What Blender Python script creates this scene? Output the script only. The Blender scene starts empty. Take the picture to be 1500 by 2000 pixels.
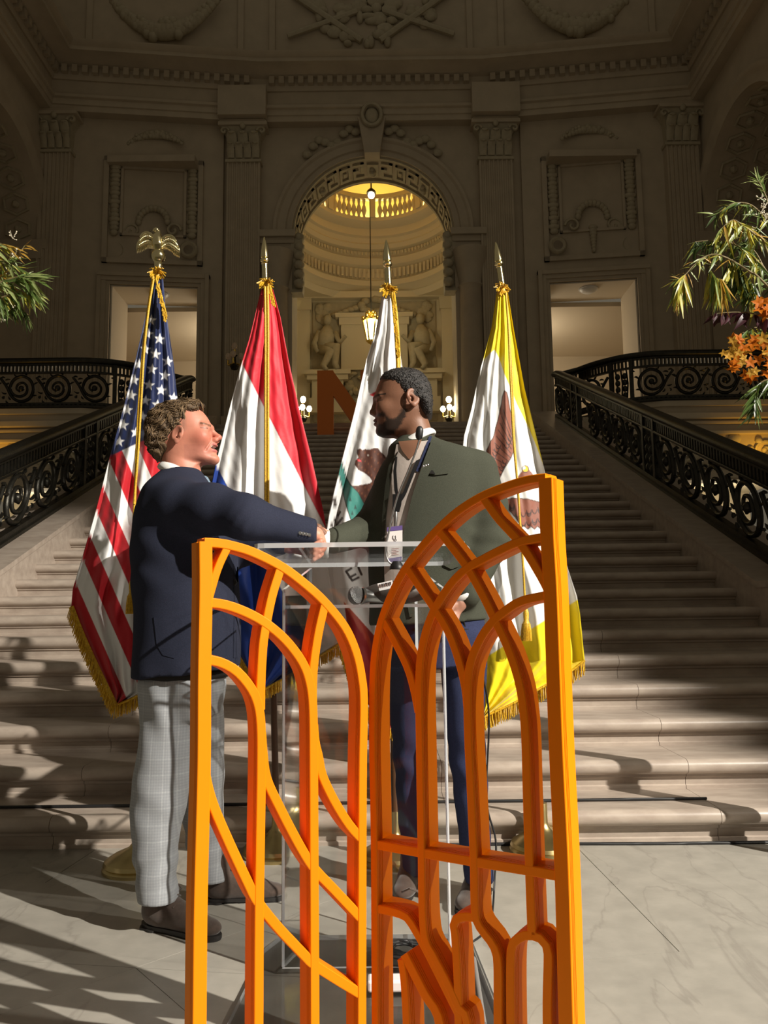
import bpy, bmesh, math, random
import numpy as np
from mathutils import Vector, Matrix, noise
from mathutils.bvhtree import BVHTree
PI = math.pi
rnd = random.Random(7)
SC = bpy.context.scene
COL = SC.collection

# ------------------------------------------------------------------ camera
FPX = 1550.0
PITCH, ROLL = 0.11845081, 0.01238196
CAM = np.array([0.15552, 0.0, 1.04885])
_F = np.array([0, math.cos(PITCH), math.sin(PITCH)])
_U0 = np.array([0, -math.sin(PITCH), math.cos(PITCH)])
_R0 = np.array([1.0, 0, 0])
_R = math.cos(ROLL) * _R0 - math.sin(ROLL) * _U0
_U = math.sin(ROLL) * _R0 + math.cos(ROLL) * _U0
cam_d = bpy.data.cameras.new('camera')
cam_d.sensor_fit = 'VERTICAL'
cam_d.sensor_height = 24.0
cam_d.sensor_width = 18.0
cam_d.lens = FPX / 2000 * 24.0
cam_d.clip_start = 0.05
cam_d.clip_end = 100
cam = bpy.data.objects.new('camera', cam_d)
COL.objects.link(cam)
cam.matrix_world = Matrix(((_R[0], _U[0], -_F[0], CAM[0]), (_R[1], _U[1], -_F[1], CAM[1]),
                           (_R[2], _U[2], -_F[2], CAM[2]), (0, 0, 0, 1)))
SC.camera = cam

# ------------------------------------------------------------------ world, lights, exposure
SC.view_settings.view_transform = 'Standard'
SC.view_settings.look = 'None'
SC.view_settings.gamma = 1.0
SC.view_settings.use_curve_mapping = False
SC.view_settings.exposure = 0.0
world = bpy.data.worlds.new('dim_hall')
SC.world = world
world.use_nodes = True
world.node_tree.nodes['Background'].inputs[0].default_value = (1.0, 0.86, 0.62, 1)
world.node_tree.nodes['Background'].inputs[1].default_value = 0.115


def lamp(name, kind, loc, power, col, size=0.1, target=None, angle=None, blend=0.3, sy=None):
    d = bpy.data.lights.new(name, kind)
    d.energy = power
    d.color = col
    if kind == 'SPOT':
        d.spot_size = angle
        d.spot_blend = blend
        d.shadow_soft_size = size
    elif kind == 'AREA':
        d.size = size
        if sy:
            d.shape = 'RECTANGLE'
            d.size_y = sy
    else:
        d.shadow_soft_size = size
    o = bpy.data.objects.new(name, d)
    COL.objects.link(o)
    o.location = loc
    if target is not None:
        v = Vector(target) - Vector(loc)
        o.rotation_euler = v.to_track_quat('-Z', 'Y').to_euler()
    return o


# stage spotlight on the right hand gallery side, aimed at the two people
lamp('stage_spotlight', 'SPOT', (8.8, -3.7, 7.7), 12400, (1.0, 0.93, 0.82), 0.07,
     (-0.95, 3.35, 0.95), math.radians(28), 0.35)
lamp('second_spotlight', 'SPOT', (6.3, 0.6, 4.7), 620, (1.0, 0.92, 0.80), 0.08,
     (-0.7, 2.9, 0.7), math.radians(44), 0.5)


# ------------------------------------------------------------------ layout helpers (photo pixel -> point in the hall)
def ray(u, v):
    return _F + _R * (u - 750) / FPX - _U * (v - 1000) / FPX


def at(u, v, y):
    d = ray(u, v)
    return CAM + d * (y / d[1])


def atz(u, v, z):
    d = ray(u, v)
    return CAM + d * ((z - CAM[2]) / d[2])


def atx(u, v, x):
    d = ray(u, v)
    return CAM + d * ((x - CAM[0]) / d[0])


def at_plane(u, v, p0, n):
    d = ray(u, v)
    n = np.array(n)
    return CAM + d * (np.dot(np.array(p0) - CAM, n) / np.dot(d, n))


def crom(pts, n=8, closed=False):
    """smooth curve through points"""
    P = [np.array(p, float) for p in pts]
    if len(P) < 3:
        return P
    out = []
    m = len(P)
    for i in range(m if closed else m - 1):
        p0 = P[(i - 1) % m] if closed or i > 0 else 2 * P[0] - P[1]
        p1 = P[i]
        p2 = P[(i + 1) % m]
        p3 = P[(i + 2) % m] if closed or i + 2 < m else 2 * P[-1] - P[-2]
        for k in range(n):
            t = k / n
            out.append(0.5 * ((2 * p1) + (-p0 + p2) * t + (2 * p0 - 5 * p1 + 4 * p2 - p3) * t * t
                              + (-p0 + 3 * p1 - 3 * p2 + p3) * t ** 3))
    if not closed:
        out.append(P[-1])
    return out


# ------------------------------------------------------------------ materials
MATS = {}


def mat(name, col=(0.5, 0.5, 0.5), rough=0.5, metal=0.0, attr=False, noise_s=0, noise_a=0.0, bump=0.0, bump_s=40,
        sheen=0.0, emis=None, estr=0.0, spec=0.5, trans=0.0, coat=0.0, col2=None, stretch=None, sss=0.0):
    if name in MATS:
        return MATS[name]
    m = bpy.data.materials.new(name)
    m.use_nodes = True
    nt = m.node_tree
    b = nt.nodes['Principled BSDF']
    b.inputs['Base Color'].default_value = (*col, 1)
    b.inputs['Roughness'].default_value = rough
    b.inputs['Metallic'].default_value = metal
    b.inputs['Specular IOR Level'].default_value = spec
    if sheen:
        b.inputs['Sheen Weight'].default_value = sheen
    if coat:
        b.inputs['Coat Weight'].default_value = coat
    if trans:
        b.inputs['Transmission Weight'].default_value = trans
    if sss:
        b.inputs['Subsurface Weight'].default_value = sss
        b.inputs['Subsurface Radius'].default_value = (0.012, 0.005, 0.003)
        b.inputs['Subsurface Scale'].default_value = 0.6
    if emis:
        b.inputs['Emission Color'].default_value = (*emis, 1)
        b.inputs['Emission Strength'].default_value = estr
    csock = None
    if attr:
        a = nt.nodes.new('ShaderNodeAttribute')
        a.attribute_name = 'Col'
        csock = a.outputs['Color']
    tc = nt.nodes.new('ShaderNodeTexCoord')
    vec = tc.outputs['Object']
    if stretch:
        mp = nt.nodes.new('ShaderNodeMapping')
        mp.inputs['Scale'].default_value = stretch
        nt.links.new(vec, mp.inputs[0])
        vec = mp.outputs[0]
    if noise_a:
        n = nt.nodes.new('ShaderNodeTexNoise')
        n.inputs['Scale'].default_value = noise_s
        n.inputs['Detail'].default_value = 6
        n.inputs['Roughness'].default_value = 0.6
        nt.links.new(vec, n.inputs['Vector'])
        mx = nt.nodes.new('ShaderNodeMix')
        mx.data_type = 'RGBA'
        if csock is None:
            c2 = col2 or tuple(c * (1 - noise_a) for c in col)
            mx.inputs[6].default_value = (*col, 1)
            mx.inputs[7].default_value = (*c2, 1)
            r = nt.nodes.new('ShaderNodeMapRange')
            r.inputs[1].default_value = 0.35
            r.inputs[2].default_value = 0.65
            nt.links.new(n.outputs['Fac'], r.inputs[0])
            nt.links.new(r.outputs[0], mx.inputs[0])
        else:
            mx.blend_type = 'MULTIPLY'
            mx.inputs[0].default_value = noise_a
            nt.links.new(csock, mx.inputs[6])
            r = nt.nodes.new('ShaderNodeMapRange')
            r.inputs[1].default_value = 0.3
            r.inputs[2].default_value = 0.7
            nt.links.new(n.outputs['Fac'], r.inputs[0])
            cc = nt.nodes.new('ShaderNodeCombineColor')
            for k in range(3):
                nt.links.new(r.outputs[0], cc.inputs[k])
            nt.links.new(cc.outputs[0], mx.inputs[7])
        csock = mx.outputs[2]
    if csock is not None:
        nt.links.new(csock, b.inputs['Base Color'])
    if bump:
        n2 = nt.nodes.new('ShaderNodeTexNoise')
        n2.inputs['Scale'].default_value = bump_s
        n2.inputs['Detail'].default_value = 4
        nt.links.new(vec, n2.inputs['Vector'])
        bp = nt.nodes.new('ShaderNodeBump')
        bp.inputs['Strength'].default_value = bump
        bp.inputs['Distance'].default_value = 0.01
        nt.links.new(n2.outputs['Fac'], bp.inputs['Height'])
        nt.links.new(bp.outputs[0], b.inputs['Normal'])
    MATS[name] = m
    return m


def vein(m, scale, dark, width=0.03, strength=0.5):
    """thin dark marble veins over a material's base colour"""
    nt = m.node_tree
    b = nt.nodes['Principled BSDF']
    tc = nt.nodes.new('ShaderNodeTexCoord')
    mp = nt.nodes.new('ShaderNodeMapping')
    mp.inputs['Rotation'].default_value = (0, 0, 0.9)
    mp.inputs['Scale'].default_value = (1, 0.35, 1)
    nt.links.new(tc.outputs['Object'], mp.inputs[0])
    n = nt.nodes.new('ShaderNodeTexNoise')
    n.inputs['Scale'].default_value = scale
    n.inputs['Detail'].default_value = 8
    n.inputs['Distortion'].default_value = 0.6
    nt.links.new(mp.outputs[0], n.inputs['Vector'])
    s = nt.nodes.new('ShaderNodeMath')
    s.operation = 'SUBTRACT'
    s.inputs[1].default_value = 0.5
    nt.links.new(n.outputs['Fac'], s.inputs[0])
    a = nt.nodes.new('ShaderNodeMath')
    a.operation = 'ABSOLUTE'
    nt.links.new(s.outputs[0], a.inputs[0])
    r = nt.nodes.new('ShaderNodeMapRange')
    r.inputs[1].default_value = 0.0
    r.inputs[2].default_value = width
    r.inputs[3].default_value = strength
    r.inputs[4].default_value = 0.0
    nt.links.new(a.outputs[0], r.inputs[0])
    mx = nt.nodes.new('ShaderNodeMix')
    mx.data_type = 'RGBA'
    old = b.inputs['Base Color'].links
    if old:
        nt.links.new(old[0].from_socket, mx.inputs[6])
    else:
        mx.inputs[6].default_value = b.inputs['Base Color'].default_value
    mx.inputs[7].default_value = (*dark, 1)
    nt.links.new(r.outputs[0], mx.inputs[0])
    nt.links.new(mx.outputs[2], b.inputs['Base Color'])


M_FLOOR = mat('floor_marble', (0.395, 0.372, 0.325), 0.42, noise_s=9, noise_a=0.16, bump=0.03, bump_s=60)
vein(M_FLOOR, 2.2, (0.22, 0.20, 0.175), 0.010, 0.4)
M_JOINT = mat('joint_mortar', (0.24, 0.21, 0.18), 0.8)
M_STEP = mat('step_marble', (0.47, 0.40, 0.335), 0.33, noise_s=14, noise_a=0.28, col2=(0.36, 0.295, 0.245), bump=0.04,
             bump_s=50, stretch=(0.4, 1, 1))
M_WALL = mat('wall_limestone', (0.50, 0.42, 0.31), 0.7, noise_s=3, noise_a=0.12, bump=0.06, bump_s=30)
M_CARVE = mat('carved_limestone', (0.47, 0.41, 0.29), 0.7, noise_s=9, noise_a=0.15, bump=0.15, bump_s=18)
M_CREAM = mat('cream_plaster', (0.68, 0.60, 0.44), 0.7)
M_WHITEROOM = mat('room_plaster', (0.70, 0.62, 0.50), 0.75)
M_IRON = mat('dark_bronze_iron', (0.045, 0.042, 0.034), 0.38, 0.75, noise_s=12, noise_a=0.4, bump=0.2, bump_s=60)
M_YELLOW = mat('warm_ochre_plaster', (0.75, 0.56, 0.20), 0.7)
M_GOLDLEAF = mat('gilt_lantern', (0.85, 0.62, 0.16), 0.25, 1.0)
M_GLOW = mat('lamp_glass', (1, 0.95, 0.8), 0.3, emis=(1, 0.86, 0.55), estr=28)
M_GLOWSOFT = mat('lantern_glass', (1, 0.95, 0.8), 0.3, emis=(1, 0.84, 0.5), estr=9)
M_NLETTER = mat('orange_board_face', (0.78, 0.20, 0.02), 0.5)
M_ORANGE = mat('orange_print', (0.93, 0.25, 0.002), 0.5, spec=0.15, bump=0.05, bump_s=25)
M_BRASS = mat('satin_brass', (0.62, 0.50, 0.24), 0.32, 1.0, noise_s=20, noise_a=0.12)
M_SHINYGOLD = mat('polished_gold', (0.85, 0.74, 0.42), 0.14, 1.0)
M_POLE = mat('varnished_pole', (0.12, 0.055, 0.025), 0.35, noise_s=30, noise_a=0.4, stretch=(1, 1, 0.1))
M_CLOTH = mat('flag_cloth', rough=0.55, attr=True, sheen=0.15, bump=0.08, bump_s=60, spec=0.35)
M_FRINGE = mat('gold_fringe', (0.80, 0.50, 0.03), 0.55, noise_s=120, noise_a=0.5, col2=(0.50, 0.27, 0.01))
M_CORD = mat('gold_cord', (0.85, 0.52, 0.03), 0.5, noise_s=260, noise_a=0.6, col2=(0.42, 0.22, 0.01))
M_SKIN = mat('skin', rough=0.5, attr=True, bump=0.05, bump_s=140, spec=0.4, sss=0.12)
M_HAIR = mat('hair', rough=0.5, attr=True, bump=0.5, bump_s=220, spec=0.4)
M_NAVY = mat('navy_wool', (0.026, 0.030, 0.052), 0.9, spec=0.15, noise_s=300, noise_a=0.25, bump=0.12, bump_s=500)
M_OLIVE = mat('dark_green_wool', (0.060, 0.064, 0.047), 0.9, spec=0.15, noise_s=280, noise_a=0.2, bump=0.15, bump_s=450)
M_JEAN = mat('navy_cotton', (0.032, 0.040, 0.092), 0.9, spec=0.15, noise_s=200, noise_a=0.25, bump=0.1, bump_s=350)
M_SHIRT = mat('white_shirt', (0.80, 0.80, 0.78), 0.7, bump=0.05, bump_s=120)
M_SHIRT2 = mat('taupe_shirt', (0.46, 0.40, 0.36), 0.7, bump=0.1, bump_s=60)
M_TIE = mat('pale_blue_tie', (0.24, 0.33, 0.42), 0.6, noise_s=240, noise_a=0.5, col2=(0.10, 0.15, 0.21))
M_SUEDE = mat('brown_suede', (0.075, 0.050, 0.038), 0.9, sheen=0.3, noise_s=60, noise_a=0.3)
M_SOLE = mat('dark_rubber', (0.02, 0.018, 0.017), 0.6)
M_BLACK = mat('black_plastic', (0.012, 0.012, 0.013), 0.45)
M_BELT = mat('black_leather', (0.012, 0.011, 0.010), 0.6, spec=0.2)
M_STEEL = mat('steel', (0.55, 0.55, 0.55), 0.3, 1.0)
M_WHITEP = mat('white_plastic', (0.82, 0.82, 0.82), 0.4)
M_PURPLE = mat('purple_print', (0.10, 0.06, 0.22), 0.6)
M_BADGE = mat('badge_card', (0.72, 0.68, 0.66), 0.5)
M_PRINT = mat('dark_print', (0.08, 0.06, 0.06), 0.7)
M_REDPRINT = mat('faded_red_print', (0.55, 0.25, 0.22), 0.7)


def acrylic():
    m = bpy.data.materials.new('clear_acrylic')
    m.use_nodes = True
    nt = m.node_tree
    nt.nodes.remove(nt.nodes['Principled BSDF'])
    out = nt.nodes['Material Output']
    tr = nt.nodes.new('ShaderNodeBsdfTransparent')
    tr.inputs[0].default_value = (0.975, 0.98, 0.982, 1)
    gl = nt.nodes.new('ShaderNodeBsdfGlossy')
    gl.inputs['Roughness'].default_value = 0.04
    fr = nt.nodes.new('ShaderNodeFresnel')
    fr.inputs[0].default_value = 1.49
    mx = nt.nodes.new('ShaderNodeMixShader')
    hf = nt.nodes.new('ShaderNodeMath')
    hf.operation = 'MULTIPLY'
    hf.inputs[1].default_value = 0.6
    nt.links.new(fr.outputs[0], hf.inputs[0])
    nt.links.new(hf.outputs[0], mx.inputs[0])
    nt.links.new(tr.outputs[0], mx.inputs[1])
    nt.links.new(gl.outputs[0], mx.inputs[2])
    nt.links.new(mx.outputs[0], out.inputs[0])
    return m


M_ACR = acrylic()
M_ACREDGE = mat('polished_acrylic_edge', (0.62, 0.64, 0.66), 0.15, spec=0.8, trans=0.3)


def plaid():
    m = mat('grey_check_wool', (0.34, 0.36, 0.38), 0.8, sheen=0.1)
    nt = m.node_tree
    b = nt.nodes['Principled BSDF']
    tc = nt.nodes.new('ShaderNodeTexCoord')
    sep = nt.nodes.new('ShaderNodeSeparateXYZ')
    nt.links.new(tc.outputs['Object'], sep.inputs[0])
    fac = None
    # fine check of crossing threads, three rhythms in each direction
    for ax, per, wid, amt in ((0, 0.043, 0.12, 0.30), (0, 0.0085, 0.45, 0.16), (2, 0.052, 0.10, 0.26), (2, 0.0095, 0.45, 0.16)):
        md = nt.nodes.new('ShaderNodeMath')
        md.operation = 'MODULO'
        ad = nt.nodes.new('ShaderNodeMath')
        ad.operation = 'ADD'
        ad.inputs[1].default_value = 10
        nt.links.new(sep.outputs[ax], ad.inputs[0])
        nt.links.new(ad.outputs[0], md.inputs[0])
        md.inputs[1].default_value = per
        lt = nt.nodes.new('ShaderNodeMath')
        lt.operation = 'LESS_THAN'
        lt.inputs[1].default_value = per * wid
        nt.links.new(md.outputs[0], lt.inputs[0])
        ml = nt.nodes.new('ShaderNodeMath')
        ml.operation = 'MULTIPLY'
        ml.inputs[1].default_value = amt
        nt.links.new(lt.outputs[0], ml.inputs[0])
        if fac is None:
            fac = ml.outputs[0]
        else:
            s = nt.nodes.new('ShaderNodeMath')
            s.operation = 'ADD'
            nt.links.new(fac, s.inputs[0])
            nt.links.new(ml.outputs[0], s.inputs[1])
            fac = s.outputs[0]
    n = nt.nodes.new('ShaderNodeTexNoise')
    n.inputs['Scale'].default_value = 180
    nt.links.new(tc.outputs['Object'], n.inputs['Vector'])
    mu = nt.nodes.new('ShaderNodeMath')
    mu.operation = 'MULTIPLY'
    nt.links.new(fac, mu.inputs[0])
    nt.links.new(n.outputs['Fac'], mu.inputs[1])
    mx = nt.nodes.new('ShaderNodeMix')
    mx.data_type = 'RGBA'
    mx.inputs[6].default_value = (0.27, 0.285, 0.305, 1)
    mx.inputs[7].default_value = (0.55, 0.58, 0.60, 1)
    nt.links.new(mu.outputs[0], mx.inputs[0])
    nt.links.new(mx.outputs[2], b.inputs['Base Color'])
    return m


M_PLAID = plaid()


# ------------------------------------------------------------------ mesh building
def link(name, me, m=None, parent=None, label=None, cat=None, group=None, kind=None):
    o = bpy.data.objects.new(name, me)
    COL.objects.link(o)
    if m is not None and me is not None and not me.materials:
        me.materials.append(m)
    if parent is not None:
        o.parent = parent
        o.matrix_parent_inverse = Matrix.Translation(-parent.location)
    tag(o, label, cat, group, kind)
    return o


def tag(o, label=None, cat=None, group=None, kind=None):
    for k, v in (('label', label), ('category', cat), ('group', group), ('kind', kind)):
        if v:
            o[k] = v
    return o


def empty(name, loc, label=None, cat=None, group=None, kind=None, parent=None):
    o = bpy.data.objects.new(name, None)
    o.empty_display_size = 0.1
    COL.objects.link(o)
    o.location = Vector([float(c) for c in loc])
    tag(o, label, cat, group, kind)
    return o


class MB:
    def __init__(s):
        s.v = []
        s.f = []

    def add(s, vs, fs):
        n = len(s.v)
        s.v.extend([tuple(float(c) for c in p) for p in vs])
        s.f.extend([tuple(i + n for i in f) for f in fs])
        return s

    def box(s, lo, hi):
        x0, y0, z0 = lo
        x1, y1, z1 = hi
        return s.add([(x0, y0, z0), (x1, y0, z0), (x1, y1, z0), (x0, y1, z0), (x0, y0, z1), (x1, y0, z1), (x1, y1, z1), (x0, y1, z1)],
                     [(0, 3, 2, 1), (4, 5, 6, 7), (0, 1, 5, 4), (1, 2, 6, 5), (2, 3, 7, 6), (3, 0, 4, 7)])

    def cbox(s, c, size, rot=None):
        h = np.array(size) / 2
        P = np.array([[sx, sy, sz] for sz in (-1, 1) for sy in (-1, 1) for sx in (-1, 1)]) * h
        if rot is not None:
            P = P @ np.array(rot.to_3x3() if hasattr(rot, 'to_3x3') else rot).T
        P = P + np.array(c)
        return s.add(P, [(0, 2, 3, 1), (4, 5, 7, 6), (0, 1, 5, 4), (2, 6, 7, 3), (0, 4, 6, 2), (1, 3, 7, 5)])

    def loft(s, rings, cap=True, close=True):
        n = len(rings[0])
        vs = [p for r in rings for p in r]
        fs = []
        for i in range(len(rings) - 1):
            for j in range(n if close else n - 1):
                k = (j + 1) % n
                fs.append((i * n + j, i * n + k, (i + 1) * n + k, (i + 1) * n + j))
        if cap and close:
            fs.append(tuple(range(n - 1, -1, -1)))
            b = (len(rings) - 1) * n
            fs.append(tuple(b + j for j in range(n)))
        return s.add(vs, fs)

    def tube(s, path, r, seg=8, cap=True, flat=1.0, up=None):
        P = [np.array(p, float) for p in path]
        n = len(P)
        rr = [r] * n if np.isscalar(r) else [np.interp(i / (n - 1), np.linspace(0, 1, len(r)), r) for i in range(n)]
        rings = []
        ref = None
        for i in range(n):
            t = P[min(i + 1, n - 1)] - P[max(i - 1, 0)]
            t = t / (np.linalg.norm(t) + 1e-12)
            if ref is None:
                a = np.array(up, float) if up is not None else (np.array([0, 0, 1.0]) if abs(t[2]) < 0.9 else np.array([0, 1.0, 0]))
                ref = np.cross(t, a)
                ref = ref / np.linalg.norm(ref)
            ref = ref - t * np.dot(ref, t)
            ref = ref / (np.linalg.norm(ref) + 1e-12)
            bi = np.cross(t, ref)
            rings.append([P[i] + rr[i] * (math.cos(a) * ref + flat * math.sin(a) * bi) for a in np.linspace(0, 2 * PI, seg, endpoint=False)])
        return s.loft(rings, cap)

    def lathe(s, prof, c=(0, 0, 0), seg=24, axis=None, a0=0, a1=2 * PI):
        """prof list of (r, z)"""
        full = abs(a1 - a0 - 2 * PI) < 1e-6
        n = seg if full else seg + 1
        ang = [a0 + (a1 - a0) * k / seg for k in range(n)]
        rings = [[(c[0] + r * math.cos(a), c[1] + r * math.sin(a), c[2] + z) for a in ang] for r, z in prof]
        if axis is not None:
            q = Vector((0, 0, 1)).rotation_difference(Vector(axis)).to_matrix()
            rings = [[tuple(Vector(c) + q @ (Vector(p) - Vector(c))) for p in rg] for rg in rings]
        return s.loft(rings, cap=False, close=full)

    def ell(s, c, r, nu=10, nv=6, rot=None):
        r = (r, r, r) if np.isscalar(r) else r
        vs = []
        for i in range(1, nv):
            th = PI * i / nv
            for j in range(nu):
                ph = 2 * PI * j / nu
                vs.append((r[0] * math.sin(th) * math.cos(ph), r[1] * math.sin(th) * math.sin(ph), r[2] * math.cos(th)))
        vs += [(0, 0, r[2]), (0, 0, -r[2])]
        if rot is not None:
            vs = [tuple(rot @ Vector(p)) for p in vs]
        vs = [(p[0] + c[0], p[1] + c[1], p[2] + c[2]) for p in vs]
        T = (nv - 1) * nu
        fs = []
        for j in range(nu):
            k = (j + 1) % nu
            fs.append((T, j, k))
            fs.append((T + 1, (nv - 2) * nu + k, (nv - 2) * nu + j))
            for i in range(nv - 2):
                fs.append((i * nu + j, (i + 1) * nu + j, (i + 1) * nu + k, i * nu + k))
        return s.add(vs, fs)

    def prism(s, poly, fn, d0, d1):
        """poly 2D outline; fn(a,b,d)->3D"""
        n = len(poly)
        vs = [fn(a, b, d0) for a, b in poly] + [fn(a, b, d1) for a, b in poly]
        fs = [tuple(range(n)), tuple(range(2 * n - 1, n - 1, -1))]
        for i in range(n):
            j = (i + 1) % n
            fs.append((j, i, n + i, n + j))
        return s.add(vs, fs)

    def mesh(s, name, smooth=None, fix=True):
        me = bpy.data.meshes.new(name)
        me.from_pydata(s.v, [], s.f)
        if fix:
            bm = bmesh.new()
            bm.from_mesh(me)
            bmesh.ops.recalc_face_normals(bm, faces=bm.faces)
            bm.to_mesh(me)
            bm.free()
        if smooth is not None:
            me.shade_smooth()
            if smooth < 179:
                me.set_sharp_from_angle(angle=math.radians(smooth))
        return me

    def build(s, name, m, parent=None, smooth=None, label=None, cat=None, group=None, kind=None, fix=True):
        return link(name, s.mesh(name, smooth, fix), m, parent, label, cat, group, kind)


def bevel(o, w, seg=2, ang=40):
    b = o.modifiers.new('bevel', 'BEVEL')
    b.width = w
    b.segments = seg
    b.limit_method = 'ANGLE'
    b.angle_limit = math.radians(ang)
    return o


def np_mesh(name, V, Fq, smooth=True, cols=None):
    me = bpy.data.meshes.new(name)
    V = np.asarray(V, np.float32)
    Fq = np.asarray(Fq, np.int32)
    k = Fq.shape[1]
    me.vertices.add(len(V))
    me.vertices.foreach_set('co', V.ravel())
    me.loops.add(Fq.size)
    me.loops.foreach_set('vertex_index', Fq.ravel())
    me.polygons.add(len(Fq))
    me.polygons.foreach_set('loop_start', np.arange(0, Fq.size, k, dtype=np.int32))
    me.polygons.foreach_set('loop_total', np.full(len(Fq), k, np.int32))
    me.update(calc_edges=True)
    me.validate()
    if smooth:
        me.shade_smooth()
    if cols is not None:
        a = me.color_attributes.new('Col', 'FLOAT_COLOR', 'POINT')
        c4 = np.ones((len(V), 4), np.float32)
        c4[:, :3] = cols
        a.data.foreach_set('color', c4.ravel())
    return me


# ------------------------------------------------------------------ smooth implicit modelling (bodies, clothes)
class Field:
    def __init__(s, lo, hi, vox):
        s.lo = np.array(lo, np.float32)
        s.vox = vox
        s.n = np.ceil((np.array(hi) - s.lo) / vox).astype(int) + 1
        s.ax = [s.lo[k] + vox * np.arange(s.n[k], dtype=np.float32) for k in range(3)]
        s.d = np.full(s.n, 0.5, np.float32)

    def _sl(s, lo, hi, m):
        sl = []
        for k in range(3):
            a = max(0, int(math.floor((lo[k] - m - s.lo[k]) / s.vox)))
            b = min(s.n[k], int(math.ceil((hi[k] + m - s.lo[k]) / s.vox)) + 1)
            if b <= a:
                return None
            sl.append(slice(a, b))
        return tuple(sl)

    def _grid(s, sl):
        return np.meshgrid(s.ax[0][sl[0]], s.ax[1][sl[1]], s.ax[2][sl[2]], indexing='ij')

    def op(s, fn, lo, hi, k=0.01, mode='add'):
        sl = s._sl(lo, hi, k * 1.5 + 3 * s.vox)
        if sl is None:
            return s
        G = s._grid(sl)
        b = fn(*G).astype(np.float32)
        a = s.d[sl]
        if mode == 'add':
            h = np.clip(0.5 + 0.5 * (a - b) / k, 0, 1)
            s.d[sl] = a * (1 - h) + b * h - k * h * (1 - h)
        elif mode == 'sub':
            b = -b
            h = np.clip(0.5 - 0.5 * (a - b) / k, 0, 1)
            s.d[sl] = a * (1 - h) + b * h + k * h * (1 - h)
        elif mode == 'disp':
            s.d[sl] = a + b
        return s

    def cap(s, a, b, ra, rb, k=0.01, mode='add', sq=(1, 1, 1)):
        a = np.array(a, float)
        b = np.array(b, float)
        R = max(ra, rb)
        sq = np.array(sq, float)

        def fn(x, y, z):
            px, py, pz = (x - a[0]) / sq[0], (y - a[1]) / sq[1], (z - a[2]) / sq[2]
            e = (b - a) / sq
            h = np.clip((px * e[0] + py * e[1] + pz * e[2]) / (e @ e + 1e-9), 0, 1)
            return np.sqrt((px - e[0] * h) ** 2 + (py - e[1] * h) ** 2 + (pz - e[2] * h) ** 2) - (ra + (rb - ra) * h)
        m = R * max(1, sq.max())
        return s.op(fn, np.minimum(a, b) - m, np.maximum(a, b) + m, k, mode)

    def chain(s, pts, rad, k=0.01, sq=(1, 1, 1)):
        for i in range(len(pts) - 1):
            s.cap(pts[i], pts[i + 1], rad[i], rad[i + 1], k, sq=sq)
        return s

    def ell(s, c, r, k=0.01, mode='add', rot=None):
        c = np.array(c, float)
        r = np.array((r, r, r) if np.isscalar(r) else r, float)
        Rm = None if rot is None else np.array(rot).T

        def fn(x, y, z):
            p = [x - c[0], y - c[1], z - c[2]]
            if Rm is not None:
                p = [Rm[i, 0] * p[0] + Rm[i, 1] * p[1] + Rm[i, 2] * p[2] for i in range(3)]
            q0 = np.sqrt((p[0] / r[0]) ** 2 + (p[1] / r[1]) ** 2 + (p[2] / r[2]) ** 2)
            q1 = np.sqrt((p[0] / r[0] ** 2) ** 2 + (p[1] / r[1] ** 2) ** 2 + (p[2] / r[2] ** 2) ** 2) + 1e-6
            return q0 * (q0 - 1) / q1
        m = r.max()
        return s.op(fn, c - m, c + m, k, mode)

    def loftz(s, keys, k=0.01, mode='add', e=2.2, tilt=None):
        """keys: (z, cx, cy, a, b); smooth interpolation along z. tilt (sx, sy): bottom/top plane slope"""
        K = np.array(sorted(keys), float)
        zz = np.linspace(K[0, 0], K[-1, 0], 160)
        I = [np.interp(zz, K[:, 0], K[:, c]) for c in range(1, 5)]
        w = np.hanning(17)
        w /= w.sum()
        I = [np.convolve(np.pad(c, 8, mode='edge'), w, 'valid') for c in I]
        z0, z1 = K[0, 0], K[-1, 0]

        def fn(x, y, z):
            cx, cy, a, b = [np.interp(z[0, 0], zz, c).astype(np.float32)[None, None, :] for c in I]
            q = (np.abs((x - cx) / a) ** e + np.abs((y - cy) / b) ** e) ** (1 / e)
            d = (q - 1) * np.minimum(a, b)
            zb = z - z0
            if tilt:
                zb = zb - tilt[0] * (x - K[0, 1]) - tilt[1] * (y - K[0, 2])
            return np.maximum(d, np.maximum(-zb, z - z1))
        mx = (np.abs(K[:, 3])).max()
        my = K[:, 4].max()
        lo = (K[:, 1].min() - mx, K[:, 2].min() - my, z0)
        hi = (K[:, 1].max() + mx, K[:, 2].max() + my, z1)
        return s.op(fn, lo, hi, k, mode)

    def disp(s, fn, lo=None, hi=None):
        lo = s.lo if lo is None else lo
        hi = s.lo + s.vox * s.n if hi is None else hi
        return s.op(fn, lo, hi, 0.0001, 'disp')

    def mesh(s):
        d = s.d
        ins = d < 0
        c = [ins[i:i - 1 or None, j:j - 1 or None, k:k - 1 or None] for i in (0, 1) for j in (0, 1) for k in (0, 1)]
        c = []
        nx, ny, nz = d.shape
        for i in (0, 1):
            for j in (0, 1):
                for k in (0, 1):
                    c.append(ins[i:nx - 1 + i, j:ny - 1 + j, k:nz - 1 + k])
        cnt = sum(a.astype(np.int8) for a in c)
        act = (cnt > 0) & (cnt < 8)
        idx = np.full(act.shape, -1, np.int64)
        cells = np.argwhere(act)
        idx[act] = np.arange(len(cells))
        acc = np.zeros((len(cells), 3))
        num = np.zeros(len(cells))
        offs = [(i, j, k) for i in (0, 1) for j in (0, 1) for k in (0, 1)]
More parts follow.
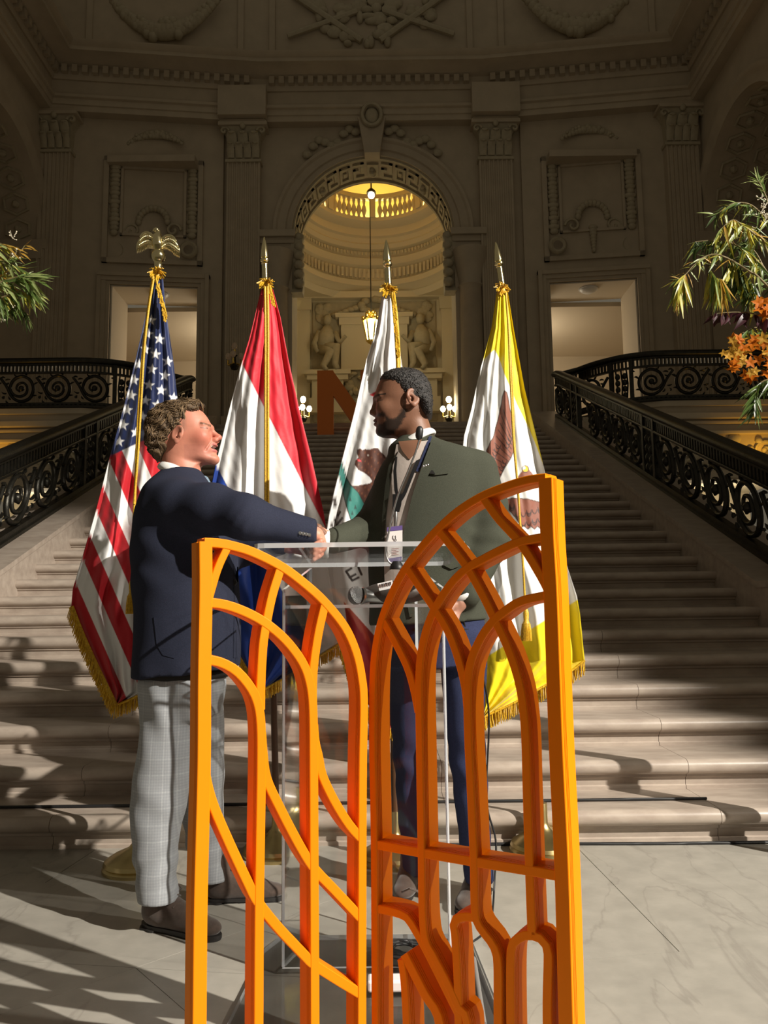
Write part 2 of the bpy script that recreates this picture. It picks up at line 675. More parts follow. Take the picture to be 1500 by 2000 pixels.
        for a in range(8):
            for b in range(a + 1, 8):
                o1, o2 = np.array(offs[a]), np.array(offs[b])
                if np.abs(o1 - o2).sum() != 1:
                    continue
                p1 = cells + o1
                p2 = cells + o2
                v1 = d[p1[:, 0], p1[:, 1], p1[:, 2]]
                v2 = d[p2[:, 0], p2[:, 1], p2[:, 2]]
                m = (v1 < 0) != (v2 < 0)
                t = np.where(m, v1 / (v1 - v2 + 1e-12), 0)
                acc += np.where(m[:, None], o1 + (o2 - o1) * t[:, None], 0)
                num += m
        V = (cells + acc / np.maximum(num, 1)[:, None]) * s.vox + s.lo
        F = []
        for ax in range(3):
            o = [slice(None)] * 3
            o2 = [slice(None)] * 3
            o[ax] = slice(0, d.shape[ax] - 1)
            o2[ax] = slice(1, d.shape[ax])
            A, B = ins[tuple(o)], ins[tuple(o2)]
            e = np.argwhere(A != B)
            u, w = [k for k in range(3) if k != ax]
            ok = (e[:, u] > 0) & (e[:, w] > 0) & (e[:, u] < d.shape[u] - 1) & (e[:, w] < d.shape[w] - 1)
            e = e[ok]
            q = []
            for du, dw in ((-1, -1), (0, -1), (0, 0), (-1, 0)):
                t = e.copy()
                t[:, u] += du
                t[:, w] += dw
                q.append(idx[t[:, 0], t[:, 1], t[:, 2]])
            q = np.stack(q, 1)
            fl = A[tuple(e.T)]
            if ax == 1:
                fl = ~fl
            q[~fl] = q[~fl][:, ::-1]
            F.append(q)
        F = np.concatenate(F)
        F = F[(F >= 0).all(1)]
        return V, F


def smooth_verts(V, F, it=2, lam=0.5):
    n = len(V)
    E = np.concatenate([F[:, [0, 1]], F[:, [1, 2]], F[:, [2, 3]], F[:, [3, 0]]])
    for k in range(it):
        acc = np.zeros_like(V)
        cnt = np.zeros(n)
        for a, b in ((0, 1), (1, 0)):
            for c in range(3):
                acc[:, c] += np.bincount(E[:, a], V[E[:, b], c], n)
            cnt += np.bincount(E[:, a], minlength=n)
        V = V + lam * (acc / np.maximum(cnt, 1)[:, None] - V)
    return V


def nz(P, s, seed=0):
    """cheap smooth noise for arrays"""
    r = np.random.RandomState(seed)
    out = 0
    for k in range(5):
        w = r.normal(size=3) * s * (1 + 0.5 * k)
        out = out + np.sin(P[:, 0] * w[0] + P[:, 1] * w[1] + P[:, 2] * w[2] + r.rand() * 6.28) / (1 + 0.4 * k)
    return out / 2.5
# =================================================================== floor
Z0, T, HS, W = 3.25548, 0.3609967, 0.145, 2.86529


def stair_z(y):
    return (y - Z0) / T * HS


def cut(polys, p, q, keep=lambda c: True):
    out = []
    nrm = np.array([-(q[1] - p[1]), q[0] - p[0]])
    for P in polys:
        c = np.mean(P, axis=0)
        if not keep(c):
            out.append(P)
            continue
        s = [float(np.dot(nrm, np.array(a) - np.array(p[:2]))) for a in P]
        A, B = [], []
        for i in range(len(P)):
            j = (i + 1) % len(P)
            if s[i] >= 0:
                A.append(P[i])
            if s[i] <= 0:
                B.append(P[i])
            if s[i] * s[j] < 0:
                t = s[i] / (s[i] - s[j])
                X = tuple(np.array(P[i]) + t * (np.array(P[j]) - np.array(P[i])))
                A.append(X)
                B.append(X)
        for Q in (A, B):
            if len(Q) > 2:
                out.append(Q)
    return out


def fl(u, v):
    return atz(u, v, 0)[:2]


floor = empty('floor', (0, 2, 0), kind='structure')
MB().box((-7.2, -4, -0.12), (7.2, 3.7, -0.004)).build('floor_bed', M_JOINT, floor)
tiles = [[(-7.2, -4), (7.2, -4), (7.2, 3.69), (-7.2, 3.69)]]
tiles = cut(tiles, fl(1120, 1697), fl(1500, 1687))
lower = lambda c: c[1] < 3.2
tiles = cut(tiles, (0.12, 0), (0.12, 1), lower)
tiles = cut(tiles, fl(265, 1890), fl(560, 1788), lambda c: lower(c) and c[0] < 0.1)
tiles = cut(tiles, fl(0, 1875), fl(265, 1890), lambda c: lower(c) and c[0] < -1.2)
tiles = cut(tiles, fl(265, 1890), fl(380, 1990), lambda c: lower(c) and -4 < c[0] < 0.1 and c[1] < 2.0)
a, b = fl(1130, 1876), fl(1500, 1843)
tiles = cut(tiles, a, b, lambda c: lower(c) and c[0] > 0.12)
for k in (1, 2, 3):
    tiles = cut(tiles, a - np.array([0, 0.9 * k]), b - np.array([0, 0.9 * k]), lambda c: lower(c) and c[0] > 0.12)
tiles = cut(tiles, (2.1, 0), (2.3, 1), lambda c: lower(c) and c[0] > 1.2)
tiles = cut(tiles, (-2.6, 0), (-2.7, 1), lambda c: c[0] < -1.2)
tiles = cut(tiles, fl(1120, 1648), fl(1168, 1697), lambda c: c[1] > 3.2)
tiles = cut(tiles, (-1.5, 0), (-1.4, 1), lambda c: c[1] > 3.2 and c[0] < 0)
tiles = cut(tiles, (0, 0.4), (1, 0.38))
tiles = cut(tiles, (0, -1.6), (1, -1.6))
for P in tiles:
    P = np.array(P)
    c = P.mean(0)
    n = len(P)
    Q = []
    for i in range(n):
        # shrink towards the inside by a hair so the joint shows
        d = c - P[i]
        Q.append(P[i] + d / (np.linalg.norm(d) + 1e-9) * 0.0017)
    mb = MB()
    mb.prism([tuple(q) for q in Q], lambda x, y, z: (x, y, z), -0.03, 0.0)
    mb.build('floor_slab', M_FLOOR, floor)

# =================================================================== staircase
stair = empty('staircase', (0, 3.6, 0), kind='structure')


def step_profile(back):
    pr = [(back, 0.0), (0.034, 0.0)]
    for k in range(1, 9):
        a = PI / 2 + PI * k / 8
        pr.append((0.034 + 0.036 * math.cos(a), -0.036 + 0.036 * math.sin(a)))
    pr += [(0.036, -0.074), (0.036, -0.086), (0.05, -0.092), (0.054, -HS + 0.02), (0.046, -HS + 0.015), (0.046, -HS), (back, -HS)]
    return pr


def step_mesh(name, x0, x1):
    pr = step_profile(T + 0.07)
    mb = MB()
    mb.prism(pr, lambda a, b, d: (d, a, b), x0, x1)
    return mb.mesh(name, 35)


me_up = step_mesh('step', -W, W)
me_up.materials.append(M_STEP)
slabs = [(-6.8, -4.9), (-4.9, -3.1), (-3.1, -1.33), (-1.33, 0.42), (0.42, 1.62), (1.62, 3.4), (3.4, 5.1), (5.1, 6.8)]
me_slab = []
for a, b in slabs:
    m_ = step_mesh('step_slab', a + 0.0012, b - 0.0012)
    m_.materials.append(M_STEP)
    me_slab.append(m_)
for i in range(1, 31):
    for me in (me_slab if i <= 6 else [me_up]):
        o = link('step_slab' if i <= 6 else 'step', me, None, stair)
        o.matrix_parent_inverse = Matrix.Identity(4)
        o.location = Vector((0, Z0 + i * T, i * HS)) - stair.location
# solid core under the flight so no light leaks through
mb = MB()
mb.prism([(3.75, 0), (14.3, 0), (14.3, 4.2), (3.75 + T, 0.05)], lambda a, b, d: (d, a, b), -W, W)
mb.build('stair_core', M_JOINT, stair)
mb = MB()
mb.prism([(3.75, 0), (5.9, 0), (5.9, 0.72), (5.6, 0.72), (3.75 + T, 0.05)], lambda a, b, d: (d, a, b), -6.8, 6.8)
mb.build('stair_core', M_JOINT, stair)

# curbs beside the flight
for sx, nm in ((-1, 'left'), (1, 'right')):
    mb = MB()
    ys = [5.55, 5.8, 14.1]
    top = [stair_z(5.8) + 0.13 + 0.03, stair_z(5.8) + 0.13, stair_z(14.1) + 0.13]
    poly = [(5.55, 0.0), (5.55, top[0]), (5.8, top[1]), (14.1, top[2]), (14.1, 0)]
    mb.prism(poly, lambda a, b, d: (sx * d, a, b), W, W + 0.62)
    o = mb.build('trim_curb_' + nm, M_STEP, None, kind='structure')
    mb = MB()
    poly = [(5.5, top[0] + 0.02), (5.8, top[1] + 0.045), (14.1, top[2] + 0.045), (14.1, top[2] - 0.0), (5.8, top[1]), (5.5, top[0] - 0.03)]
    mb.prism(poly, lambda a, b, d: (sx * d, a, b), W - 0.012, W + 0.635)
    mb.build('curb_cap', M_STEP, o)


# =================================================================== balustrades
def scroll_shape(mb, fn, r=0.022):
    """scroll of a bronze balustrade panel, drawn in (s, h), thickness along d; fn maps to space"""
    main = [(0.64, 0.52), (0.53, 0.37), (0.43, 0.19), (0.29, 0.115), (0.14, 0.17), (0.085, 0.32), (0.14, 0.47), (0.28, 0.545),
            (0.42, 0.48), (0.47, 0.34), (0.41, 0.235), (0.30, 0.20), (0.205, 0.25), (0.185, 0.35), (0.25, 0.43), (0.34, 0.41), (0.365, 0.33), (0.31, 0.28)]
    c2 = crom(main, 4)
    mb.tube([fn(a, b, 0) for a, b in c2], [r * 1.1, r * 1.3, r * 1.2, r, r * 0.8], 6)
    mb.ell(fn(0.285, 0.335, 0), (0.05, 0.05, 0.05), 8, 5)
    for (a, b, ang, L) in ((0.10, 0.20, 2.3, 0.075), (0.075, 0.40, 1.9, 0.08), (0.2, 0.56, 0.7, 0.08), (0.36, 0.545, 0.1, 0.075), (0.50, 0.44, -0.9, 0.07),
                           (0.45, 0.15, 0.5, 0.085), (0.56, 0.48, 2.4, 0.09), (0.34, 0.09, 3.4, 0.08), (0.53, 0.26, -0.3, 0.09), (0.58, 0.16, 1.2, 0.07),
                           (0.5, 0.10, 0.3, 0.06), (0.03, 0.53, 2.7, 0.07)):
        e1 = fn(a, b, 0)
        pts = []
        for q in np.linspace(0, 1, 5):
            aa = ang + 0.9 * (q - 0.3)
            pts.append(fn(a + L * q * math.cos(aa), b + L * q * math.sin(aa) * 0.8, -0.012 * math.sin(q * PI)))
        mb.tube(pts, [0.006, 0.026, 0.022, 0.003], 6, flat=0.6)


def balustrade(name, path, label, posts, inc_to, zdir):
    """path: dense base line (x,y,z). inc_to: arc length up to which the straight slope runs"""
    P = np.array(path)
    seg = np.linalg.norm(np.diff(P[:, :2], axis=0), axis=1)
    S = np.concatenate([[0], np.cumsum(seg)])

    def pos(s):
        return np.array([np.interp(s, S, P[:, k]) for k in range(3)])

    def tang(s):
        d = pos(min(s + 0.02, S[-1])) - pos(max(s - 0.02, 0))
        d[2] = 0
        return d / (np.linalg.norm(d) + 1e-9)

    def fn(s, h, d):
        q = pos(s)
        t = tang(s)
        return (q[0] - t[1] * d, q[1] + t[0] * d, q[2] + h)
    root = empty(name, P[0], label, 'balustrade')
    ss = np.concatenate([np.arange(0, S[-1], 0.16 if S[-1] > 1 else 0.1), [S[-1]]])

    def rail(nm, prof):
        mb = MB()
        mb.loft([[fn(s, h, d) for d, h in prof] for s in ss])
        return mb.build(nm, M_IRON, root, 50)
    rail('bottom_rail', [(-0.06, 0), (0.06, 0), (0.06, 0.03), (0.04, 0.04), (0.04, 0.085), (-0.04, 0.085), (-0.04, 0.04), (-0.06, 0.03)])
    rail('middle_rail', [(-0.03, 0.585), (0.03, 0.585), (0.035, 0.60), (0.03, 0.615), (-0.03, 0.615), (-0.035, 0.60)])
    rail('upper_rail', [(-0.03, 0.725), (0.03, 0.725), (0.03, 0.75), (-0.03, 0.75)])
    rail('handrail', [(-0.05, 0.755), (0.05, 0.755), (0.075, 0.775), (0.08, 0.80), (0.065, 0.83), (0.03, 0.85), (-0.03, 0.85), (-0.065, 0.83), (-0.08, 0.80), (-0.075, 0.775)])
    mb = MB()
    for s in np.arange(0.03, S[-1], 0.062):
        t = tang(s)
        for k in (0,):
            a = fn(s - 0.013, 0.61, -0.014)
            ring = lambda h: [fn(s - 0.016, h, -0.016), fn(s + 0.016, h, -0.016), fn(s + 0.016, h, 0.016), fn(s - 0.016, h, 0.016)]
            mb.loft([ring(0.612), ring(0.728)], cap=False)
    mb.build('fluted_band', M_IRON, root, kind='stuff')
    mb = MB()
    for s in np.arange(0.06, S[-1], 0.075):
        p = fn(s, 0.045, 0.0)
        mb.ell((p[0], p[1], p[2]), (0.03, 0.055, 0.018), 6, 4)
    mb.build('guilloche_band', M_IRON, root, kind='stuff')
    for s in posts:
        for ds in (-0.05, 0.29):
            mb = MB()
            ring = lambda h, w: [fn(s + ds - w, h, -0.035), fn(s + ds + w, h, -0.035), fn(s + ds + w, h, 0.035), fn(s + ds - w, h, 0.035)]
            mb.loft([ring(0.08, 0.03), ring(0.76, 0.03)])
            mb.build('post', M_IRON, root)
        mb = MB()
        for hh in (0.15, 0.26, 0.37, 0.48):
            for q in (0.06, 0.18):
                p = fn(s + q, hh, 0)
                mb.ell(p, (0.045, 0.05, 0.055), 7, 5)
        for q in (0.03, 0.12, 0.21):
            mb.tube([fn(s + q, 0.1, 0), fn(s + q + 0.02, 0.35, 0.0), fn(s + q, 0.58, 0)], 0.014, 5)
        mb.build('post_ornament', M_IRON, root, 60)
    # scroll panels
    blocked = [(s - 0.06, s + 0.32) for s in posts]
    s = 0.0
    cache = {}
    LP = 0.60
    while s + LP <= S[-1] + 0.05:
        hit = [b for b in blocked if s < b[1] and s + LP > b[0] + 0.02]
        if hit:
            s = hit[0][1]
            continue
        t0, t1 = tang(s + 0.02), tang(s + LP - 0.02)
        z0_, z1_ = pos(s)[2], pos(min(s + LP, S[-1]))[2]
        straight = abs(np.dot(t0, t1)) > 0.9999
        key = (round(t0[0], 2), round(t0[1], 2), round(z1_ - z0_, 2)) if straight else None
        base = pos(s)
        if key in cache:
            o = link('scroll', cache[key], None, root)
            o.matrix_parent_inverse = Matrix.Identity(4)
            o.location = Vector(base) - root.location
        else:
            mb = MB()
            scroll_shape(mb, lambda a, b, d: tuple(np.array(fn(s + a, b, d)) - base))
            me = mb.mesh('scroll', 60)
            me.materials.append(M_IRON)
            if key:
                cache[key] = me
            o = link('scroll', me, None, root)
            o.matrix_parent_inverse = Matrix.Identity(4)
            o.location = Vector(base) - root.location
        s += LP
    return root


for sx, nm, lab in ((-1, 'left', 'dark bronze scrollwork balustrade climbing the stair behind the striped flag'),
                    (1, 'right', 'dark bronze scrollwork balustrade climbing the stair below the orange flowers')):
    XB = W + 0.31
    path = [(sx * XB, y, stair_z(y) + 0.175) for y in np.arange(5.65, 13.25, 0.25)]
    path += crom([(sx * XB, 13.25, stair_z(13.25) + 0.175), (sx * (XB + 0.03), 13.6, 4.27), (sx * (XB + 0.19), 13.85, 4.34), (sx * (XB + 0.44), 13.72, 4.37)], 5)
    bl = balustrade('balustrade', path, lab, [3.05, 6.35], 8.2, sx)
    mb = MB()
    mb.box((sx * XB - 0.11, 5.45, stair_z(5.6) + 0.13), (sx * XB + 0.11, 5.67, stair_z(5.6) + 1.12))
    mb.box((sx * XB - 0.15, 5.41, stair_z(5.6) + 1.10), (sx * XB + 0.15, 5.71, stair_z(5.6) + 1.18))
    mb.ell((sx * XB, 5.56, stair_z(5.6) + 1.27), 0.11, 14, 9)
    bevel(mb.build('newel', M_IRON, bl, 40), 0.01)
    gp = crom([(sx * (XB + 0.46), 13.70, 4.37), (sx * (XB + 0.68), 13.35, 4.37), (sx * (XB + 1.03), 13.02, 4.37), (sx * (XB + 1.45), 12.84, 4.37),
               (sx * (XB + 1.9), 12.80, 4.37)], 5)
    gp += [(sx * x, 12.80, 4.37) for x in np.arange(XB + 2.1, 7.2, 0.2)]
    balustrade('balustrade', gp, ('level dark bronze scrollwork gallery railing left of the striped flag' if sx < 0
                                   else 'level dark bronze scrollwork gallery railing behind the orange flowers'), [0.75], 0, sx)

# =================================================================== landing and galleries
mb = MB()
mb.box((-3.48, 14.05, 4.2), (3.48, 21.2, 4.35))
mb.build('floor_landing', M_STEP, None, kind='structure')
for sx, nm in ((-1, 'left'), (1, 'right')):
    mb = MB()
    pl = [(sx * 3.48, 16.9), (sx * 3.48, 14.0), (sx * 3.75, 13.72), (sx * 3.95, 13.3), (sx * 4.3, 12.95), (sx * 4.8, 12.78), (sx * 7.4, 12.74), (sx * 7.4, 16.9)]
    mb.prism(pl, lambda a, b, d: (a, b, d), 4.27, 4.36)
    mb.prism([(a * 1.0, b + 0.06) if b < 16 else (a, b) for a, b in pl], lambda a, b, d: (a, b, d), 4.16, 4.27)
    mb.build('floor_gallery_' + nm, M_WALL, None, 40, kind='structure')
    # wall below the gallery with a wide opening to the lit corridor
    wl = empty('wall_gallery_' + nm, (sx * 5.4, 12.9, 0), kind='structure')
    lo, hi = (-7.4, -3.9) if sx < 0 else (3.9, 7.4)
    ox0, ox1 = (lo + 0.25, hi - 0.5) if sx < 0 else (lo + 0.5, hi - 0.25)
    mb = MB()
    mb.box((lo, 12.9, 3.05), (hi, 13.3, 4.2))
    mb.box((lo, 12.9, 0), (ox0, 13.3, 3.05))
    mb.box((ox1, 12.9, 0), (hi, 13.3, 3.05))
    mb.build('wall_panel', M_WALL, wl)
    mb = MB()
    x_in = sx * 3.55
    mb.box((min(x_in, sx * 3.9), 13.2, 0), (max(x_in, sx * 3.9), 14.3, 4.2))
    mb.build('wall_panel', M_WALL, wl)
    for z, hgt, dp in ((4.06, 0.10, 0.12), (3.98, 0.05, 0.06), (3.80, 0.06, 0.09), (3.08, 0.12, 0.08)):
        mb = MB()
        mb.box((lo, 12.9 - dp, z), (hi, 12.95, z + hgt))
        bevel(mb.build('cornice_band', M_WALL, wl), 0.012, 2)
    # carved foliage below the gallery
    mb = MB()
    r2 = random.Random(11)
    for k in range(46):
        x = sx * (4.3 + 2.6 * r2.random())
        z = 3.25 + 0.48 * r2.random()
        rr = 0.04 + 0.07 * r2.random()
        mb.ell((x, 12.89, z), (rr, 0.05, rr * (0.6 + 0.8 * r2.random())), 8, 5, Matrix.Rotation(r2.random() * 3, 3, 'Y'))
    for k in range(4):
        x = sx * (4.5 + 0.65 * k)
        mb.tube([(x + 0.22 * math.cos(a) * (1 - a / 12), 12.88, 3.5 + 0.2 * math.sin(a) * (1 - a / 12)) for a in np.linspace(0, 8, 26)], 0.03, 6)
    mb.build('carved_frieze', M_CARVE, wl, 60)
    # corridor behind
    mb = MB()
    mb.box((lo, 15.6, 0), (hi, 15.7, 3.3))
    mb.build('corridor_wall', M_CREAM, wl)
    mb = MB()
    mb.box((lo, 13.3, 3.2), (hi, 15.7, 3.3))
    mb.build('corridor_ceiling', M_CREAM, wl)
    lamp('corridor_lamp', 'POINT', (sx * 6.2, 14.4, 2.6), 42, (1, 0.84, 0.6), 0.2)
    # amber uplight close under the gallery cornice, no fixture modelled
    lamp('amber_uplight', 'SPOT', (sx * 6.3, 12.55, 3.3), 14, (1.0, 0.50, 0.04), 0.05, (sx * 6.3, 12.85, 4.3), math.radians(110), 0.6)


# =================================================================== back wall of the rotunda
def wy(x):
    return 15.9 - max(0.0, abs(x) - 2.4) * 0.12


def arch_wall(mb, fn, a0, a1, b0, b1, ac, r, bs, d0, d1, n=32):
    arc = [(ac + r * math.cos(t), bs + r * math.sin(t)) for t in np.linspace(PI, 0, n + 1)]
    for d in (d0, d1):
        mb.add([fn(a0, b0, d), fn(ac - r, b0, d), fn(ac - r, bs, d), fn(a0, bs, d), fn(a0, b1, d), fn(ac - r, b1, d)], [(0, 1, 2, 3), (3, 2, 5, 4)])
        mb.add([fn(ac + r, b0, d), fn(a1, b0, d), fn(a1, bs, d), fn(ac + r, bs, d), fn(a1, b1, d), fn(ac + r, b1, d)], [(0, 1, 2, 3), (3, 2, 4, 5)])
        vs = [fn(a, b, d) for a, b in arc] + [fn(a, b1, d) for a, b in arc]
        mb.add(vs, [(i, i + 1, n + 2 + i, n + 1 + i) for i in range(n)])
    loop = [(ac - r, b0)] + arc + [(ac + r, b0)]
    vs = [fn(a, b, d0) for a, b in loop] + [fn(a, b, d1) for a, b in loop]
    m = len(loop)
    mb.add(vs, [(i, i + 1, m + i + 1, m + i) for i in range(m - 1)])


AR, AS = 1.705, 8.86
wall_back = empty('wall_back', (0, 15.9, 4.35), kind='structure')
mb = MB()
arch_wall(mb, lambda a, b, d: (a, d, b), -3.15, 3.15, 4.35, 12.0, 0, AR, AS, 15.9, 16.85, 40)
mb.build('arch_bay', M_WALL, wall_back, 30)
for sx in (-1, 1):
    # door bays
    mb = MB()
    d0, d1 = 3.63, 5.38
    for (a0, a1, b0, b1) in ((3.15, d0, 4.35, 12.0), (d1, 6.9, 4.35, 12.0), (d0, d1, 7.65, 12.0)):
        vs = []
        for (a, b) in ((a0, b0), (a1, b0), (a1, b1), (a0, b1)):
            vs.append((sx * a, wy(a), b))
        for (a, b) in ((a0, b0), (a1, b0), (a1, b1), (a0, b1)):
            vs.append((sx * a, wy(a) + 1.0, b))
        mb.add(vs, [(0, 1, 2, 3), (7, 6, 5, 4), (0, 4, 5, 1), (1, 5, 6, 2), (2, 6, 7, 3), (3, 7, 4, 0)])
    mb.build('door_bay', M_WALL, wall_back)
    # cream lining of the deep doorway
    mb = MB()
    for (a, a2) in ((d0, d0 + 0.03), (d1 - 0.03, d1)):
        mb.add([(sx * a, wy(a) + 0.04, 4.35), (sx * a2, wy(a2) + 0.04, 4.35), (sx * a2, wy(a2) + 1.02, 4.35), (sx * a, wy(a) + 1.02, 4.35),
                (sx * a, wy(a) + 0.04, 7.65), (sx * a2, wy(a2) + 0.04, 7.65), (sx * a2, wy(a2) + 1.02, 7.65), (sx * a, wy(a) + 1.02, 7.65)],
               [(0, 3, 2, 1), (4, 5, 6, 7), (0, 1, 5, 4), (1, 2, 6, 5), (2, 3, 7, 6), (3, 0, 4, 7)])
    mb.add([(sx * d0, wy(d0) + 0.02, 7.62), (sx * d1, wy(d1) + 0.02, 7.62), (sx * d1, wy(d1) + 1.02, 7.62), (sx * d0, wy(d0) + 1.02, 7.62),
            (sx * d0, wy(d0) + 0.02, 7.66), (sx * d1, wy(d1) + 0.02, 7.66), (sx * d1, wy(d1) + 1.02, 7.66), (sx * d0, wy(d0) + 1.02, 7.66)],
           [(0, 3, 2, 1), (4, 5, 6, 7), (0, 1, 5, 4), (1, 2, 6, 5), (2, 3, 7, 6), (3, 0, 4, 7)])
    dr = empty('door_1' if sx < 0 else 'door_2', (sx * 4.5, 15.7, 4.35), kind='structure')
    mb.build('door_lining', M_WHITEROOM, dr)
    for a in (d0, d1):
        s2 = 1 if a == d1 else -1
        mb = MB()
        for k, (w0, w1, pj) in enumerate(((0.0, 0.07, 0.04), (0.07, 0.16, 0.07), (0.16, 0.24, 0.11))):
            x0, x1 = sx * (a + s2 * w0), sx * (a + s2 * w1)
            mb.box((min(x0, x1), wy(a) - pj, 4.35), (max(x0, x1), wy(a) + 0.03, 7.65 + w1))
        mb.build('door_casing', M_WALL, dr)
    mb = MB()
    for k, (w0, w1, pj) in enumerate(((0.0, 0.07, 0.04), (0.07, 0.16, 0.07), (0.16, 0.24, 0.11))):
        x0, x1 = sx * (d0 - w1), sx * (d1 + w1)
        A0, A1 = d0 - w1, d1 + w1
        mb.add([(sx * a_, wy(a_) + o_, z_) for z_ in (7.65 + w0, 7.65 + w1) for a_, o_ in ((A0, -pj), (A1, -pj), (A1, 0.03), (A0, 0.03))],
               [(0, 3, 2, 1), (4, 5, 6, 7), (0, 1, 5, 4), (1, 2, 6, 5), (2, 3, 7, 6), (3, 0, 4, 7)])
    mb.build('door_casing', M_WALL, dr)
    # room behind the door
    mb = MB()
    xa, xb = sorted((sx * 2.6, sx * 7.6))
    mb.box((xa, 20.2, 4.3), (xb, 20.3, 8.2))
    mb.box((xa, 16.7, 7.5), (xb, 20.3, 7.6))
    mb.box((xa, 16.7, 4.25), (xb, 20.3, 4.33))
    mb.box((sx * 7.55 if sx > 0 else -7.6, 16.6, 4.3), (7.6 if sx > 0 else sx * 7.55, 20.3, 7.6))
    mb.box((min(sx * 2.6, sx * 2.65), 16.6, 4.3), (max(sx * 2.6, sx * 2.65), 20.3, 7.6))
    mb.build('room_shell', M_WHITEROOM, dr)
    mb = MB()
    for q in range(4):
        x0 = sx * (3.0 + q * 1.0)
        x1 = sx * (3.85 + q * 1.0)
        for (za, zb) in ((4.6, 5.4),):
            for (p0, p1, h0, h1) in ((x0, x1, za, za + 0.05), (x0, x1, zb - 0.05, zb), (x0, x0 + sx * 0.05, za, zb), (x1 - sx * 0.05, x1, za, zb)):
                mb.box((min(p0, p1), 20.16, h0), (max(p0, p1), 20.21, h1))
    mb.box((xa, 20.14, 5.55), (xb, 20.22, 5.68))
    mb.build('wainscot', M_WHITEROOM, dr)
    lamp('room_lamp', 'POINT', (sx * 3.3, 18.0, 6.7), 48, (1.0, 0.85, 0.62), 0.3)
    # round ceiling light under the doorway lintel
    mb = MB()
    mb.lathe([(0.0, -0.07), (0.1, -0.065), (0.16, -0.03), (0.18, 0.0), (0.2, 0.0), (0.2, 0.02), (0.0, 0.02)], (sx * 4.5, wy(4.5) + 0.35, 7.6), 20)
    mb.build('doorway_light', M_WHITEP, None, 40, 'round white ceiling light under the lintel of the ' + ('left' if sx < 0 else 'right') + ' doorway', 'light')
    # security dome
    p = at(357, 676, 20.1) if sx < 0 else at(1081, 660, 20.1)
    cm = empty('security_camera', p, 'small black dome camera on the wall seen through the ' + ('left' if sx < 0 else 'right') + ' doorway', 'camera')
    mb = MB()
    mb.lathe([(0.0, 0.05), (0.1, 0.05), (0.12, 0.0), (0.1, -0.02), (0, -0.02)], p, 16)
    mb.build('housing', M_WHITEP, cm, 40)
    mb = MB()
    mb.ell((p[0], p[1] - 0.02, p[2] - 0.03), 0.085, 12, 8)
    mb.build('dome', M_BLACK, cm, 180)

# arch ornament: raised key blocks on the soffit, and mouldings around the opening
n = 17
for k in range(n):
    t0 = PI - PI * (k + 0.1) / n
    t1 = PI - PI * (k + 0.9) / n
    mb = MB()

    def sof(t, y, off):
        return ((AR - off) * math.cos(t), y, AS + (AR - off) * math.sin(t))

    def patch(ta, tb, ya, yb, off):
        vs = [sof(ta, ya, -0.01), sof(tb, ya, -0.01), sof(tb, yb, -0.01), sof(ta, yb, -0.01), sof(ta, ya, off), sof(tb, ya, off), sof(tb, yb, off), sof(ta, yb, off)]
        mb.add(vs, [(0, 3, 2, 1), (4, 5, 6, 7), (0, 1, 5, 4), (1, 2, 6, 5), (2, 3, 7, 6), (3, 0, 4, 7)])
    dt = (t1 - t0)
    if k % 4 == 0:
        patch(t0, t1, 16.12, 16.62, 0.05)
        c = sof((t0 + t1) / 2, 16.37, 0.07)
        for q in range(6):
            mb.ell((c[0] + 0.02 * math.cos(q), c[1] + 0.1 * math.cos(q * 1.05), c[2] + 0.1 * math.sin(q * 1.05) * 0.6), 0.05, 7, 5)
        mb.ell(c, 0.08, 8, 6)
    elif k % 4 == 2:
        patch(t0, t0 + dt * 0.2, 16.1, 16.65, 0.05)
        patch(t1 - dt * 0.2, t1, 16.1, 16.65, 0.05)
        patch(t0, t1, 16.1, 16.2, 0.05)
        patch(t0, t1, 16.55, 16.65, 0.05)
        patch(t0 + dt * 0.35, t1 - dt * 0.35, 16.3, 16.45, 0.05)
    else:
        patch(t0, t1, 16.08, 16.16, 0.05)
        patch(t0 + dt * 0.7, t1, 16.08, 16.45, 0.05)
        patch(t0, t1, 16.56, 16.66, 0.05)
        patch(t0, t0 + dt * 0.25, 16.3, 16.66, 0.05)
        patch(t0 + dt * 0.0, t0 + dt * 0.5, 16.3, 16.38, 0.05)
    mb.build('soffit_block', M_CARVE, wall_back)
for (ya, yb, off) in ((15.9, 15.98, 0.04), (16.76, 16.85, 0.06)):
    mb = MB()
    rings = []
    for t in np.linspace(PI, 0, 49):
        rings.append([(rr * math.cos(t), y, AS + rr * math.sin(t)) for rr, y in ((AR + 0.02, ya), (AR - off, ya), (AR - off, yb), (AR + 0.02, yb))])
    mb.loft(rings)
    mb.build('soffit_rib', M_CARVE, wall_back, 40)
mb = MB()
rings = []
for t in np.linspace(PI, 0, 49):
    rings.append([(rr * math.cos(t), y, AS + rr * math.sin(t)) for rr, y in ((AR, 15.92), (AR, 15.84), (AR + 0.12, 15.86), (AR + 0.14, 15.82), (AR + 0.30, 15.84), (AR + 0.34, 15.80), (AR + 0.40, 15.80), (AR + 0.40, 15.92))])
mb.loft(rings)
mb.build('archivolt', M_WALL, wall_back, 40)
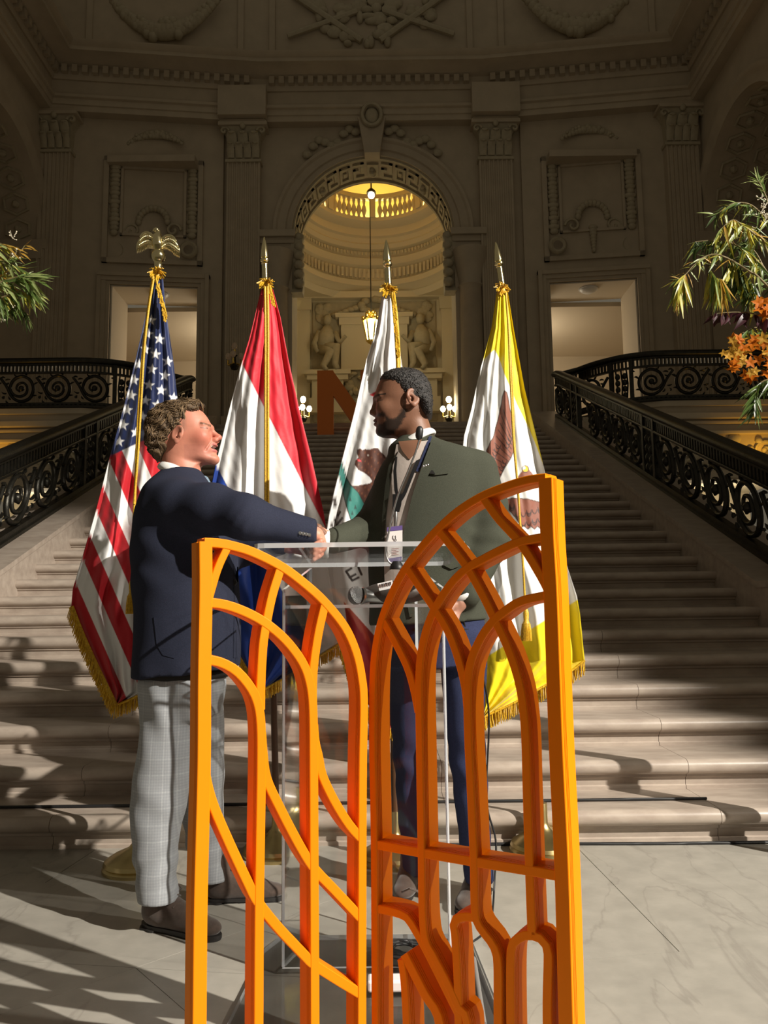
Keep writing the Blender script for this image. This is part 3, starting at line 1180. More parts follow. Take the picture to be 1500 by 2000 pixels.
# keystone with a wreath
ks = MB()
ks.prism([(-0.16, 10.5), (0.16, 10.5), (0.27, 11.2), (0.30, 11.3), (-0.30, 11.3), (-0.27, 11.2)], lambda a, b, d: (a, d, b), 15.62, 15.92)
ks.build('keystone', M_WALL, wall_back)
mb = MB()
mb.tube([(0.0 + 0.2 * math.cos(a), 15.58, 11.32 + 0.24 * math.sin(a)) for a in np.linspace(0, 2 * PI, 25)], 0.05, 6)
mb.ell((0, 15.62, 11.32), (0.15, 0.06, 0.18), 12, 6)
for s2 in (-1, 1):
    for k in range(9):
        mb.ell((s2 * (0.35 + 0.13 * k), 15.84, 11.1 - 0.05 * k + 0.12 * math.sin(k * 1.3)), (0.11, 0.06, 0.09), 7, 5)
mb.build('keystone_wreath', M_CARVE, wall_back, 60)
# impost bands and half columns beside the arch
for s2 in (-1, 1):
    for (za, zb, pj) in ((8.42, 8.6, 0.10), (8.6, 8.72, 0.14), (8.72, 8.86, 0.22)):
        mb = MB()
        xa, xb = sorted((s2 * (AR - pj * 0.4), s2 * 2.36))
        mb.box((xa, 15.9 - pj, za), (xb, 16.85, zb))
        mb.build('impost_band', M_WALL, wall_back)
    mb = MB()
    mb.lathe([(0.33, 4.35), (0.33, 4.5), (0.29, 4.58), (0.27, 4.7), (0.235, 7.6), (0.28, 7.64), (0.24, 7.7), (0.30, 8.0), (0.36, 8.3), (0.38, 8.42)], (s2 * 2.03, 15.9, 0), 24)
    mb.build('half_column', M_WALL, wall_back, 50)
    mb = MB()
    pts = crom([(8.85, 15.95), (8.7, 15.78), (8.3, 15.85), (7.8, 15.98), (7.55, 15.82)], 5)
    mb.loft([[(s2 * (AR - 0.22), y, z), (s2 * (AR + 0.02), y, z), (s2 * (AR + 0.02), y + 0.3, z), (s2 * (AR - 0.22), y + 0.3, z)] for z, y in pts])
    for k in range(6):
        mb.ell((s2 * (AR - 0.15), 15.85, 8.75 - 0.2 * k), (0.12, 0.12, 0.10), 7, 5)
    mb.build('console', M_CARVE, wall_back, 50)


# fluted pilasters with leafy capitals
def pilaster(x, w, name):
    y = wy(x)
    root = empty(name, (x, y, 4.35), kind='structure')
    prof = [(-w / 2, 0.06), (-w / 2, -0.16)]
    nf = 7
    fw = w / (nf + 0.6)
    for k in range(nf):
        c = -w / 2 + fw * 0.8 + k * fw
        for q in range(5):
            a = PI * q / 4
            prof.append((c - fw * 0.36 * math.cos(a), -0.16 + fw * 0.36 * math.sin(a)))
    prof += [(w / 2, -0.16), (w / 2, 0.06)]
    mb = MB()
    mb.prism(prof, lambda a, b, d: (x + a, y + b, d), 4.9, 10.38)
    mb.build('shaft', M_WALL, root, 30)
    mb = MB()
    mb.box((x - w / 2 - 0.1, y - 0.26, 4.35), (x + w / 2 + 0.1, y + 0.05, 4.7))
    mb.box((x - w / 2 - 0.05, y - 0.21, 4.7), (x + w / 2 + 0.05, y + 0.05, 4.9))
    mb.build('base', M_WALL, root)
    mb = MB()

    def ring(z, hw, pr):
        return [(x - hw, y + 0.05, z), (x - hw, y - pr, z), (x + hw, y - pr, z), (x + hw, y + 0.05, z)]
    mb.loft([ring(10.36, w / 2 + 0.03, 0.19), ring(10.42, w / 2 + 0.03, 0.19), ring(10.44, w / 2 - 0.03, 0.14), ring(10.9, w / 2, 0.18), ring(11.1, w / 2 + 0.1, 0.28)])
    mb.build('capital', M_CARVE, root)
    mb = MB()
    mb.loft([ring(11.1, w / 2 + 0.16, 0.34), ring(11.17, w / 2 + 0.16, 0.34), ring(11.25, w / 2 + 0.10, 0.30)])
    mb.build('abacus', M_WALL, root)
    mb = MB()
    for row, (z0, nl, off) in enumerate(((10.46, 4, 0.0), (10.68, 3, 0.0))):
        for k in range(nl):
            xx = x - w / 2 + w * (k + 0.5) / nl
            pts = [(xx, y - 0.16 - row * 0.02, z0), (xx, y - 0.20 - row * 0.03, z0 + 0.16), (xx, y - 0.27 - row * 0.03, z0 + 0.27), (xx, y - 0.32 - row * 0.03, z0 + 0.24)]
            mb.tube(crom(pts, 4), [w / nl * 0.42, w / nl * 0.5, w / nl * 0.4, w / nl * 0.2], 7, flat=0.35, up=(0, 1, 0))
    for s2 in (-1, 1):
        mb.tube([(x + s2 * (w / 2 + 0.04 - 0.1 * (1 - a / 7) * math.cos(a)), y - 0.26, 11.0 + 0.1 * (1 - a / 7) * math.sin(a)) for a in np.linspace(0, 6.2, 16)], 0.032, 6)
    mb.ell((x, y - 0.3, 11.1), (0.07, 0.06, 0.08), 8, 6)
    mb.build('capital_leaves', M_CARVE, root, 60)


pilaster(-2.71, 0.70, 'trim_1')
pilaster(2.60, 0.70, 'trim_2')
pilaster(-6.48, 0.62, 'trim_3')
pilaster(6.36, 0.66, 'trim_4')


# entablature that runs round the rotunda
def plan_sweep(path, prof):
    P = [np.array(p, float) for p in path]
    n = len(P)
    rings = []
    for i in range(n):
        d1 = P[i] - P[i - 1] if i > 0 else P[1] - P[0]
        d2 = P[i + 1] - P[i] if i < n - 1 else P[-1] - P[-2]
        n1 = np.array([d1[1], -d1[0]]) / np.linalg.norm(d1)
        n2 = np.array([d2[1], -d2[0]]) / np.linalg.norm(d2)
        m = n1 + n2
        m = m / np.dot(m, n1) if abs(np.dot(m, n1)) > 1e-6 else n1
        rings.append([(P[i][0] + m[0] * o, P[i][1] + m[1] * o, z) for o, z in prof])
    return rings


SX = 6.78
plan = [(-SX, 6), (-SX, wy(6.78)), (-2.35, 15.9), (2.35, 15.9), (SX, wy(6.78)), (SX, 6)]
ent = empty('trim_5', (0, 15.9, 11.25), kind='structure')
for nm, prof in (('architrave', [(-0.02, 11.25), (0.22, 11.25), (0.22, 11.37), (0.25, 11.38), (0.25, 11.5), (0.30, 11.52), (0.30, 11.58), (-0.02, 11.58)]),
                 ('frieze', [(-0.02, 11.58), (0.2, 11.58), (0.2, 11.94), (-0.02, 11.94)]),
                 ('cornice', [(-0.02, 11.93), (0.24, 11.93), (0.27, 11.98), (0.28, 12.18), (0.42, 12.2), (0.5, 12.24), (0.74, 12.25), (0.74, 12.33), (0.80, 12.36), (0.84, 12.42), (-0.02, 12.46)])):
    mb = MB()
    mb.loft(plan_sweep(plan, prof))
    mb.build(nm, M_WALL, ent, 30)
# dentils, each a block
dme = MB().box((-0.055, -0.055, 0), (0.055, 0.055, 0.16)).mesh('dentil')
dme.materials.append(M_WALL)
segs = [((-SX, 12.5), (-SX, wy(6.78))), ((-SX, wy(6.78)), (-2.35, 15.9)), ((-2.35, 15.9), (2.35, 15.9)), ((2.35, 15.9), (SX, wy(6.78))), ((SX, wy(6.78)), (SX, 12.5))]
for p, q in segs:
    p, q = np.array(p), np.array(q)
    L = np.linalg.norm(q - p)
    d = (q - p) / L
    nn = np.array([d[1], -d[0]])
    for s in np.arange(0.25, L - 0.2, 0.205):
        c = p + d * s + nn * 0.33
        o = link('dentil', dme, None, ent)
        o.matrix_parent_inverse = Matrix.Identity(4)
        o.location = Vector((c[0], c[1], 12.02)) - ent.location
        o.rotation_euler = (0, 0, math.atan2(d[1], d[0]))
# projecting blocks above the inner pilasters
for x in (-2.71, 2.60):
    mb = MB()
    mb.box((x - 0.5, 15.42, 11.26), (x + 1.4 * (1 if x < 0 else -1) * 0 + 0.5, 15.9, 11.92))
    mb.build('entablature_break', M_WALL, ent)

# drum above the cornice with carved panels
mb = MB()
mb.loft(plan_sweep([(-SX, 6), (-SX, wy(6.78)), (-2.35, 15.9), (2.35, 15.9), (SX, wy(6.78)), (SX, 6)], [(0.0, 12.4), (0.0, 16.0), (-0.3, 16.0), (-0.3, 12.4)]))
drum = mb.build('wall_drum', M_WALL, None, kind='structure')


def swag(mb, x0, x1, z, sag, y, r, n=26, seed=1):
    r3 = random.Random(seed)
    for k in range(n):
        t = (k + 0.5) / n
        x = x0 + (x1 - x0) * t
        zz = z - sag * (1 - (2 * t - 1) ** 2)
        k2 = r * (0.55 + 0.75 * (1 - abs(2 * t - 1)))
        mb.ell((x, y, zz), (k2 * 0.9, k2 * 0.6, k2 * 0.8), 7, 5)
        mb.ell((x + r3.uniform(-0.05, 0.05), y - 0.03, zz + r3.uniform(-1, 1) * k2 * 0.8), k2 * 0.5, 6, 4)


def frame_on(x0, x1, z0, z1, y, w, pj, nm, parent):
    mb = MB()
    for (a0, a1, b0, b1) in ((x0, x1, z0, z0 + w), (x0, x1, z1 - w, z1), (x0, x0 + w, z0, z1), (x1 - w, x1, z0, z1)):
        mb.add([(a0, y(a0) - pj, b0), (a1, y(a1) - pj, b0), (a1, y(a1) - pj, b1), (a0, y(a0) - pj, b1),
                (a0, y(a0) + 0.03, b0), (a1, y(a1) + 0.03, b0), (a1, y(a1) + 0.03, b1), (a0, y(a0) + 0.03, b1)],
               [(0, 1, 2, 3), (4, 7, 6, 5), (0, 4, 5, 1), (1, 5, 6, 2), (2, 6, 7, 3), (3, 7, 4, 0)])
    return mb.build(nm, M_WALL, parent)


fl_ = lambda x: wy(x)
frame_on(-2.2, 2.2, 12.55, 15.6, fl_, 0.12, 0.06, 'drum_panel_frame', drum)
frame_on(-6.0, -2.75, 12.55, 15.6, fl_, 0.12, 0.06, 'drum_panel_frame', drum)
frame_on(2.75, 6.0, 12.55, 15.6, fl_, 0.12, 0.06, 'drum_panel_frame', drum)
mb = MB()
swag(mb, -5.6, -3.2, 14.1, 0.85, 15.55, 0.2, 30, 3)
swag(mb, 3.2, 5.6, 14.1, 0.85, 15.55, 0.2, 30, 4)
r3 = random.Random(5)
for k in range(60):
    a = r3.random() * 2 * PI
    q = r3.random() ** 0.7
    mb.ell((1.35 * q * math.cos(a), 15.86, 13.9 + 0.8 * q * math.sin(a)), (0.08 + 0.14 * r3.random(), 0.07, 0.07 + 0.1 * r3.random()), 7, 5)
for s2 in (-1, 1):
    mb.tube([(s2 * 0.2, 15.84, 13.2), (s2 * 1.7, 15.8, 14.3)], 0.07, 6)
    mb.tube([(s2 * 0.3, 15.84, 13.9), (s2 * 1.8, 15.8, 13.3)], 0.06, 6)
mb.build('drum_carving', M_CARVE, drum, 60)

# framed carved panels above the doors
for sx in (-1, 1):
    X0, X1 = (3.55, 5.55)
    xs = sorted((sx * X0, sx * X1))
    pn = empty('trim_6' if sx < 0 else 'trim_7', (sx * 4.5, 15.6, 8.0), kind='structure')
    frame_on(xs[0], xs[1], 8.1, 10.4, fl_, 0.1, 0.07, 'panel_frame', pn)
    frame_on(xs[0] + 0.34, xs[1] - 0.34, 8.7, 10.2, fl_, 0.05, 0.05, 'panel_frame', pn)
    mb = MB()
    mb.box((xs[0] + 0.1, wy(4.5) - 0.3, 10.2), (xs[1] - 0.1, wy(4.5) + 0.1, 10.34))
    mb.build('panel_ledge', M_WALL, pn)
    mb = MB()
    r3 = random.Random(8)
    for s2 in (0.22, 1.78):
        for k in range(16):
            mb.ell((sx * (X0 + s2), wy(X0 + s2) - 0.03, 8.75 + 0.095 * k), (0.09 + 0.05 * r3.random(), 0.07, 0.07), 7, 5)
    swag(mb, sx * 3.95, sx * 5.15, 10.72, -0.22, wy(4.5) - 0.05, 0.10, 16, 6)
    cxp = sx * 4.55
    for k in range(12):
        a = PI * k / 11
        mb.ell((cxp + 0.3 * math.cos(a), wy(4.5) - 0.06, 9.0 + 0.3 * math.sin(a)), 0.07, 7, 5)
    for s2 in (-1, 1):
        mb.tube([(cxp + s2 * (0.42 + 0.16 * (1 - a / 9) * math.cos(a)), wy(4.5) - 0.05, 8.82 + 0.16 * (1 - a / 9) * math.sin(a)) for a in np.linspace(0, 7, 20)], 0.035, 6)
        mb.lathe([(0.10, -0.02), (0.15, -0.05), (0.19, -0.02), (0.19, 0.02)], (sx * (X0 + (0.26 if s2 < 0 else 1.74)), wy(4.5) - 0.04, 8.4), 16, (0, 1, 0))
    for k in range(8):
        mb.ell((cxp, wy(4.5) - 0.04, 8.78 - 0.07 * k), (0.10 - 0.008 * k, 0.06, 0.06), 7, 5)
    mb.build('panel_carving', M_CARVE, pn, 60)

# side walls with coffered arches
for sx, nm in ((-1, 'left'), (1, 'right')):
    ws = empty('wall_' + nm, (sx * SX, 13, 0), kind='structure')
    mb = MB()
    arch_wall(mb, lambda a, b, d: (sx * d, a, b), 11.0, wy(6.78) + 0.3, 4.36, 12.0, 13.62, 1.72, 8.5, SX, SX + 1.5, 36)
    mb.build('arch_bay', M_WALL, ws, 30)
    mb = MB()
    mb.box((min(sx * 8.6, sx * 8.7), 11, 4.3), (max(sx * 8.6, sx * 8.7), 16, 12))
    mb.build('recess_wall', M_WALL, ws)
    n = 11
    for k in range(n):
        for q in range(2):
            t = PI * (k + 0.5 + 0.5 * (q % 2)) / n
            d = SX + 0.42 + 0.62 * q
            c = np.array([sx * d, 13.62 + 1.72 * math.cos(t), 8.5 + 1.72 * math.sin(t)])
            e1 = np.array([0, -math.sin(t), math.cos(t)])
            e2 = np.array([sx * 1.0, 0, 0])
            nn = np.array([0, -math.cos(t), -math.sin(t)])
            mb = MB()
            pts = [c + e1 * 0.2 * math.cos(a) + e2 * 0.27 * math.sin(a) + nn * 0.02 for a in np.linspace(0, 2 * PI, 7)]
            mb.tube(pts, 0.035, 5)
            mb.ell(c + nn * 0.03, 0.08, 7, 5)
            mb.build('coffer', M_CARVE, ws)
    mb = MB()
    rings = []
    for t in np.linspace(PI, 0, 41):
        rings.append([(sx * (SX - pj), 13.62 + rr * math.cos(t), 8.5 + rr * math.sin(t)) for rr, pj in ((1.72, -0.05), (1.72, 0.06), (1.9, 0.06), (1.95, 0.1), (2.05, 0.1), (2.05, -0.05))])
    mb.loft(rings)
    mb.build('archivolt', M_WALL, ws, 40)
    for (za, zb, pj) in ((8.1, 8.3, 0.08), (8.3, 8.5, 0.2)):
        mb = MB()
        for (ya, yb) in ((15.25, 15.6), (11.0, 11.95)):
            xa, xb = sorted((sx * (SX - pj), sx * (SX + 1.5)))
            mb.box((xa, ya, za), (xb, yb, zb))
        mb.build('impost_band', M_WALL, ws)

# =================================================================== domed vestibule behind the arch
ves = empty('wall_vestibule', (0, 18.9, 4.35), kind='structure')
CY = 18.9
mb = MB()
mb.box((-2.5, 21.0, 4.35), (2.5, 21.2, 10.2))
mb.box((-2.6, 16.8, 4.35), (-2.45, 21.2, 10.2))
mb.box((2.45, 16.8, 4.35), (2.6, 21.2, 10.2))
mb.build('vestibule_walls', M_CREAM, ves)
for nm, prof, m in (('ring_cornice', [(2.75, 9.45), (2.2, 9.45), (2.12, 9.6), (2.2, 9.65), (2.12, 9.75), (2.02, 9.8), (2.02, 9.95), (2.12, 10.0)], M_CREAM),
                    ('ring_drum', [(2.14, 9.95), (2.16, 10.35), (2.08, 10.42), (2.04, 10.6), (2.10, 10.62), (2.08, 10.8), (1.98, 10.84), (1.93, 10.95), (1.97, 11.0), (1.93, 11.12),
                                   (1.86, 11.16), (1.86, 11.36), (1.78, 11.4), (1.70, 11.46), (1.66, 11.5), (1.66, 11.6), (1.9, 11.62)], M_CREAM)):
    mb = MB()
    mb.lathe(prof, (0, CY, 0), 64, a0=math.radians(-25), a1=math.radians(205))
    mb.build(nm, m, ves, 30)
mb = MB()
for k in range(70):
    a = math.radians(-10 + 200 * k / 69)
    mb.ell((2.02 * math.cos(a), CY + 2.02 * math.sin(a), 10.72), (0.035, 0.035, 0.06), 6, 4)
for k in range(60):
    a = math.radians(-10 + 200 * k / 59)
    mb.box((2.1 * math.cos(a) - 0.03, CY + 2.1 * math.sin(a) - 0.03, 10.05), (2.1 * math.cos(a) + 0.03, CY + 2.1 * math.sin(a) + 0.03, 10.3))
mb.build('ring_ornament', M_CREAM, ves, kind='stuff')
mb = MB()
mb.lathe([(1.62, 12.12), (1.78, 12.12), (1.8, 12.18), (1.76, 12.24), (1.62, 12.24), (1.62, 12.12)], (0, CY, 0), 64)
mb.build('balustrade_rail', M_CREAM, ves, 30)
bal = MB()
bal.lathe([(0.035, 0), (0.05, 0.02), (0.035, 0.06), (0.075, 0.2), (0.06, 0.3), (0.03, 0.38), (0.045, 0.46), (0.05, 0.54)], (0, 0, 0), 10)
bme = bal.mesh('baluster', 60)
bme.materials.append(M_CREAM)
for k in range(36):
    deg = 5 + 175 * (k + 0.5) / 36
    if abs((deg % 45) - 0.0) < 3.5 or abs(deg - 92) < 3:
        continue
    a = math.radians(deg)
    o = link('baluster', bme, None, ves)
    o.matrix_parent_inverse = Matrix.Identity(4)
    o.location = Vector((1.7 * math.cos(a), CY + 1.7 * math.sin(a), 11.59)) - ves.location
mb = MB()
for deg in (0, 45, 92, 135, 180):
    a = math.radians(deg)
    mb.cbox((1.7 * math.cos(a), CY + 1.7 * math.sin(a), 11.87), (0.16, 0.16, 0.56), Matrix.Rotation(a, 3, 'Z'))
mb.build('balustrade_pier', M_CREAM, ves)
mb = MB()
mb.lathe([(2.55, 11.55), (2.55, 12.6), (2.3, 13.1), (1.6, 13.5), (0.8, 13.7), (0.02, 13.75)], (0, CY, 0), 48)
mb.build('ceiling_dome', M_YELLOW, None, 60, kind='structure')
for deg in (35, 90, 145):
    lamp('cove_lamp', 'POINT', (2.14 * math.cos(math.radians(deg)), CY + 2.14 * math.sin(math.radians(deg)), 11.8), 46, (1.0, 0.80, 0.34), 0.12)
lamp('vestibule_lamp', 'POINT', (0, 18.4, 8.3), 24, (1.0, 0.86, 0.52), 0.2)
# back pilasters
for x in (-2.02, 2.0):
    mb = MB()
    mb.box((x - 0.22, 20.86, 4.35), (x + 0.22, 21.02, 9.3))
    mb.box((x - 0.27, 20.8, 9.1), (x + 0.27, 21.02, 9.45))
    mb.build('vestibule_pilaster', M_CREAM, ves)
mb = MB()
mb.box((-2.4, 20.78, 9.42), (2.4, 21.02, 9.6))
mb.build('vestibule_cornice', M_CREAM, ves)

# carved wall relief: cartouche between two seated figures
rel = empty('wall_relief', (0, 20.95, 4.35), 'carved stone relief with two seated figures beside a blank tablet', 'relief')
mb = MB()
mb.box((-1.72, 20.93, 6.0), (1.62, 21.01, 9.35))
mb.build('field', M_CARVE, rel)
mb = MB()
mb.box((-0.95, 20.8, 7.4), (0.85, 20.96, 8.65))
mb.box((-1.0, 20.76, 8.65), (0.9, 20.96, 8.85))
mb.box((-1.1, 20.72, 8.85), (1.0, 20.96, 8.97))
mb.build('tablet', M_CREAM, rel)
mb = MB()
r3 = random.Random(21)
for k in range(16):
    a = r3.random() * 2 * PI
    mb.ell((-0.05 + 0.33 * math.cos(a), 20.82, 9.2 + 0.18 * math.sin(a)), (0.13, 0.08, 0.10), 7, 5)
for s2 in (-1, 1):
    for k in range(5):
        mb.ell((-0.05 + s2 * (0.5 + 0.14 * k), 20.85, 9.15 - 0.05 * k), (0.12, 0.07, 0.08), 7, 5)
    for k in range(14):
        mb.ell((-0.05 + s2 * (1.25 + 0.25 * r3.random()), 20.9, 8.75 + 0.5 * r3.random()), (0.12, 0.05, 0.12), 7, 5)
mb.build('crest', M_CARVE, rel, 60)
for s2, cx_ in ((-1, -1.31), (1, 1.2)):
    mb = MB()
    f = lambda dx, dy, z: (cx_ + s2 * dx, 20.78 + dy, z)
    mb.ell(f(0, -0.02, 8.78), (0.12, 0.14, 0.16), 10, 8)
    mb.tube([f(0, 0, 8.62), f(0.03, 0, 8.35), f(0.08, 0, 8.0)], [0.09, 0.24, 0.22], 12)
    mb.tube([f(0.22, -0.02, 8.45), f(0.36, -0.08, 8.1), f(0.25, -0.15, 7.85)], [0.09, 0.08, 0.06], 8)
    mb.tube([f(-0.2, -0.02, 8.42), f(-0.33, -0.1, 8.12), f(-0.5, -0.12, 8.3)], [0.09, 0.08, 0.05], 8)
    mb.tube([f(0.1, -0.05, 7.98), f(-0.25, -0.25, 7.95), f(-0.2, -0.2, 7.5), f(-0.28, -0.25, 7.35)], [0.17, 0.13, 0.09, 0.06], 9)
    mb.tube([f(0.15, -0.05, 7.95), f(-0.1, -0.3, 7.8), f(0.1, -0.22, 7.45), f(0.02, -0.3, 7.32)], [0.17, 0.13, 0.09, 0.06], 9)
    mb.build('seated_figure', M_CARVE, rel, 180)
    mb = MB()
    for (za, zb, w_, pj) in ((7.22, 7.34, 0.62, 0.42), (7.08, 7.22, 0.55, 0.36), (6.6, 7.08, 0.42, 0.28), (6.2, 6.6, 0.5, 0.3)):
        mb.box((cx_ - w_, 20.95 - pj, za), (cx_ + w_, 20.96, zb))
    mb.build('pedestal', M_CREAM, rel)
mb = MB()
for k in range(40):
    mb.ell((r3.uniform(-0.85, 0.75), 20.85, r3.uniform(6.7, 7.4)), (0.06 + 0.1 * r3.random(), 0.07, 0.05 + 0.07 * r3.random()), 7, 5)
mb.tube([(-0.05 + 0.28 * math.cos(a), 20.8, 6.95 + 0.28 * math.sin(a)) for a in np.linspace(0, 2 * PI, 20)], 0.05, 6)
mb.build('foliage', M_CARVE, rel, 60)

# hanging lamp and gilt lantern on the long cable
pl = at(725, 380, 18.9)
pen = empty('pendant_lamp', pl, 'small bright lamp hanging on a chain below the yellow dome', 'lamp')
mb = MB()
mb.tube([(pl[0], CY, pl[2] + 0.1), (pl[0], CY, 13.7)], 0.018, 6)
mb.build('chain', M_IRON, pen)
mb = MB()
mb.lathe([(0.02, 0.18), (0.06, 0.14), (0.10, 0.10), (0.12, 0.06), (0.12, 0.03)], (pl[0], CY, pl[2]), 16)
mb.build('shade', M_IRON, pen, 40)
mb = MB()
mb.ell((pl[0], CY, pl[2] - 0.02), (0.085, 0.085, 0.085), 12, 8)
mb.build('globe', M_GLOW, pen, 180)
q = at(725, 640, 18.9)
lan = empty('gilt_lantern', q, 'ornate gilt lantern hanging in front of the relief', 'lantern')
mb = MB()
mb.tube([(q[0], CY, q[2] + 0.4), (q[0], CY, pl[2] - 0.15)], 0.012, 6)
mb.build('cable', M_IRON, lan)
mb = MB()
for k in range(6):
    a = k * PI / 3
    ca, sa = math.cos(a), math.sin(a)
    mb.tube([(q[0] + r_ * ca, CY + r_ * sa, q[2] + z_) for r_, z_ in ((0.10, -0.36), (0.17, 0.0), (0.21, 0.2), (0.16, 0.28))], 0.022, 6)
    mb.ell((q[0] + 0.2 * ca, CY + 0.2 * sa, q[2] + 0.24), (0.05, 0.05, 0.07), 7, 5)
    mb.ell((q[0] + 0.1 * ca, CY + 0.1 * sa, q[2] + 0.36), (0.05, 0.05, 0.06), 7, 5)
mb.lathe([(0.0, 0.42), (0.06, 0.40), (0.12, 0.32), (0.21, 0.2), (0.19, 0.17)], (q[0], CY, q[2]), 12)
mb.lathe([(0.12, -0.33), (0.10, -0.38), (0.03, -0.42), (0.0, -0.45)], (q[0], CY, q[2]), 12)
mb.build('frame', M_GOLDLEAF, lan, 50)
mb = MB()
mb.lathe([(0.095, -0.33), (0.145, 0.0), (0.17, 0.17)], (q[0], CY, q[2]), 12)
mb.build('glass', M_GLOWSOFT, lan, 60)


# wall lamps
def sconce(p, lit, lab):
    root = empty('wall_lamp', p, lab, 'lamp')
    mb = MB()
    mb.lathe([(0.0, -0.28), (0.06, -0.26), (0.09, -0.2), (0.04, -0.14), (0.03, 0.0), (0.06, 0.03)], p, 14)
    mb.build('stem', M_IRON, root, 40)
    for k in range(3):
        a = PI * (k - 1) * 0.55 - PI / 2
        c = (p[0] + 0.13 * math.cos(a), p[1] + 0.13 * math.sin(a), p[2] - 0.02)
        mb = MB()
        mb.tube(crom([(p[0], p[1], p[2] - 0.12), (p[0] + 0.12 * math.cos(a), p[1] + 0.12 * math.sin(a), p[2] - 0.16), (c[0], c[1], c[2] - 0.04)], 4), 0.018, 6)
        mb.build('arm', M_GOLDLEAF, root, 60)
        mb = MB()
        mb.ell((c[0], c[1], c[2] + 0.04), (0.055, 0.055, 0.068), 10, 7)
        mb.build('globe', lit, root, 180)
    mb = MB()
    mb.ell((p[0], p[1], p[2] + 0.22), (0.06, 0.06, 0.075), 10, 7)
    mb.build('globe', lit, root, 180)
    mb = MB()
    mb.tube([(p[0], p[1], p[2]), (p[0], p[1], p[2] + 0.18)], 0.02, 6)
    mb.build('arm', M_GOLDLEAF, root)


M_DIMGLASS = mat('dim_globe_glass', (0.10, 0.085, 0.06), 0.08, emis=(1, 0.6, 0.3), estr=0.04, spec=0.8)
sconce(at(877, 800, 16.6), M_GLOW, 'bright three globe lamp at the right foot of the archway')
sconce(at(592, 800, 16.6), M_GLOW, 'bright three globe lamp behind the red white and blue flag')
sconce(at(458, 697, 15.35), M_DIMGLASS, 'dim bronze wall lamp with glass globes on the left pilaster')

# big letter N standing on the upper steps
pn = at(620, 848, 13.2)
root = empty('letter_sign', (-0.45, 13.2, 27 * HS), 'tall dark orange letter N standing on the upper steps', 'sign')
x0, x1, zb, zt = -0.955, 0.06, 27 * HS, 5.06
sw = 0.275
poly = [(x0, zb), (x0 + sw, zb), (x0 + sw, zb + 0.72), (x1 - sw, zb), (x1, zb), (x1, zt), (x1 - sw, zt), (x1 - sw, zb + 0.44), (x0 + sw, zt), (x0, zt)]
mb = MB()
for tri in ([0, 1, 8, 9], [2, 3, 7, 8], [3, 4, 5, 6]):
    pass
mb.prism([(x0, zb), (x0 + sw, zb), (x0 + sw, zt), (x0, zt)], lambda a, b, d: (a, d, b), 13.16, 13.30)
mb.prism([(x1 - sw, zb), (x1, zb), (x1, zt), (x1 - sw, zt)], lambda a, b, d: (a, d, b), 13.16, 13.30)
mb.prism([(x0 + sw - 0.01, zt), (x0 + sw - 0.01, zt - 0.43), (x1 - sw + 0.01, zb), (x1 - sw + 0.01, zb + 0.43)], lambda a, b, d: (a, d, b), 13.161, 13.299)
mb.build('letter_n', M_NLETTER, root)
# =================================================================== two orange lattice gate leaves
HINGE = at(728, 1500, 1.93)


OFFS = {'outer_stile': 0.0, 'outer_arch': 0.0008, 'middle_arch': 0.0012, 'inner_arch': 0.0016, 'fan_rib': 0.0024, 'lower_rib': 0.0026, 'cross_rail': 0.002, 'letter_stroke': 0.0024}


def gate_leaf(name, side, bars, TH, label, hinge):
    """bars: list of photo polylines of the front faces; each is swept as a deep rounded bar in the leaf's plane"""
    u = np.array([math.cos(TH), side * math.sin(TH), 0.0])      # along the leaf, to the right
    nrm = np.array([u[1], -u[0], 0.0])                             # towards the viewer
    root = empty(name, (hinge[0], hinge[1], 0), label, 'gate leaf', 'orange lattice gate leaves')

    def loc(p):
        P = at_plane(p[0], p[1], hinge, nrm)
        return np.array([np.dot(P - np.array([hinge[0], hinge[1], 0]), u), P[2]])

    def w3(q, d):
        return np.array([hinge[0], hinge[1], 0]) + u * q[0] + np.array([0, 0, q[1]]) + nrm * d
    for bi, (nm, pts, to_floor, half) in enumerate(bars):
        Q = [loc(p) for p in pts]
        if to_floor:
            Q.append(np.array([Q[-1][0] + (Q[-1][0] - Q[-2][0]) * 0.0, 0.004]))
        C = crom(Q, 7)
        # resample evenly
        C = np.array(C)
        S = np.concatenate([[0], np.cumsum(np.linalg.norm(np.diff(C, axis=0), axis=1))])
        n = max(6, int(S[-1] / 0.016))
        ss = np.linspace(0, S[-1], n)
        C = np.stack([np.interp(ss, S, C[:, k]) for k in range(2)], 1)
        D = 0.066
        h = half
        # section (across, depth): rounded front and fine grooves on the flanks like stacked print layers
        sec = [(-h + 0.0022, 0.0), (h - 0.0022, 0.0)]
        flank = [(h - 0.0006, -0.0008), (h, -0.0026)]
        for k in range(3):
            d = -0.007 - k * 0.0062
            flank += [(h, d), (h - 0.0042, d - 0.0012), (h - 0.0042, d - 0.0024), (h, d - 0.0034)]
        flank += [(h + 0.0008, -0.031), (h + 0.0008, -D + 0.004), (h - 0.003, -D)]
        sec = sec + flank + [(-a, b) for a, b in reversed(flank)]
        rings = []
        for i in range(n):
            t = C[min(i + 1, n - 1)] - C[max(i - 1, 0)]
            t = t / (np.linalg.norm(t) + 1e-9)
            nn = np.array([-t[1], t[0]])
            ring = []
            for a, d in sec:
                q = C[i] - nn * a
                ring.append(w3(q, d - OFFS[nm] - 0.0002 * (bi % 3)))
            rings.append(ring)
        mb = MB()
        mb.loft(rings)
        mb.build(nm, M_ORANGE, root, 24)
    return root


def cr(org, s, pts):
    return [(org[0] + a / s, org[1] + b / s) for a, b in pts]


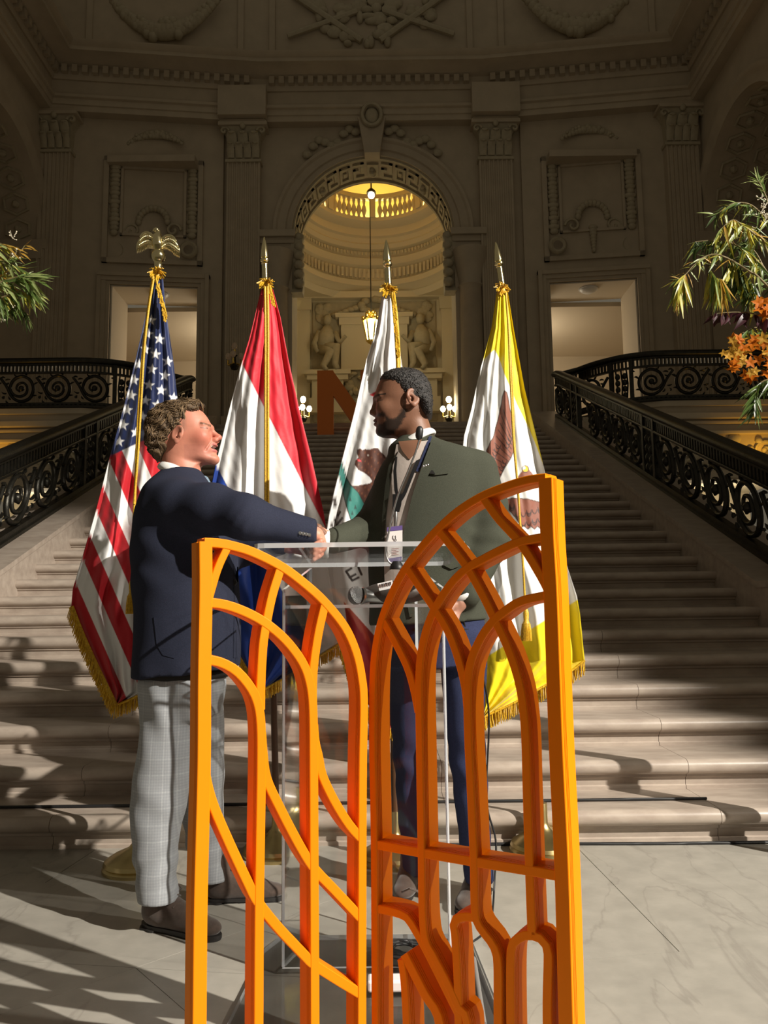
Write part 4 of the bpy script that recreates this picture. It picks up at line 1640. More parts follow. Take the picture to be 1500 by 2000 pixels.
A2 = lambda pts: cr((360, 1000), 3.75, pts)
A3 = lambda pts: cr((360, 1500), 3.75, pts)
B4 = lambda pts: cr((700, 900), 3.3333, pts)
B5 = lambda pts: cr((700, 1450), 3.3333, pts)
hw = 0.0106
left_bars = [
    ('outer_stile', A2([(158, 215), (160, 600), (150, 1200), (146, 1875)]) + A3([(122, 1000), (113, 1875)]), True, hw * 1.4),
    ('outer_arch', A2([(150, 222), (240, 226), (330, 240), (500, 290), (720, 400), (900, 535), (1040, 665), (1180, 840), (1262, 1020), (1303, 1200), (1320, 1400), (1312, 1875)]) + A3([(1308, 900), (1306, 1875)]), True, hw),
    ('middle_arch', A2([(160, 660), (300, 678), (450, 730), (600, 812), (750, 940), (870, 1100), (925, 1250), (948, 1450), (953, 1875)]) + A3([(958, 900), (962, 1875)]), True, hw),
    ('inner_arch', A2([(155, 1082), (260, 1098), (380, 1160), (480, 1270), (540, 1390), (566, 1560), (569, 1875)]) + A3([(560, 600), (553, 1100), (549, 1875)]), True, hw),
    ('fan_rib', A2([(325, 250), (255, 400), (205, 560), (178, 660)]), False, hw * 0.85),
    ('fan_rib', A2([(712, 410), (650, 610), (610, 800), (585, 950), (574, 1100), (566, 1280), (564, 1450)]), False, hw),
    ('fan_rib', A2([(1038, 670), (990, 880), (955, 1120), (946, 1300), (948, 1450)]), False, hw),
    ('lower_rib', A2([(142, 1690), (150, 1790)]) + A3([(165, 80), (220, 280), (330, 540), (470, 840), (545, 985), (700, 1180), (880, 1370), (950, 1440), (1100, 1540), (1310, 1668)]), False, hw),
    ('lower_rib', A2([(572, 1620), (582, 1760)]) + A3([(610, 80), (700, 280), (840, 550), (955, 735), (1100, 890), (1312, 1115)]), False, hw),
    ('lower_rib', A2([(955, 1560), (966, 1690), (992, 1800)]) + A3([(1020, 60), (1110, 250), (1220, 425), (1315, 530)]), False, hw),
]
right_bars = [
    ('outer_stile', B4([(1215, 112), (1228, 500), (1250, 900), (1283, 1833)]) + B5([(1322, 850), (1350, 1833)]), True, hw * 1.5),
    ('outer_arch', B4([(1215, 108), (1100, 122), (970, 160), (800, 228), (640, 328), (510, 445), (400, 568), (300, 700), (220, 845), (150, 1020), (112, 1180), (90, 1400), (86, 1833)]) + B5([(98, 650), (105, 1833)]), True, hw * 0.9),
    ('middle_arch', B4([(1225, 492), (1040, 528), (900, 590), (800, 642), (700, 700), (600, 795), (490, 965), (430, 1120), (395, 1300), (388, 1500), (392, 1833)]) + B5([(404, 700), (418, 1230), (480, 1390), (560, 1545), (650, 1740), (700, 1833)]), True, hw * 0.9),
    ('inner_arch', B4([(1240, 872), (1050, 915), (940, 985), (870, 1045), (790, 1155), (722, 1320), (704, 1500), (710, 1833)]) + B5([(725, 300), (745, 760), (755, 1130), (800, 1230), (872, 1330), (900, 1450), (903, 1833)]), True, hw * 0.9),
    ('fan_rib', B4([(800, 232), (900, 372), (1050, 540), (1180, 750), (1232, 850)]), False, hw * 0.9),
    ('fan_rib', B4([(510, 448), (600, 560), (700, 695), (800, 872), (880, 1035), (970, 1230), (1040, 1450), (1070, 1650), (1082, 1833)]) + B5([(1090, 300), (1105, 800), (1122, 1255)]), False, hw * 0.9),
    ('fan_rib', B4([(310, 700), (400, 835), (490, 968), (580, 1120), (645, 1300), (688, 1480), (705, 1640)]), False, hw * 0.9),
    ('fan_rib', B4([(150, 1035), (230, 1180), (310, 1345), (355, 1500), (382, 1640)]), False, hw * 0.9),
    ('cross_rail', B5([(100, 668), (400, 722), (740, 780), (1100, 838), (1325, 878)]), False, hw),
    ('letter_stroke', B5([(105, 1085), (205, 1105), (300, 1140), (350, 1210), (418, 1330), (520, 1530), (650, 1790)]), False, hw * 0.9),
    ('letter_stroke', B5([(752, 1145), (670, 1140), (612, 1175), (620, 1250), (636, 1500), (645, 1833)]), True, hw * 0.9),
    ('letter_stroke', B5([(290, 1385), (420, 1640), (520, 1833)]), True, hw * 1.1),
    ('letter_stroke', B5([(270, 1420), (290, 1560), (305, 1833)]), True, hw * 0.9),
    ('letter_stroke', B5([(1125, 1262), (1075, 1262), (1015, 1300), (985, 1385), (984, 1833)]), True, hw * 0.9),
    ('letter_stroke', B5([(1125, 1262), (1180, 1285), (1220, 1340), (1228, 1420), (1222, 1833)]), True, hw * 0.9),
]
gate_leaf('lattice_gate', 1, left_bars, math.radians(28), 'bright orange lattice gate leaf with quarter arches, left of the pair', HINGE - np.array([0.006, 0, 0]))
gate_leaf('lattice_gate', -1, right_bars, math.radians(34), 'taller shaded orange lattice gate leaf with letter shapes below, right of the pair', HINGE + np.array([0.012, 0, 0]))
# =================================================================== clear acrylic lectern
lect = empty('lectern', (0.02, 2.6, 0), 'clear acrylic lectern with sloping top standing behind the orange gate', 'lectern')
TK = 0.010


def pane(nm, corners, tk=TK, edge=True):
    """flat acrylic pane with thickness, polished bright edges as a sub-part"""
    P = [np.array(c, float) for c in corners]
    n = sum(np.cross(P[i] - P[0], P[(i + 1) % len(P)] - P[0]) for i in range(1, len(P)))
    n = n / np.linalg.norm(n) * tk / 2
    k = len(P)
    c = sum(P) / k
    vs = [p + n for p in P] + [p - n for p in P]
    mb = MB()
    mb.add(vs, [tuple(range(k)), tuple(range(2 * k - 1, k - 1, -1))])
    o = mb.build(nm, M_ACR, lect)
    if edge:
        mb = MB()
        mb.add(vs, [(i, (i + 1) % k, k + (i + 1) % k, k + i) for i in range(k)])
        e = mb.build('polished_edge', M_ACREDGE, o, fix=False)
    return o


yf, yb = 2.42, 2.62
fl_, fr_ = at(553, 1500, yf)[0], at(872, 1500, yf)[0]
bl_, br_ = at(607, 1140, yb)[0], at(812, 1140, yb)[0]
ztf, ztb = at(553, 1151, yf)[2], at(607, 1110, yb)[2]
pane('front_pane', [(fl_, yf, 0.02), (fr_, yf, 0.02), (fr_, yf, ztf), (fl_, yf, ztf)])
pane('side_pane', [(fl_, yf + 0.006, 0.02), (fl_, yf + 0.006, ztf), (bl_, yb, ztb), (bl_, yb, 0.02)])
pane('side_pane', [(fr_, yf + 0.006, 0.02), (fr_, yf + 0.006, ztf), (br_, yb, ztb), (br_, yb, 0.02)])
zs = at(700, 1184, 2.5)[2]
pane('shelf', [(fl_ + 0.02, yf + 0.01, zs), (fr_ - 0.02, yf + 0.01, zs), (br_ - 0.01, yb, zs), (bl_ + 0.01, yb, zs)])
# sloping top: high towards the audience, rounded corners
tl, tr = at(492, 1066, 2.25), at(912, 1066, 2.25)
zl = ztb + 0.012
tb = at(612, 1108, yb)
tb2 = at(806, 1108, yb)
top = []
for (p, q, r_) in (((tl[0], 2.25, tl[2]), 1, 0.03), ((tr[0], 2.25, tr[2]), 1, 0.03)):
    pass
P = [np.array([tl[0], 2.25, tl[2]]), np.array([tr[0], 2.25, tl[2]]), np.array([tb2[0] + 0.12, yb + 0.03, zl]), np.array([tb[0] - 0.12, yb + 0.03, zl])]
out = []
for i in range(4):
    a, b, c = P[i - 1], P[i], P[(i + 1) % 4]
    d1 = (a - b) / np.linalg.norm(a - b) * 0.035
    d2 = (c - b) / np.linalg.norm(c - b) * 0.035
    for t in (0, 0.33, 0.67, 1):
        out.append((1 - t) ** 2 * (b + d1) + 2 * t * (1 - t) * b + t * t * (b + d2))
pane('reading_board', out, 0.014)
# base plate on the floor
bp = [atz(517, 1858, 0.006), atz(548, 1834, 0.006), atz(880, 1830, 0.006), atz(925, 1850, 0.006)]
y2 = 2.08
out = [bp[0], bp[0] + np.array([0.012, 0.03, 0]), bp[1], bp[2], bp[3] + np.array([-0.012, 0.03, 0]), bp[3], np.array([bp[3][0] + 0.03, y2, 0.006]), np.array([bp[0][0] - 0.03, y2, 0.006])]
pane('base_plate', [np.array([p[0], p[1], 0.0085]) for p in out], 0.015)
# hand rail of bent acrylic beyond the board
mb = MB()
mb.tube(crom([at(900, 1064, 2.27), at(914, 1072, 2.32), at(917, 1092, 2.42), at(914, 1110, 2.47)], 5), 0.006, 8)
mb.build('bent_lip', M_ACREDGE, lect, 60)

# gooseneck microphone
mic = empty('gooseneck_microphone', at(775, 1108, 2.585), 'black gooseneck microphone on the clear lectern', 'microphone')
path = crom([at(775, 1108, 2.575), at(758, 1095, 2.575), at(753, 1072, 2.575), at(758, 1045, 2.575), at(775, 975, 2.575), at(797, 920, 2.575), at(812, 882, 2.575), at(819, 858, 2.575)], 6)
mb = MB()
mb.tube(path, 0.0032, 8)
mb.build('gooseneck', M_STEEL, mic, 60)
mb = MB()
c, d = at(818, 856, 2.575), at(820, 836, 2.575)
ax = (d - c) / np.linalg.norm(d - c)
rings = []
prof = [(0.004, -0.006), (0.010, 0.0), (0.0125, 0.008), (0.0125, 0.026), (0.011, 0.034), (0.006, 0.040), (0.001, 0.042)]
mb.lathe(prof, c, 14, axis=ax)
mb.build('windscreen', M_BLACK, mic, 60)
mb = MB()
b0 = at(775, 1108, 2.575)
mb.lathe([(0.0, 0.02), (0.012, 0.02), (0.02, 0.008), (0.024, 0.0), (0.024, -0.006), (0, -0.006)], (b0[0], b0[1], b0[2]), 16)
mb.build('base', M_BLACK, mic, 40)

# hand-held microphone lying on the shelf
hm = empty('handheld_microphone', at(697, 1165, 2.5), 'handheld microphone with silver mesh head lying on the lectern shelf', 'microphone')
c = at(695, 1156, 2.5)
mb = MB()
mb.ell((c[0], c[1], zs + 0.034), (0.026, 0.028, 0.030), 16, 12)
mb.build('mesh_head', mat('mic_mesh', (0.35, 0.35, 0.35), 0.35, 0.9, bump=1.0, bump_s=420), hm, 180)
mb = MB()
mb.lathe([(0.024, 0.0), (0.028, 0.005), (0.024, 0.012), (0.019, 0.03), (0.016, 0.14), (0, 0.142)], (c[0] + 0.016, c[1], zs + 0.033), 16, axis=(0.85, 0.5, -0.09))
mb.build('handle', M_STEEL, hm, 40)

# dark receiver bag with paper label on the shelf
bagc = at(775, 1150, 2.55)
bag = empty('equipment_pouch', (bagc[0], bagc[1], zs), 'dark rounded equipment pouch with white label on the lectern shelf', 'pouch')
F_ = Field((bagc[0] - 0.2, bagc[1] - 0.13, zs - 0.02), (bagc[0] + 0.2, bagc[1] + 0.13, zs + 0.16), 0.006)
F_.ell((bagc[0], bagc[1], zs + 0.042), (0.11, 0.06, 0.036), 0.01)
F_.ell((bagc[0] + 0.05, bagc[1] + 0.02, zs + 0.06), (0.06, 0.05, 0.03), 0.02)
V, Fq = F_.mesh()
V = smooth_verts(V, Fq, 2)
link('pouch_body', np_mesh('pouch_body', V, Fq), mat('brown_pouch', (0.05, 0.042, 0.036), 0.55), bag)
lb = [at(737, 1140, 2.466), at(766, 1133, 2.466), at(770, 1148, 2.466), at(741, 1154, 2.466)]
mb = MB()
mb.add([p for p in lb] + [p + np.array([0, 0.004, 0]) for p in lb], [(0, 1, 2, 3), (7, 6, 5, 4), (0, 4, 5, 1), (1, 5, 6, 2), (2, 6, 7, 3), (3, 7, 4, 0)])
mb.build('paper_label', M_WHITEP, bag)
mb = MB()
for k in range(7):
    p = at(741 + k * 3.6, 1148 - k * 0.8, 2.464)
    q = at(742 + k * 3.6, 1141 - k * 0.8, 2.464)
    mb.tube([p, q], 0.0012, 4)
    if k % 2:
        mb.tube([q, q + np.array([0.004, 0, -0.002])], 0.0012, 4)
mb.build('label_print', M_PRINT, bag)

# cables
mb = MB()
mb.tube(crom([at(893, 1158, 2.78), at(905, 1180, 2.8), at(906, 1215, 2.82), at(921, 1262, 2.86), at(940, 1310, 2.88), at(955, 1400, 2.9), at(950, 1560, 2.9), at(968, 1640, 2.9),
               at(966, 1720, 2.88), at(962, 1780, 2.8)] + [atz(955, 1812, 0.006), atz(930, 1835, 0.006), atz(912, 1842, 0.006)], 6), 0.0035, 6)
mb.build('microphone_cable', M_BLACK, None, 60, 'thin black cable hanging from the lectern to the floor', 'cable')
stepc = []
for u_, v_ in ((-20, 1584), (120, 1582), (300, 1581), (520, 1580), (760, 1576), (1000, 1572), (1200, 1568), (1380, 1558)):
    q = at(u_, v_, Z0 + T + 0.17)
    stepc.append((q[0], q[1] , HS + 0.008))
mb = MB()
mb.tube(crom(stepc, 5), 0.007, 6)
mb.build('floor_cable', M_BLACK, None, 60, 'long black cable lying along the tread of the lowest step', 'cable')
fc = [(x, 3.622 + 0.012 * math.sin(x * 3), 0.007) for x in np.linspace(0.3, 3.2, 12)]
mb = MB()
mb.tube(crom(fc, 4), 0.007, 6)
mb.build('floor_cable', M_BLACK, None, 60, 'black cable on the floor along the foot of the stair, right side', 'cable')
coil = atz(800, 1880, 0.01)
mb = MB()
r3 = random.Random(4)
pts = []
for k in range(150):
    a = k * 0.42
    rr = 0.055 + 0.022 * math.sin(k * 0.37) + 0.01 * r3.random()
    pts.append((coil[0] + 1.25 * rr * math.cos(a), coil[1] + 0.85 * rr * math.sin(a), 0.024 + 0.03 * abs(math.sin(k * 0.21))))
mb.tube(crom(pts, 2), 0.0038, 6)
mb.build('coiled_cable', M_BLACK, None, 60, 'coil of black cable lying on the lectern base', 'cable')
ps = atz(765, 1930, 0.02)
mb = MB()
mb.cbox((ps[0] - 0.0, ps[1], 0.034), (0.13, 0.05, 0.03))
bevel(mb.build('power_strip', M_WHITEP, None, None, 'white power strip beside the coiled cable', 'power strip'), 0.006)
sr = []
p0, p1 = atz(925, 1880, 0.02), atz(945, 2010, 0.02)
mb = MB()
mb.tube([np.array([p0[0], p0[1], 0.03]), np.array([p1[0], p1[1], 0.03])], 0.008, 8)
mb.build('cable_cover', mat('grey_rubber', (0.2, 0.19, 0.18), 0.7), None, 60, 'grey rubber cable strip running to the lectern base', 'cable')
# =================================================================== four parade flags
def inpoly(U, Vv, poly):
    r = np.zeros(U.shape, bool)
    n = len(poly)
    for i in range(n):
        x1, y1 = poly[i]
        x2, y2 = poly[(i + 1) % n]
        c = ((y1 > Vv) != (y2 > Vv)) & (U < (x2 - x1) * (Vv - y1) / (y2 - y1 + 1e-9) + x1)
        r ^= c
    return r


def seg_d(U, Vv, a, b):
    ax, ay = a
    bx, by = b[0] - ax, b[1] - ay
    t = np.clip(((U - ax) * bx + (Vv - ay) * by) / (bx * bx + by * by + 1e-9), 0, 1)
    return np.hypot(U - ax - t * bx, Vv - ay - t * by)


def star(cx_, cy_, r, rot=0.0):
    return [(cx_ + (r if k % 2 == 0 else r * 0.4) * math.sin(rot + k * PI / 5), cy_ - (r if k % 2 == 0 else r * 0.4) * math.cos(rot + k * PI / 5)) for k in range(10)]


WHITE = (0.80, 0.80, 0.80)
RED = (0.50, 0.012, 0.022)
BLUE = (0.012, 0.022, 0.085)
GOLD = (0.80, 0.52, 0.03)


def flag(name, label, depth, left, right, vtop, vbot, colfn, folds, pole_base, pole_top, finial, hems, nu=210, nv=520, bulge=0.035, seed=0, foldfn=None):
    """the cloth hangs from the pole top in folds; left/right give the outline at each height"""
    B = atz(pole_base[0], pole_base[1], 0.0)
    base = np.array([B[0], depth + 0.05, 0])
    root = empty(name, base, label, 'flag', 'parade flags on poles in front of the stair')
    L = np.array(left, float)
    R = np.array(right, float)
    vs = np.linspace(vtop, vbot, nv)
    us = np.linspace(0, 1, nu)
    Lv = np.interp(vs, L[:, 0], L[:, 1])
    Rv = np.interp(vs, R[:, 0], R[:, 1])
    U = Lv[:, None] + (Rv - Lv)[:, None] * us[None, :]
    Vv = np.repeat(vs[:, None], nu, 1)
    tt = (vs - vtop) / (vbot - vtop)
    # depth of the cloth: rounded bundle with folds that radiate from the top
    s = us[None, :]
    amp = (0.007 + 0.020 * np.clip(tt * 1.6, 0, 1))[:, None]
    dep = -bulge * np.sin(PI * s) * (0.35 + 0.65 * np.sqrt(tt))[:, None]
    for (f, ph, a) in folds:
        dep = dep + amp * a * np.sin(2 * PI * f * s + ph + 0.8 * tt[:, None])
    if foldfn is not None:
        dep = dep + foldfn(U, Vv, s)
    dep = dep + 0.0022 * np.sin(U * 0.11 + Vv * 0.045 + seed) * np.sin(Vv * 0.02 + U * 0.05) + 0.0004 * np.sin(U * 0.35 - Vv * 0.16)
    P = np.zeros((nv, nu, 3))
    D = _F[None, None, :] + _R[None, None, :] * ((U - 750) / FPX)[..., None] - _U[None, None, :] * ((Vv - 1000) / FPX)[..., None]
    yy = depth + dep
    P = CAM + D * (yy / D[..., 1])[..., None]
    du, dv = (Rv - Lv).max() / nu * 0.33, (vbot - vtop) / nv * 0.33
    cols = sum(colfn(U + a * du, Vv + b * dv, s + 0 * U) for a in (-1, 1) for b in (-1, 1)) / 4
    # closed bundle: front sheet plus a back sheet of the same cloth
    idx = np.arange(nv * nu).reshape(nv, nu)
    Fq = np.stack([idx[:-1, :-1], idx[:-1, 1:], idx[1:, 1:], idx[1:, :-1]], -1).reshape(-1, 4)
    me = np_mesh('cloth', P.reshape(-1, 3), Fq, True, cols.reshape(-1, 3))
    cl = link('cloth', me, M_CLOTH, root)
    # back of the bundle (coarser)
    sub = slice(None, None, 6)
    Ub, Vb = U[sub], Vv[sub]
    yb_ = depth + 0.05 * np.sin(PI * s) * (0.3 + 0.7 * tt[sub])[:, None] + 0.012 * np.sin(2 * PI * 5 * s + 1) * tt[sub][:, None] * np.sin(PI * s)
    yb_[:, 0] = yy[sub][:, 0]
    yb_[:, -1] = yy[sub][:, -1]
    Db = D[sub]
    Pb = CAM + Db * (yb_ / Db[..., 1])[..., None]
    m = Pb.shape[0]
    ib = np.arange(m * nu).reshape(m, nu)
    Fb = np.stack([ib[:-1, :-1], ib[1:, :-1], ib[1:, 1:], ib[:-1, 1:]], -1).reshape(-1, 4)
    meb = np_mesh('cloth_back', Pb.reshape(-1, 3), Fb, True, cols[sub].reshape(-1, 3))
    link('cloth_back', meb, M_CLOTH, root)
    # gold fringe along the hems: band and hanging strands
    r4 = random.Random(seed + 3)
    for hem, drop in hems:
        H = crom([np.array(h, float) for h in hem], 12)
        mb = MB()
        lens = 0
        for i in range(len(H) - 1):
            a, b = H[i], H[i + 1]
            dl = np.linalg.norm(b - a)
            for k in range(max(1, int(dl / 1.3))):
                t = (k + r4.random() * 0.5) / max(1, int(dl / 1.3))
                p = a + (b - a) * t
                dy = depth - 0.03 + r4.uniform(-0.012, 0.012)
                q = p + np.array(drop) * (0.9 + 0.25 * r4.random()) + np.array([r4.uniform(-1.5, 1.5), 0])
                mid = (p + q) / 2 + np.array([r4.uniform(-1, 1), 0])
                mb.tube([at(p[0], p[1] - 2, dy), at(mid[0], mid[1], dy - 0.006), at(q[0], q[1], dy - 0.002)], [0.0018, 0.0022, 0.0018], 4)
        mb.build('fringe', M_FRINGE, root, 60, kind='stuff')
        mb = MB()
        mb.tube([at(h[0], h[1], depth - 0.032) for h in H], 0.011, 8, flat=0.5)
        mb.build('fringe_heading', M_FRINGE, root, 60)
    # pole, base, finial
    tp = at(pole_top[0], pole_top[1], depth + 0.01)
    mb = MB()
    mb.tube([base + np.array([0, 0, 0.03]), (base + tp) / 2, tp], [0.0145, 0.0145, 0.013], 12)
    mb.build('pole', M_POLE, root, 60)
    mb = MB()
    mb.lathe([(0.0, 0.20), (0.021, 0.20), (0.022, 0.12), (0.028, 0.105), (0.045, 0.085), (0.10, 0.062), (0.136, 0.04), (0.142, 0.026), (0.136, 0.02), (0.145, 0.012), (0.145, 0.0), (0, 0.0)], base, 36)
    mb.build('base', M_BRASS, root, 35)
    return root, tp, base, depth


def spear(root, p, tip):
    ax = tip - p
    h = np.linalg.norm(ax)
    fr = empty
    mb = MB()
    mb.lathe([(0.0145, -0.03), (0.0145, h * 0.36), (0.017, h * 0.37), (0.012, h * 0.40), (0.020, h * 0.43), (0.021, h * 0.47), (0.012, h * 0.50), (0.018, h * 0.52), (0.019, h * 0.56),
              (0.014, h * 0.75), (0.005, h * 0.95), (0.0005, h)], p, 14, axis=ax / h)
    mb.build('spear_finial', M_SHINYGOLD, root, 40)


def bow(root, c, dep, r=17, n=46, seed=0):
    """knot of cord ends at the pole head"""
    r4 = random.Random(seed)
    mb = MB()
    for k in range(n):
        a = r4.uniform(0, 2 * PI)
        L = r * r4.uniform(0.55, 1.15)
        p = at(c[0] + r4.uniform(-6, 6), c[1] + r4.uniform(-3, 6), dep + 0.02 * math.sin(a))
        q = at(c[0] + L * math.cos(a), c[1] + 0.8 * L * math.sin(a) + 4, dep - 0.03 + 0.03 * math.sin(a * 2))
        mid = (p + q) / 2 + np.array([0, 0, 0.006])
        mb.tube([p, mid, q], [0.0032, 0.0028, 0.0022], 5)
    b = at(c[0], c[1] + 10, dep)
    mb.lathe([(0.018, 0.014), (0.024, 0.008), (0.024, -0.008), (0.018, -0.014)], b, 14)
    mb.build('cord_bow', M_CORD, root, 60)


def cord(root, px, dep, r=0.0052, tassel=None, twin=None):
    for off in ((0,) if not twin else (-twin, twin)):
        mb = MB()
        mb.tube(crom([at(u + off, v, dep) for u, v in px], 8), r, 8)
        mb.build('cord', M_CORD, root, 60)
    if tassel:
        a, b = at(*tassel[0], dep), at(*tassel[1], dep)
        h = np.linalg.norm(b - a)
        ax = (b - a) / h
        t = MB()
        t.lathe([(0.004, -0.01), (0.010, 0.0), (0.013, h * 0.1), (0.011, h * 0.35), (0.015, h * 0.42), (0.018, h * 0.5), (0.020, h * 0.95), (0.014, h), (0.0, h)], a, 14, axis=ax)
        o = t.build('tassel', M_CORD, root, 40)
        t = MB()
        q0 = a + ax * h * 0.45
        for k in range(24):
            an = 2 * PI * k / 24
            e = np.array([math.cos(an), math.sin(an), 0]) * 0.0195
            t.tube([q0 + e * 0.8, q0 + ax * h * 0.3 + e * 1.05, q0 + ax * h * 0.58 + e * 1.1], 0.0022, 4)
        s = t.build('tassel_strands', M_FRINGE, o, 60, kind='stuff')


def paint(U, Vv, base):
    return np.broadcast_to(np.array(base, float), U.shape + (3,)).copy()


# ---- stars and stripes
STARS = [(295, 625), (289, 652), (311.5, 662), (284, 682), (304, 691.6), (327.5, 706), (271, 712), (297, 721), (322, 733.5), (262.5, 742), (291, 752), (315, 762), (257, 772), (284, 782), (339, 777),
         (307, 791), (249, 800.5), (278, 813), (241, 830), (265, 845), (233, 862), (331, 806), (300, 822), (323, 836), (292, 851)]


def col_us(U, Vv, s):
    C = paint(U, Vv, WHITE)
    k = np.floor((U - 0.44 * (Vv - 1181) - 167) / 34).astype(int)
    C[(k % 2) == 1] = RED
    canton = Vv < 890 - (U - 217) * 0.47
    C[canton] = BLUE
    for (x, y) in STARS:
        C[inpoly(U, Vv, star(x, y, 11.5, 0.12)) & canton] = (0.82, 0.82, 0.83)
    return C


r_, tp, base, dp = flag('parade_flag', 'stars and stripes flag with gold fringe and eagle finial behind the man in navy', 3.33,
                        [(535, 300), (600, 288), (700, 265), (800, 240), (900, 212), (1000, 186), (1080, 163), (1150, 142), (1185, 139), (1240, 160), (1300, 188), (1378, 225)],
                        [(535, 318), (600, 323), (700, 338), (790, 348), (900, 352), (1100, 345), (1250, 312), (1330, 288), (1352, 283), (1378, 230)],
                        535, 1378, col_us, [(3, 0.4, 0.55), (5.3, 1.7, 0.35)], (278, 1690), (308, 530), 'eagle',
                        [([(139, 1185), (162, 1243), (190, 1305), (225, 1377)], (-7, 22)), ([(225, 1377), (255, 1366), (284, 1351)], (-2, 24))], seed=1,
                        foldfn=lambda U, V_, s: 0.02 * np.exp(-((U - (300 - (V_ - 560) * 0.1)) / 9.0) ** 2) * np.clip((V_ - 560) / 80, 0, 1))
bow(r_, (306, 530), dp - 0.01, seed=1)
cord(r_, [(299, 540), (290, 600), (280, 680), (272, 780), (267, 880), (263, 980), (259, 1060), (258, 1137)], dp - 0.10, 0.006, ((258, 1136), (257, 1197)))
cord(r_, [(300, 545), (291, 600), (282, 680), (276, 780), (270, 880), (262, 985)], dp - 0.105, 0.005)
mb = MB()
rr = random.Random(3)
for k in range(40):
    t = k / 40
    p = at(306 + 17 * t + rr.uniform(-3, 3), 545 + 70 * t, dp - 0.045)
    q = at(306 + 17 * t + rr.uniform(-4, 4) + 2, 545 + 70 * t + 16, dp - 0.05)
    mb.tube([p, q], 0.003, 5)
mb.build('hanging_tassels', M_CORD, r_, 60, kind='stuff')
# eagle finial
E0 = at(309, 520, dp)
k_ = dp / FPX


def eg(u, v, d=0.0):
    return at(u, v, dp + d)


mb = MB()
mb.lathe([(0.014, -0.02), (0.017, 0.0), (0.017, 0.016), (0.022, 0.022), (0.029, 0.036), (0.031, 0.05), (0.026, 0.066), (0.014, 0.076), (0.0, 0.078)], E0, 18)
eb = mb.build('eagle_globe', M_SHINYGOLD, r_, 40)
mb = MB()
mb.tube(crom([eg(309, 492), eg(308, 478, -0.004), eg(307, 465, -0.004), eg(309, 455), eg(307, 450, -0.004)], 5), [0.014, 0.026, 0.024, 0.013, 0.011], 12)
mb.ell(eg(305, 449, -0.002), (0.013, 0.011, 0.011), 10, 7)
mb.tube([eg(301, 448, -0.004), eg(298, 451, -0.005)], [0.006, 0.001], 6)
mb.tube([eg(305, 490, -0.01), eg(303, 498, -0.02)], [0.008, 0.004], 6)
mb.tube([eg(312, 490, -0.01), eg(313, 498, -0.02)], [0.008, 0.004], 6)
mb.build('eagle_body', M_SHINYGOLD, r_, 180)
for s2, lead, ends in ((-1, [(305, 474), (299, 463), (291, 456), (281, 456), (274, 464)], [(300, 487), (294, 486), (286, 487), (278, 492), (268, 495)]),
                       (1, [(313, 476), (319, 466), (327, 461), (337, 463), (344, 472)], [(320, 489), (326, 489), (334, 492), (342, 500), (350, 504)])):
    mb = MB()
    LE = crom([np.array(p, float) for p in lead], 6)
    EN = crom([np.array(p, float) for p in ends], 6)
    mb.tube([eg(a, b, -0.006) for a, b in LE], [0.008, 0.0085, 0.008, 0.006], 8)
    nf = 13
    for q in range(nf):
        t = q / (nf - 1)
        a0 = np.array([np.interp(t * (len(LE) - 1), range(len(LE)), [p[k] for p in LE]) for k in range(2)])
        a2 = np.array([np.interp(t * (len(EN) - 1), range(len(EN)), [p[k] for p in EN]) for k in range(2)])
        a1 = (a0 + a2) / 2 + np.array([s2 * 2.0 * t, -1])
        mb.tube(crom([eg(*a0), eg(*a1, -0.006), eg(*a2, 0.006)], 4), [0.004, 0.0062, 0.0058, 0.0015], 6, flat=0.45)
        for w_, z_ in ((0.32, -0.011), (0.62, -0.010)):
            b2 = a0 + (a2 - a0) * w_
            b0 = a0 + (a2 - a0) * max(0, w_ - 0.34)
            mb.tube([eg(*b0, z_ + 0.004), eg(*((b0 + b2) / 2), z_), eg(*b2, z_)], [0.003, 0.0055, 0.0012], 6, flat=0.5)
    mb.build('eagle_wing', M_SHINYGOLD, r_, 180)


# ---- red white blue tricolour
def col_nl(U, Vv, s):
    C = paint(U, Vv, WHITE)
    rb = 472 + (Vv - 708) * 0.5076
    C[U > rb] = (0.62, 0.012, 0.03)
    bb = 424 + (Vv - 912) * 0.525
    C[U < bb] = (0.008, 0.045, 0.30)
    # stitched seams
    for e in (rb, bb):
        C[np.abs(U - e) < 1.0] *= 0.75
    return C


r_, tp, base, dp = flag('parade_flag', 'red white and blue tricolour flag with spear finial between the two men', 3.50,
                        [(565, 510), (620, 497), (660, 487), (708, 472), (800, 447), (900, 422), (1000, 402), (1100, 398), (1180, 420), (1270, 458), (1353, 505)],
                        [(565, 533), (620, 548), (700, 563), (800, 585), (900, 610), (1000, 632), (1100, 648), (1180, 660), (1258, 662), (1353, 508)],
                        565, 1353, col_nl, [(2.5, 0.9, 0.6), (4.4, 2.4, 0.4), (7, 0.3, 0.15)], (540, 1670), (518, 560), 'spear',
                        [([(400, 1130), (430, 1210), (458, 1270), (505, 1352)], (2, 16)), ([(505, 1352), (560, 1322), (610, 1290), (662, 1259)], (1, 20))], seed=2,
                        foldfn=lambda U, V_, s: 0.03 * np.exp(-((U - 506 + (V_ - 800) * 0.02) / 11.0) ** 2) * np.clip((V_ - 700) / 150, 0, 1))
spear(r_, at(518, 548, dp), at(516, 462, dp))
bow(r_, (519, 550), dp - 0.01, 16, seed=2)
cord(r_, [(520, 560), (521, 640), (521, 740), (521, 850), (521, 976), (520, 1040)], dp - 0.12, 0.0058, None, 2.6)
mb = MB()
rr = random.Random(3)
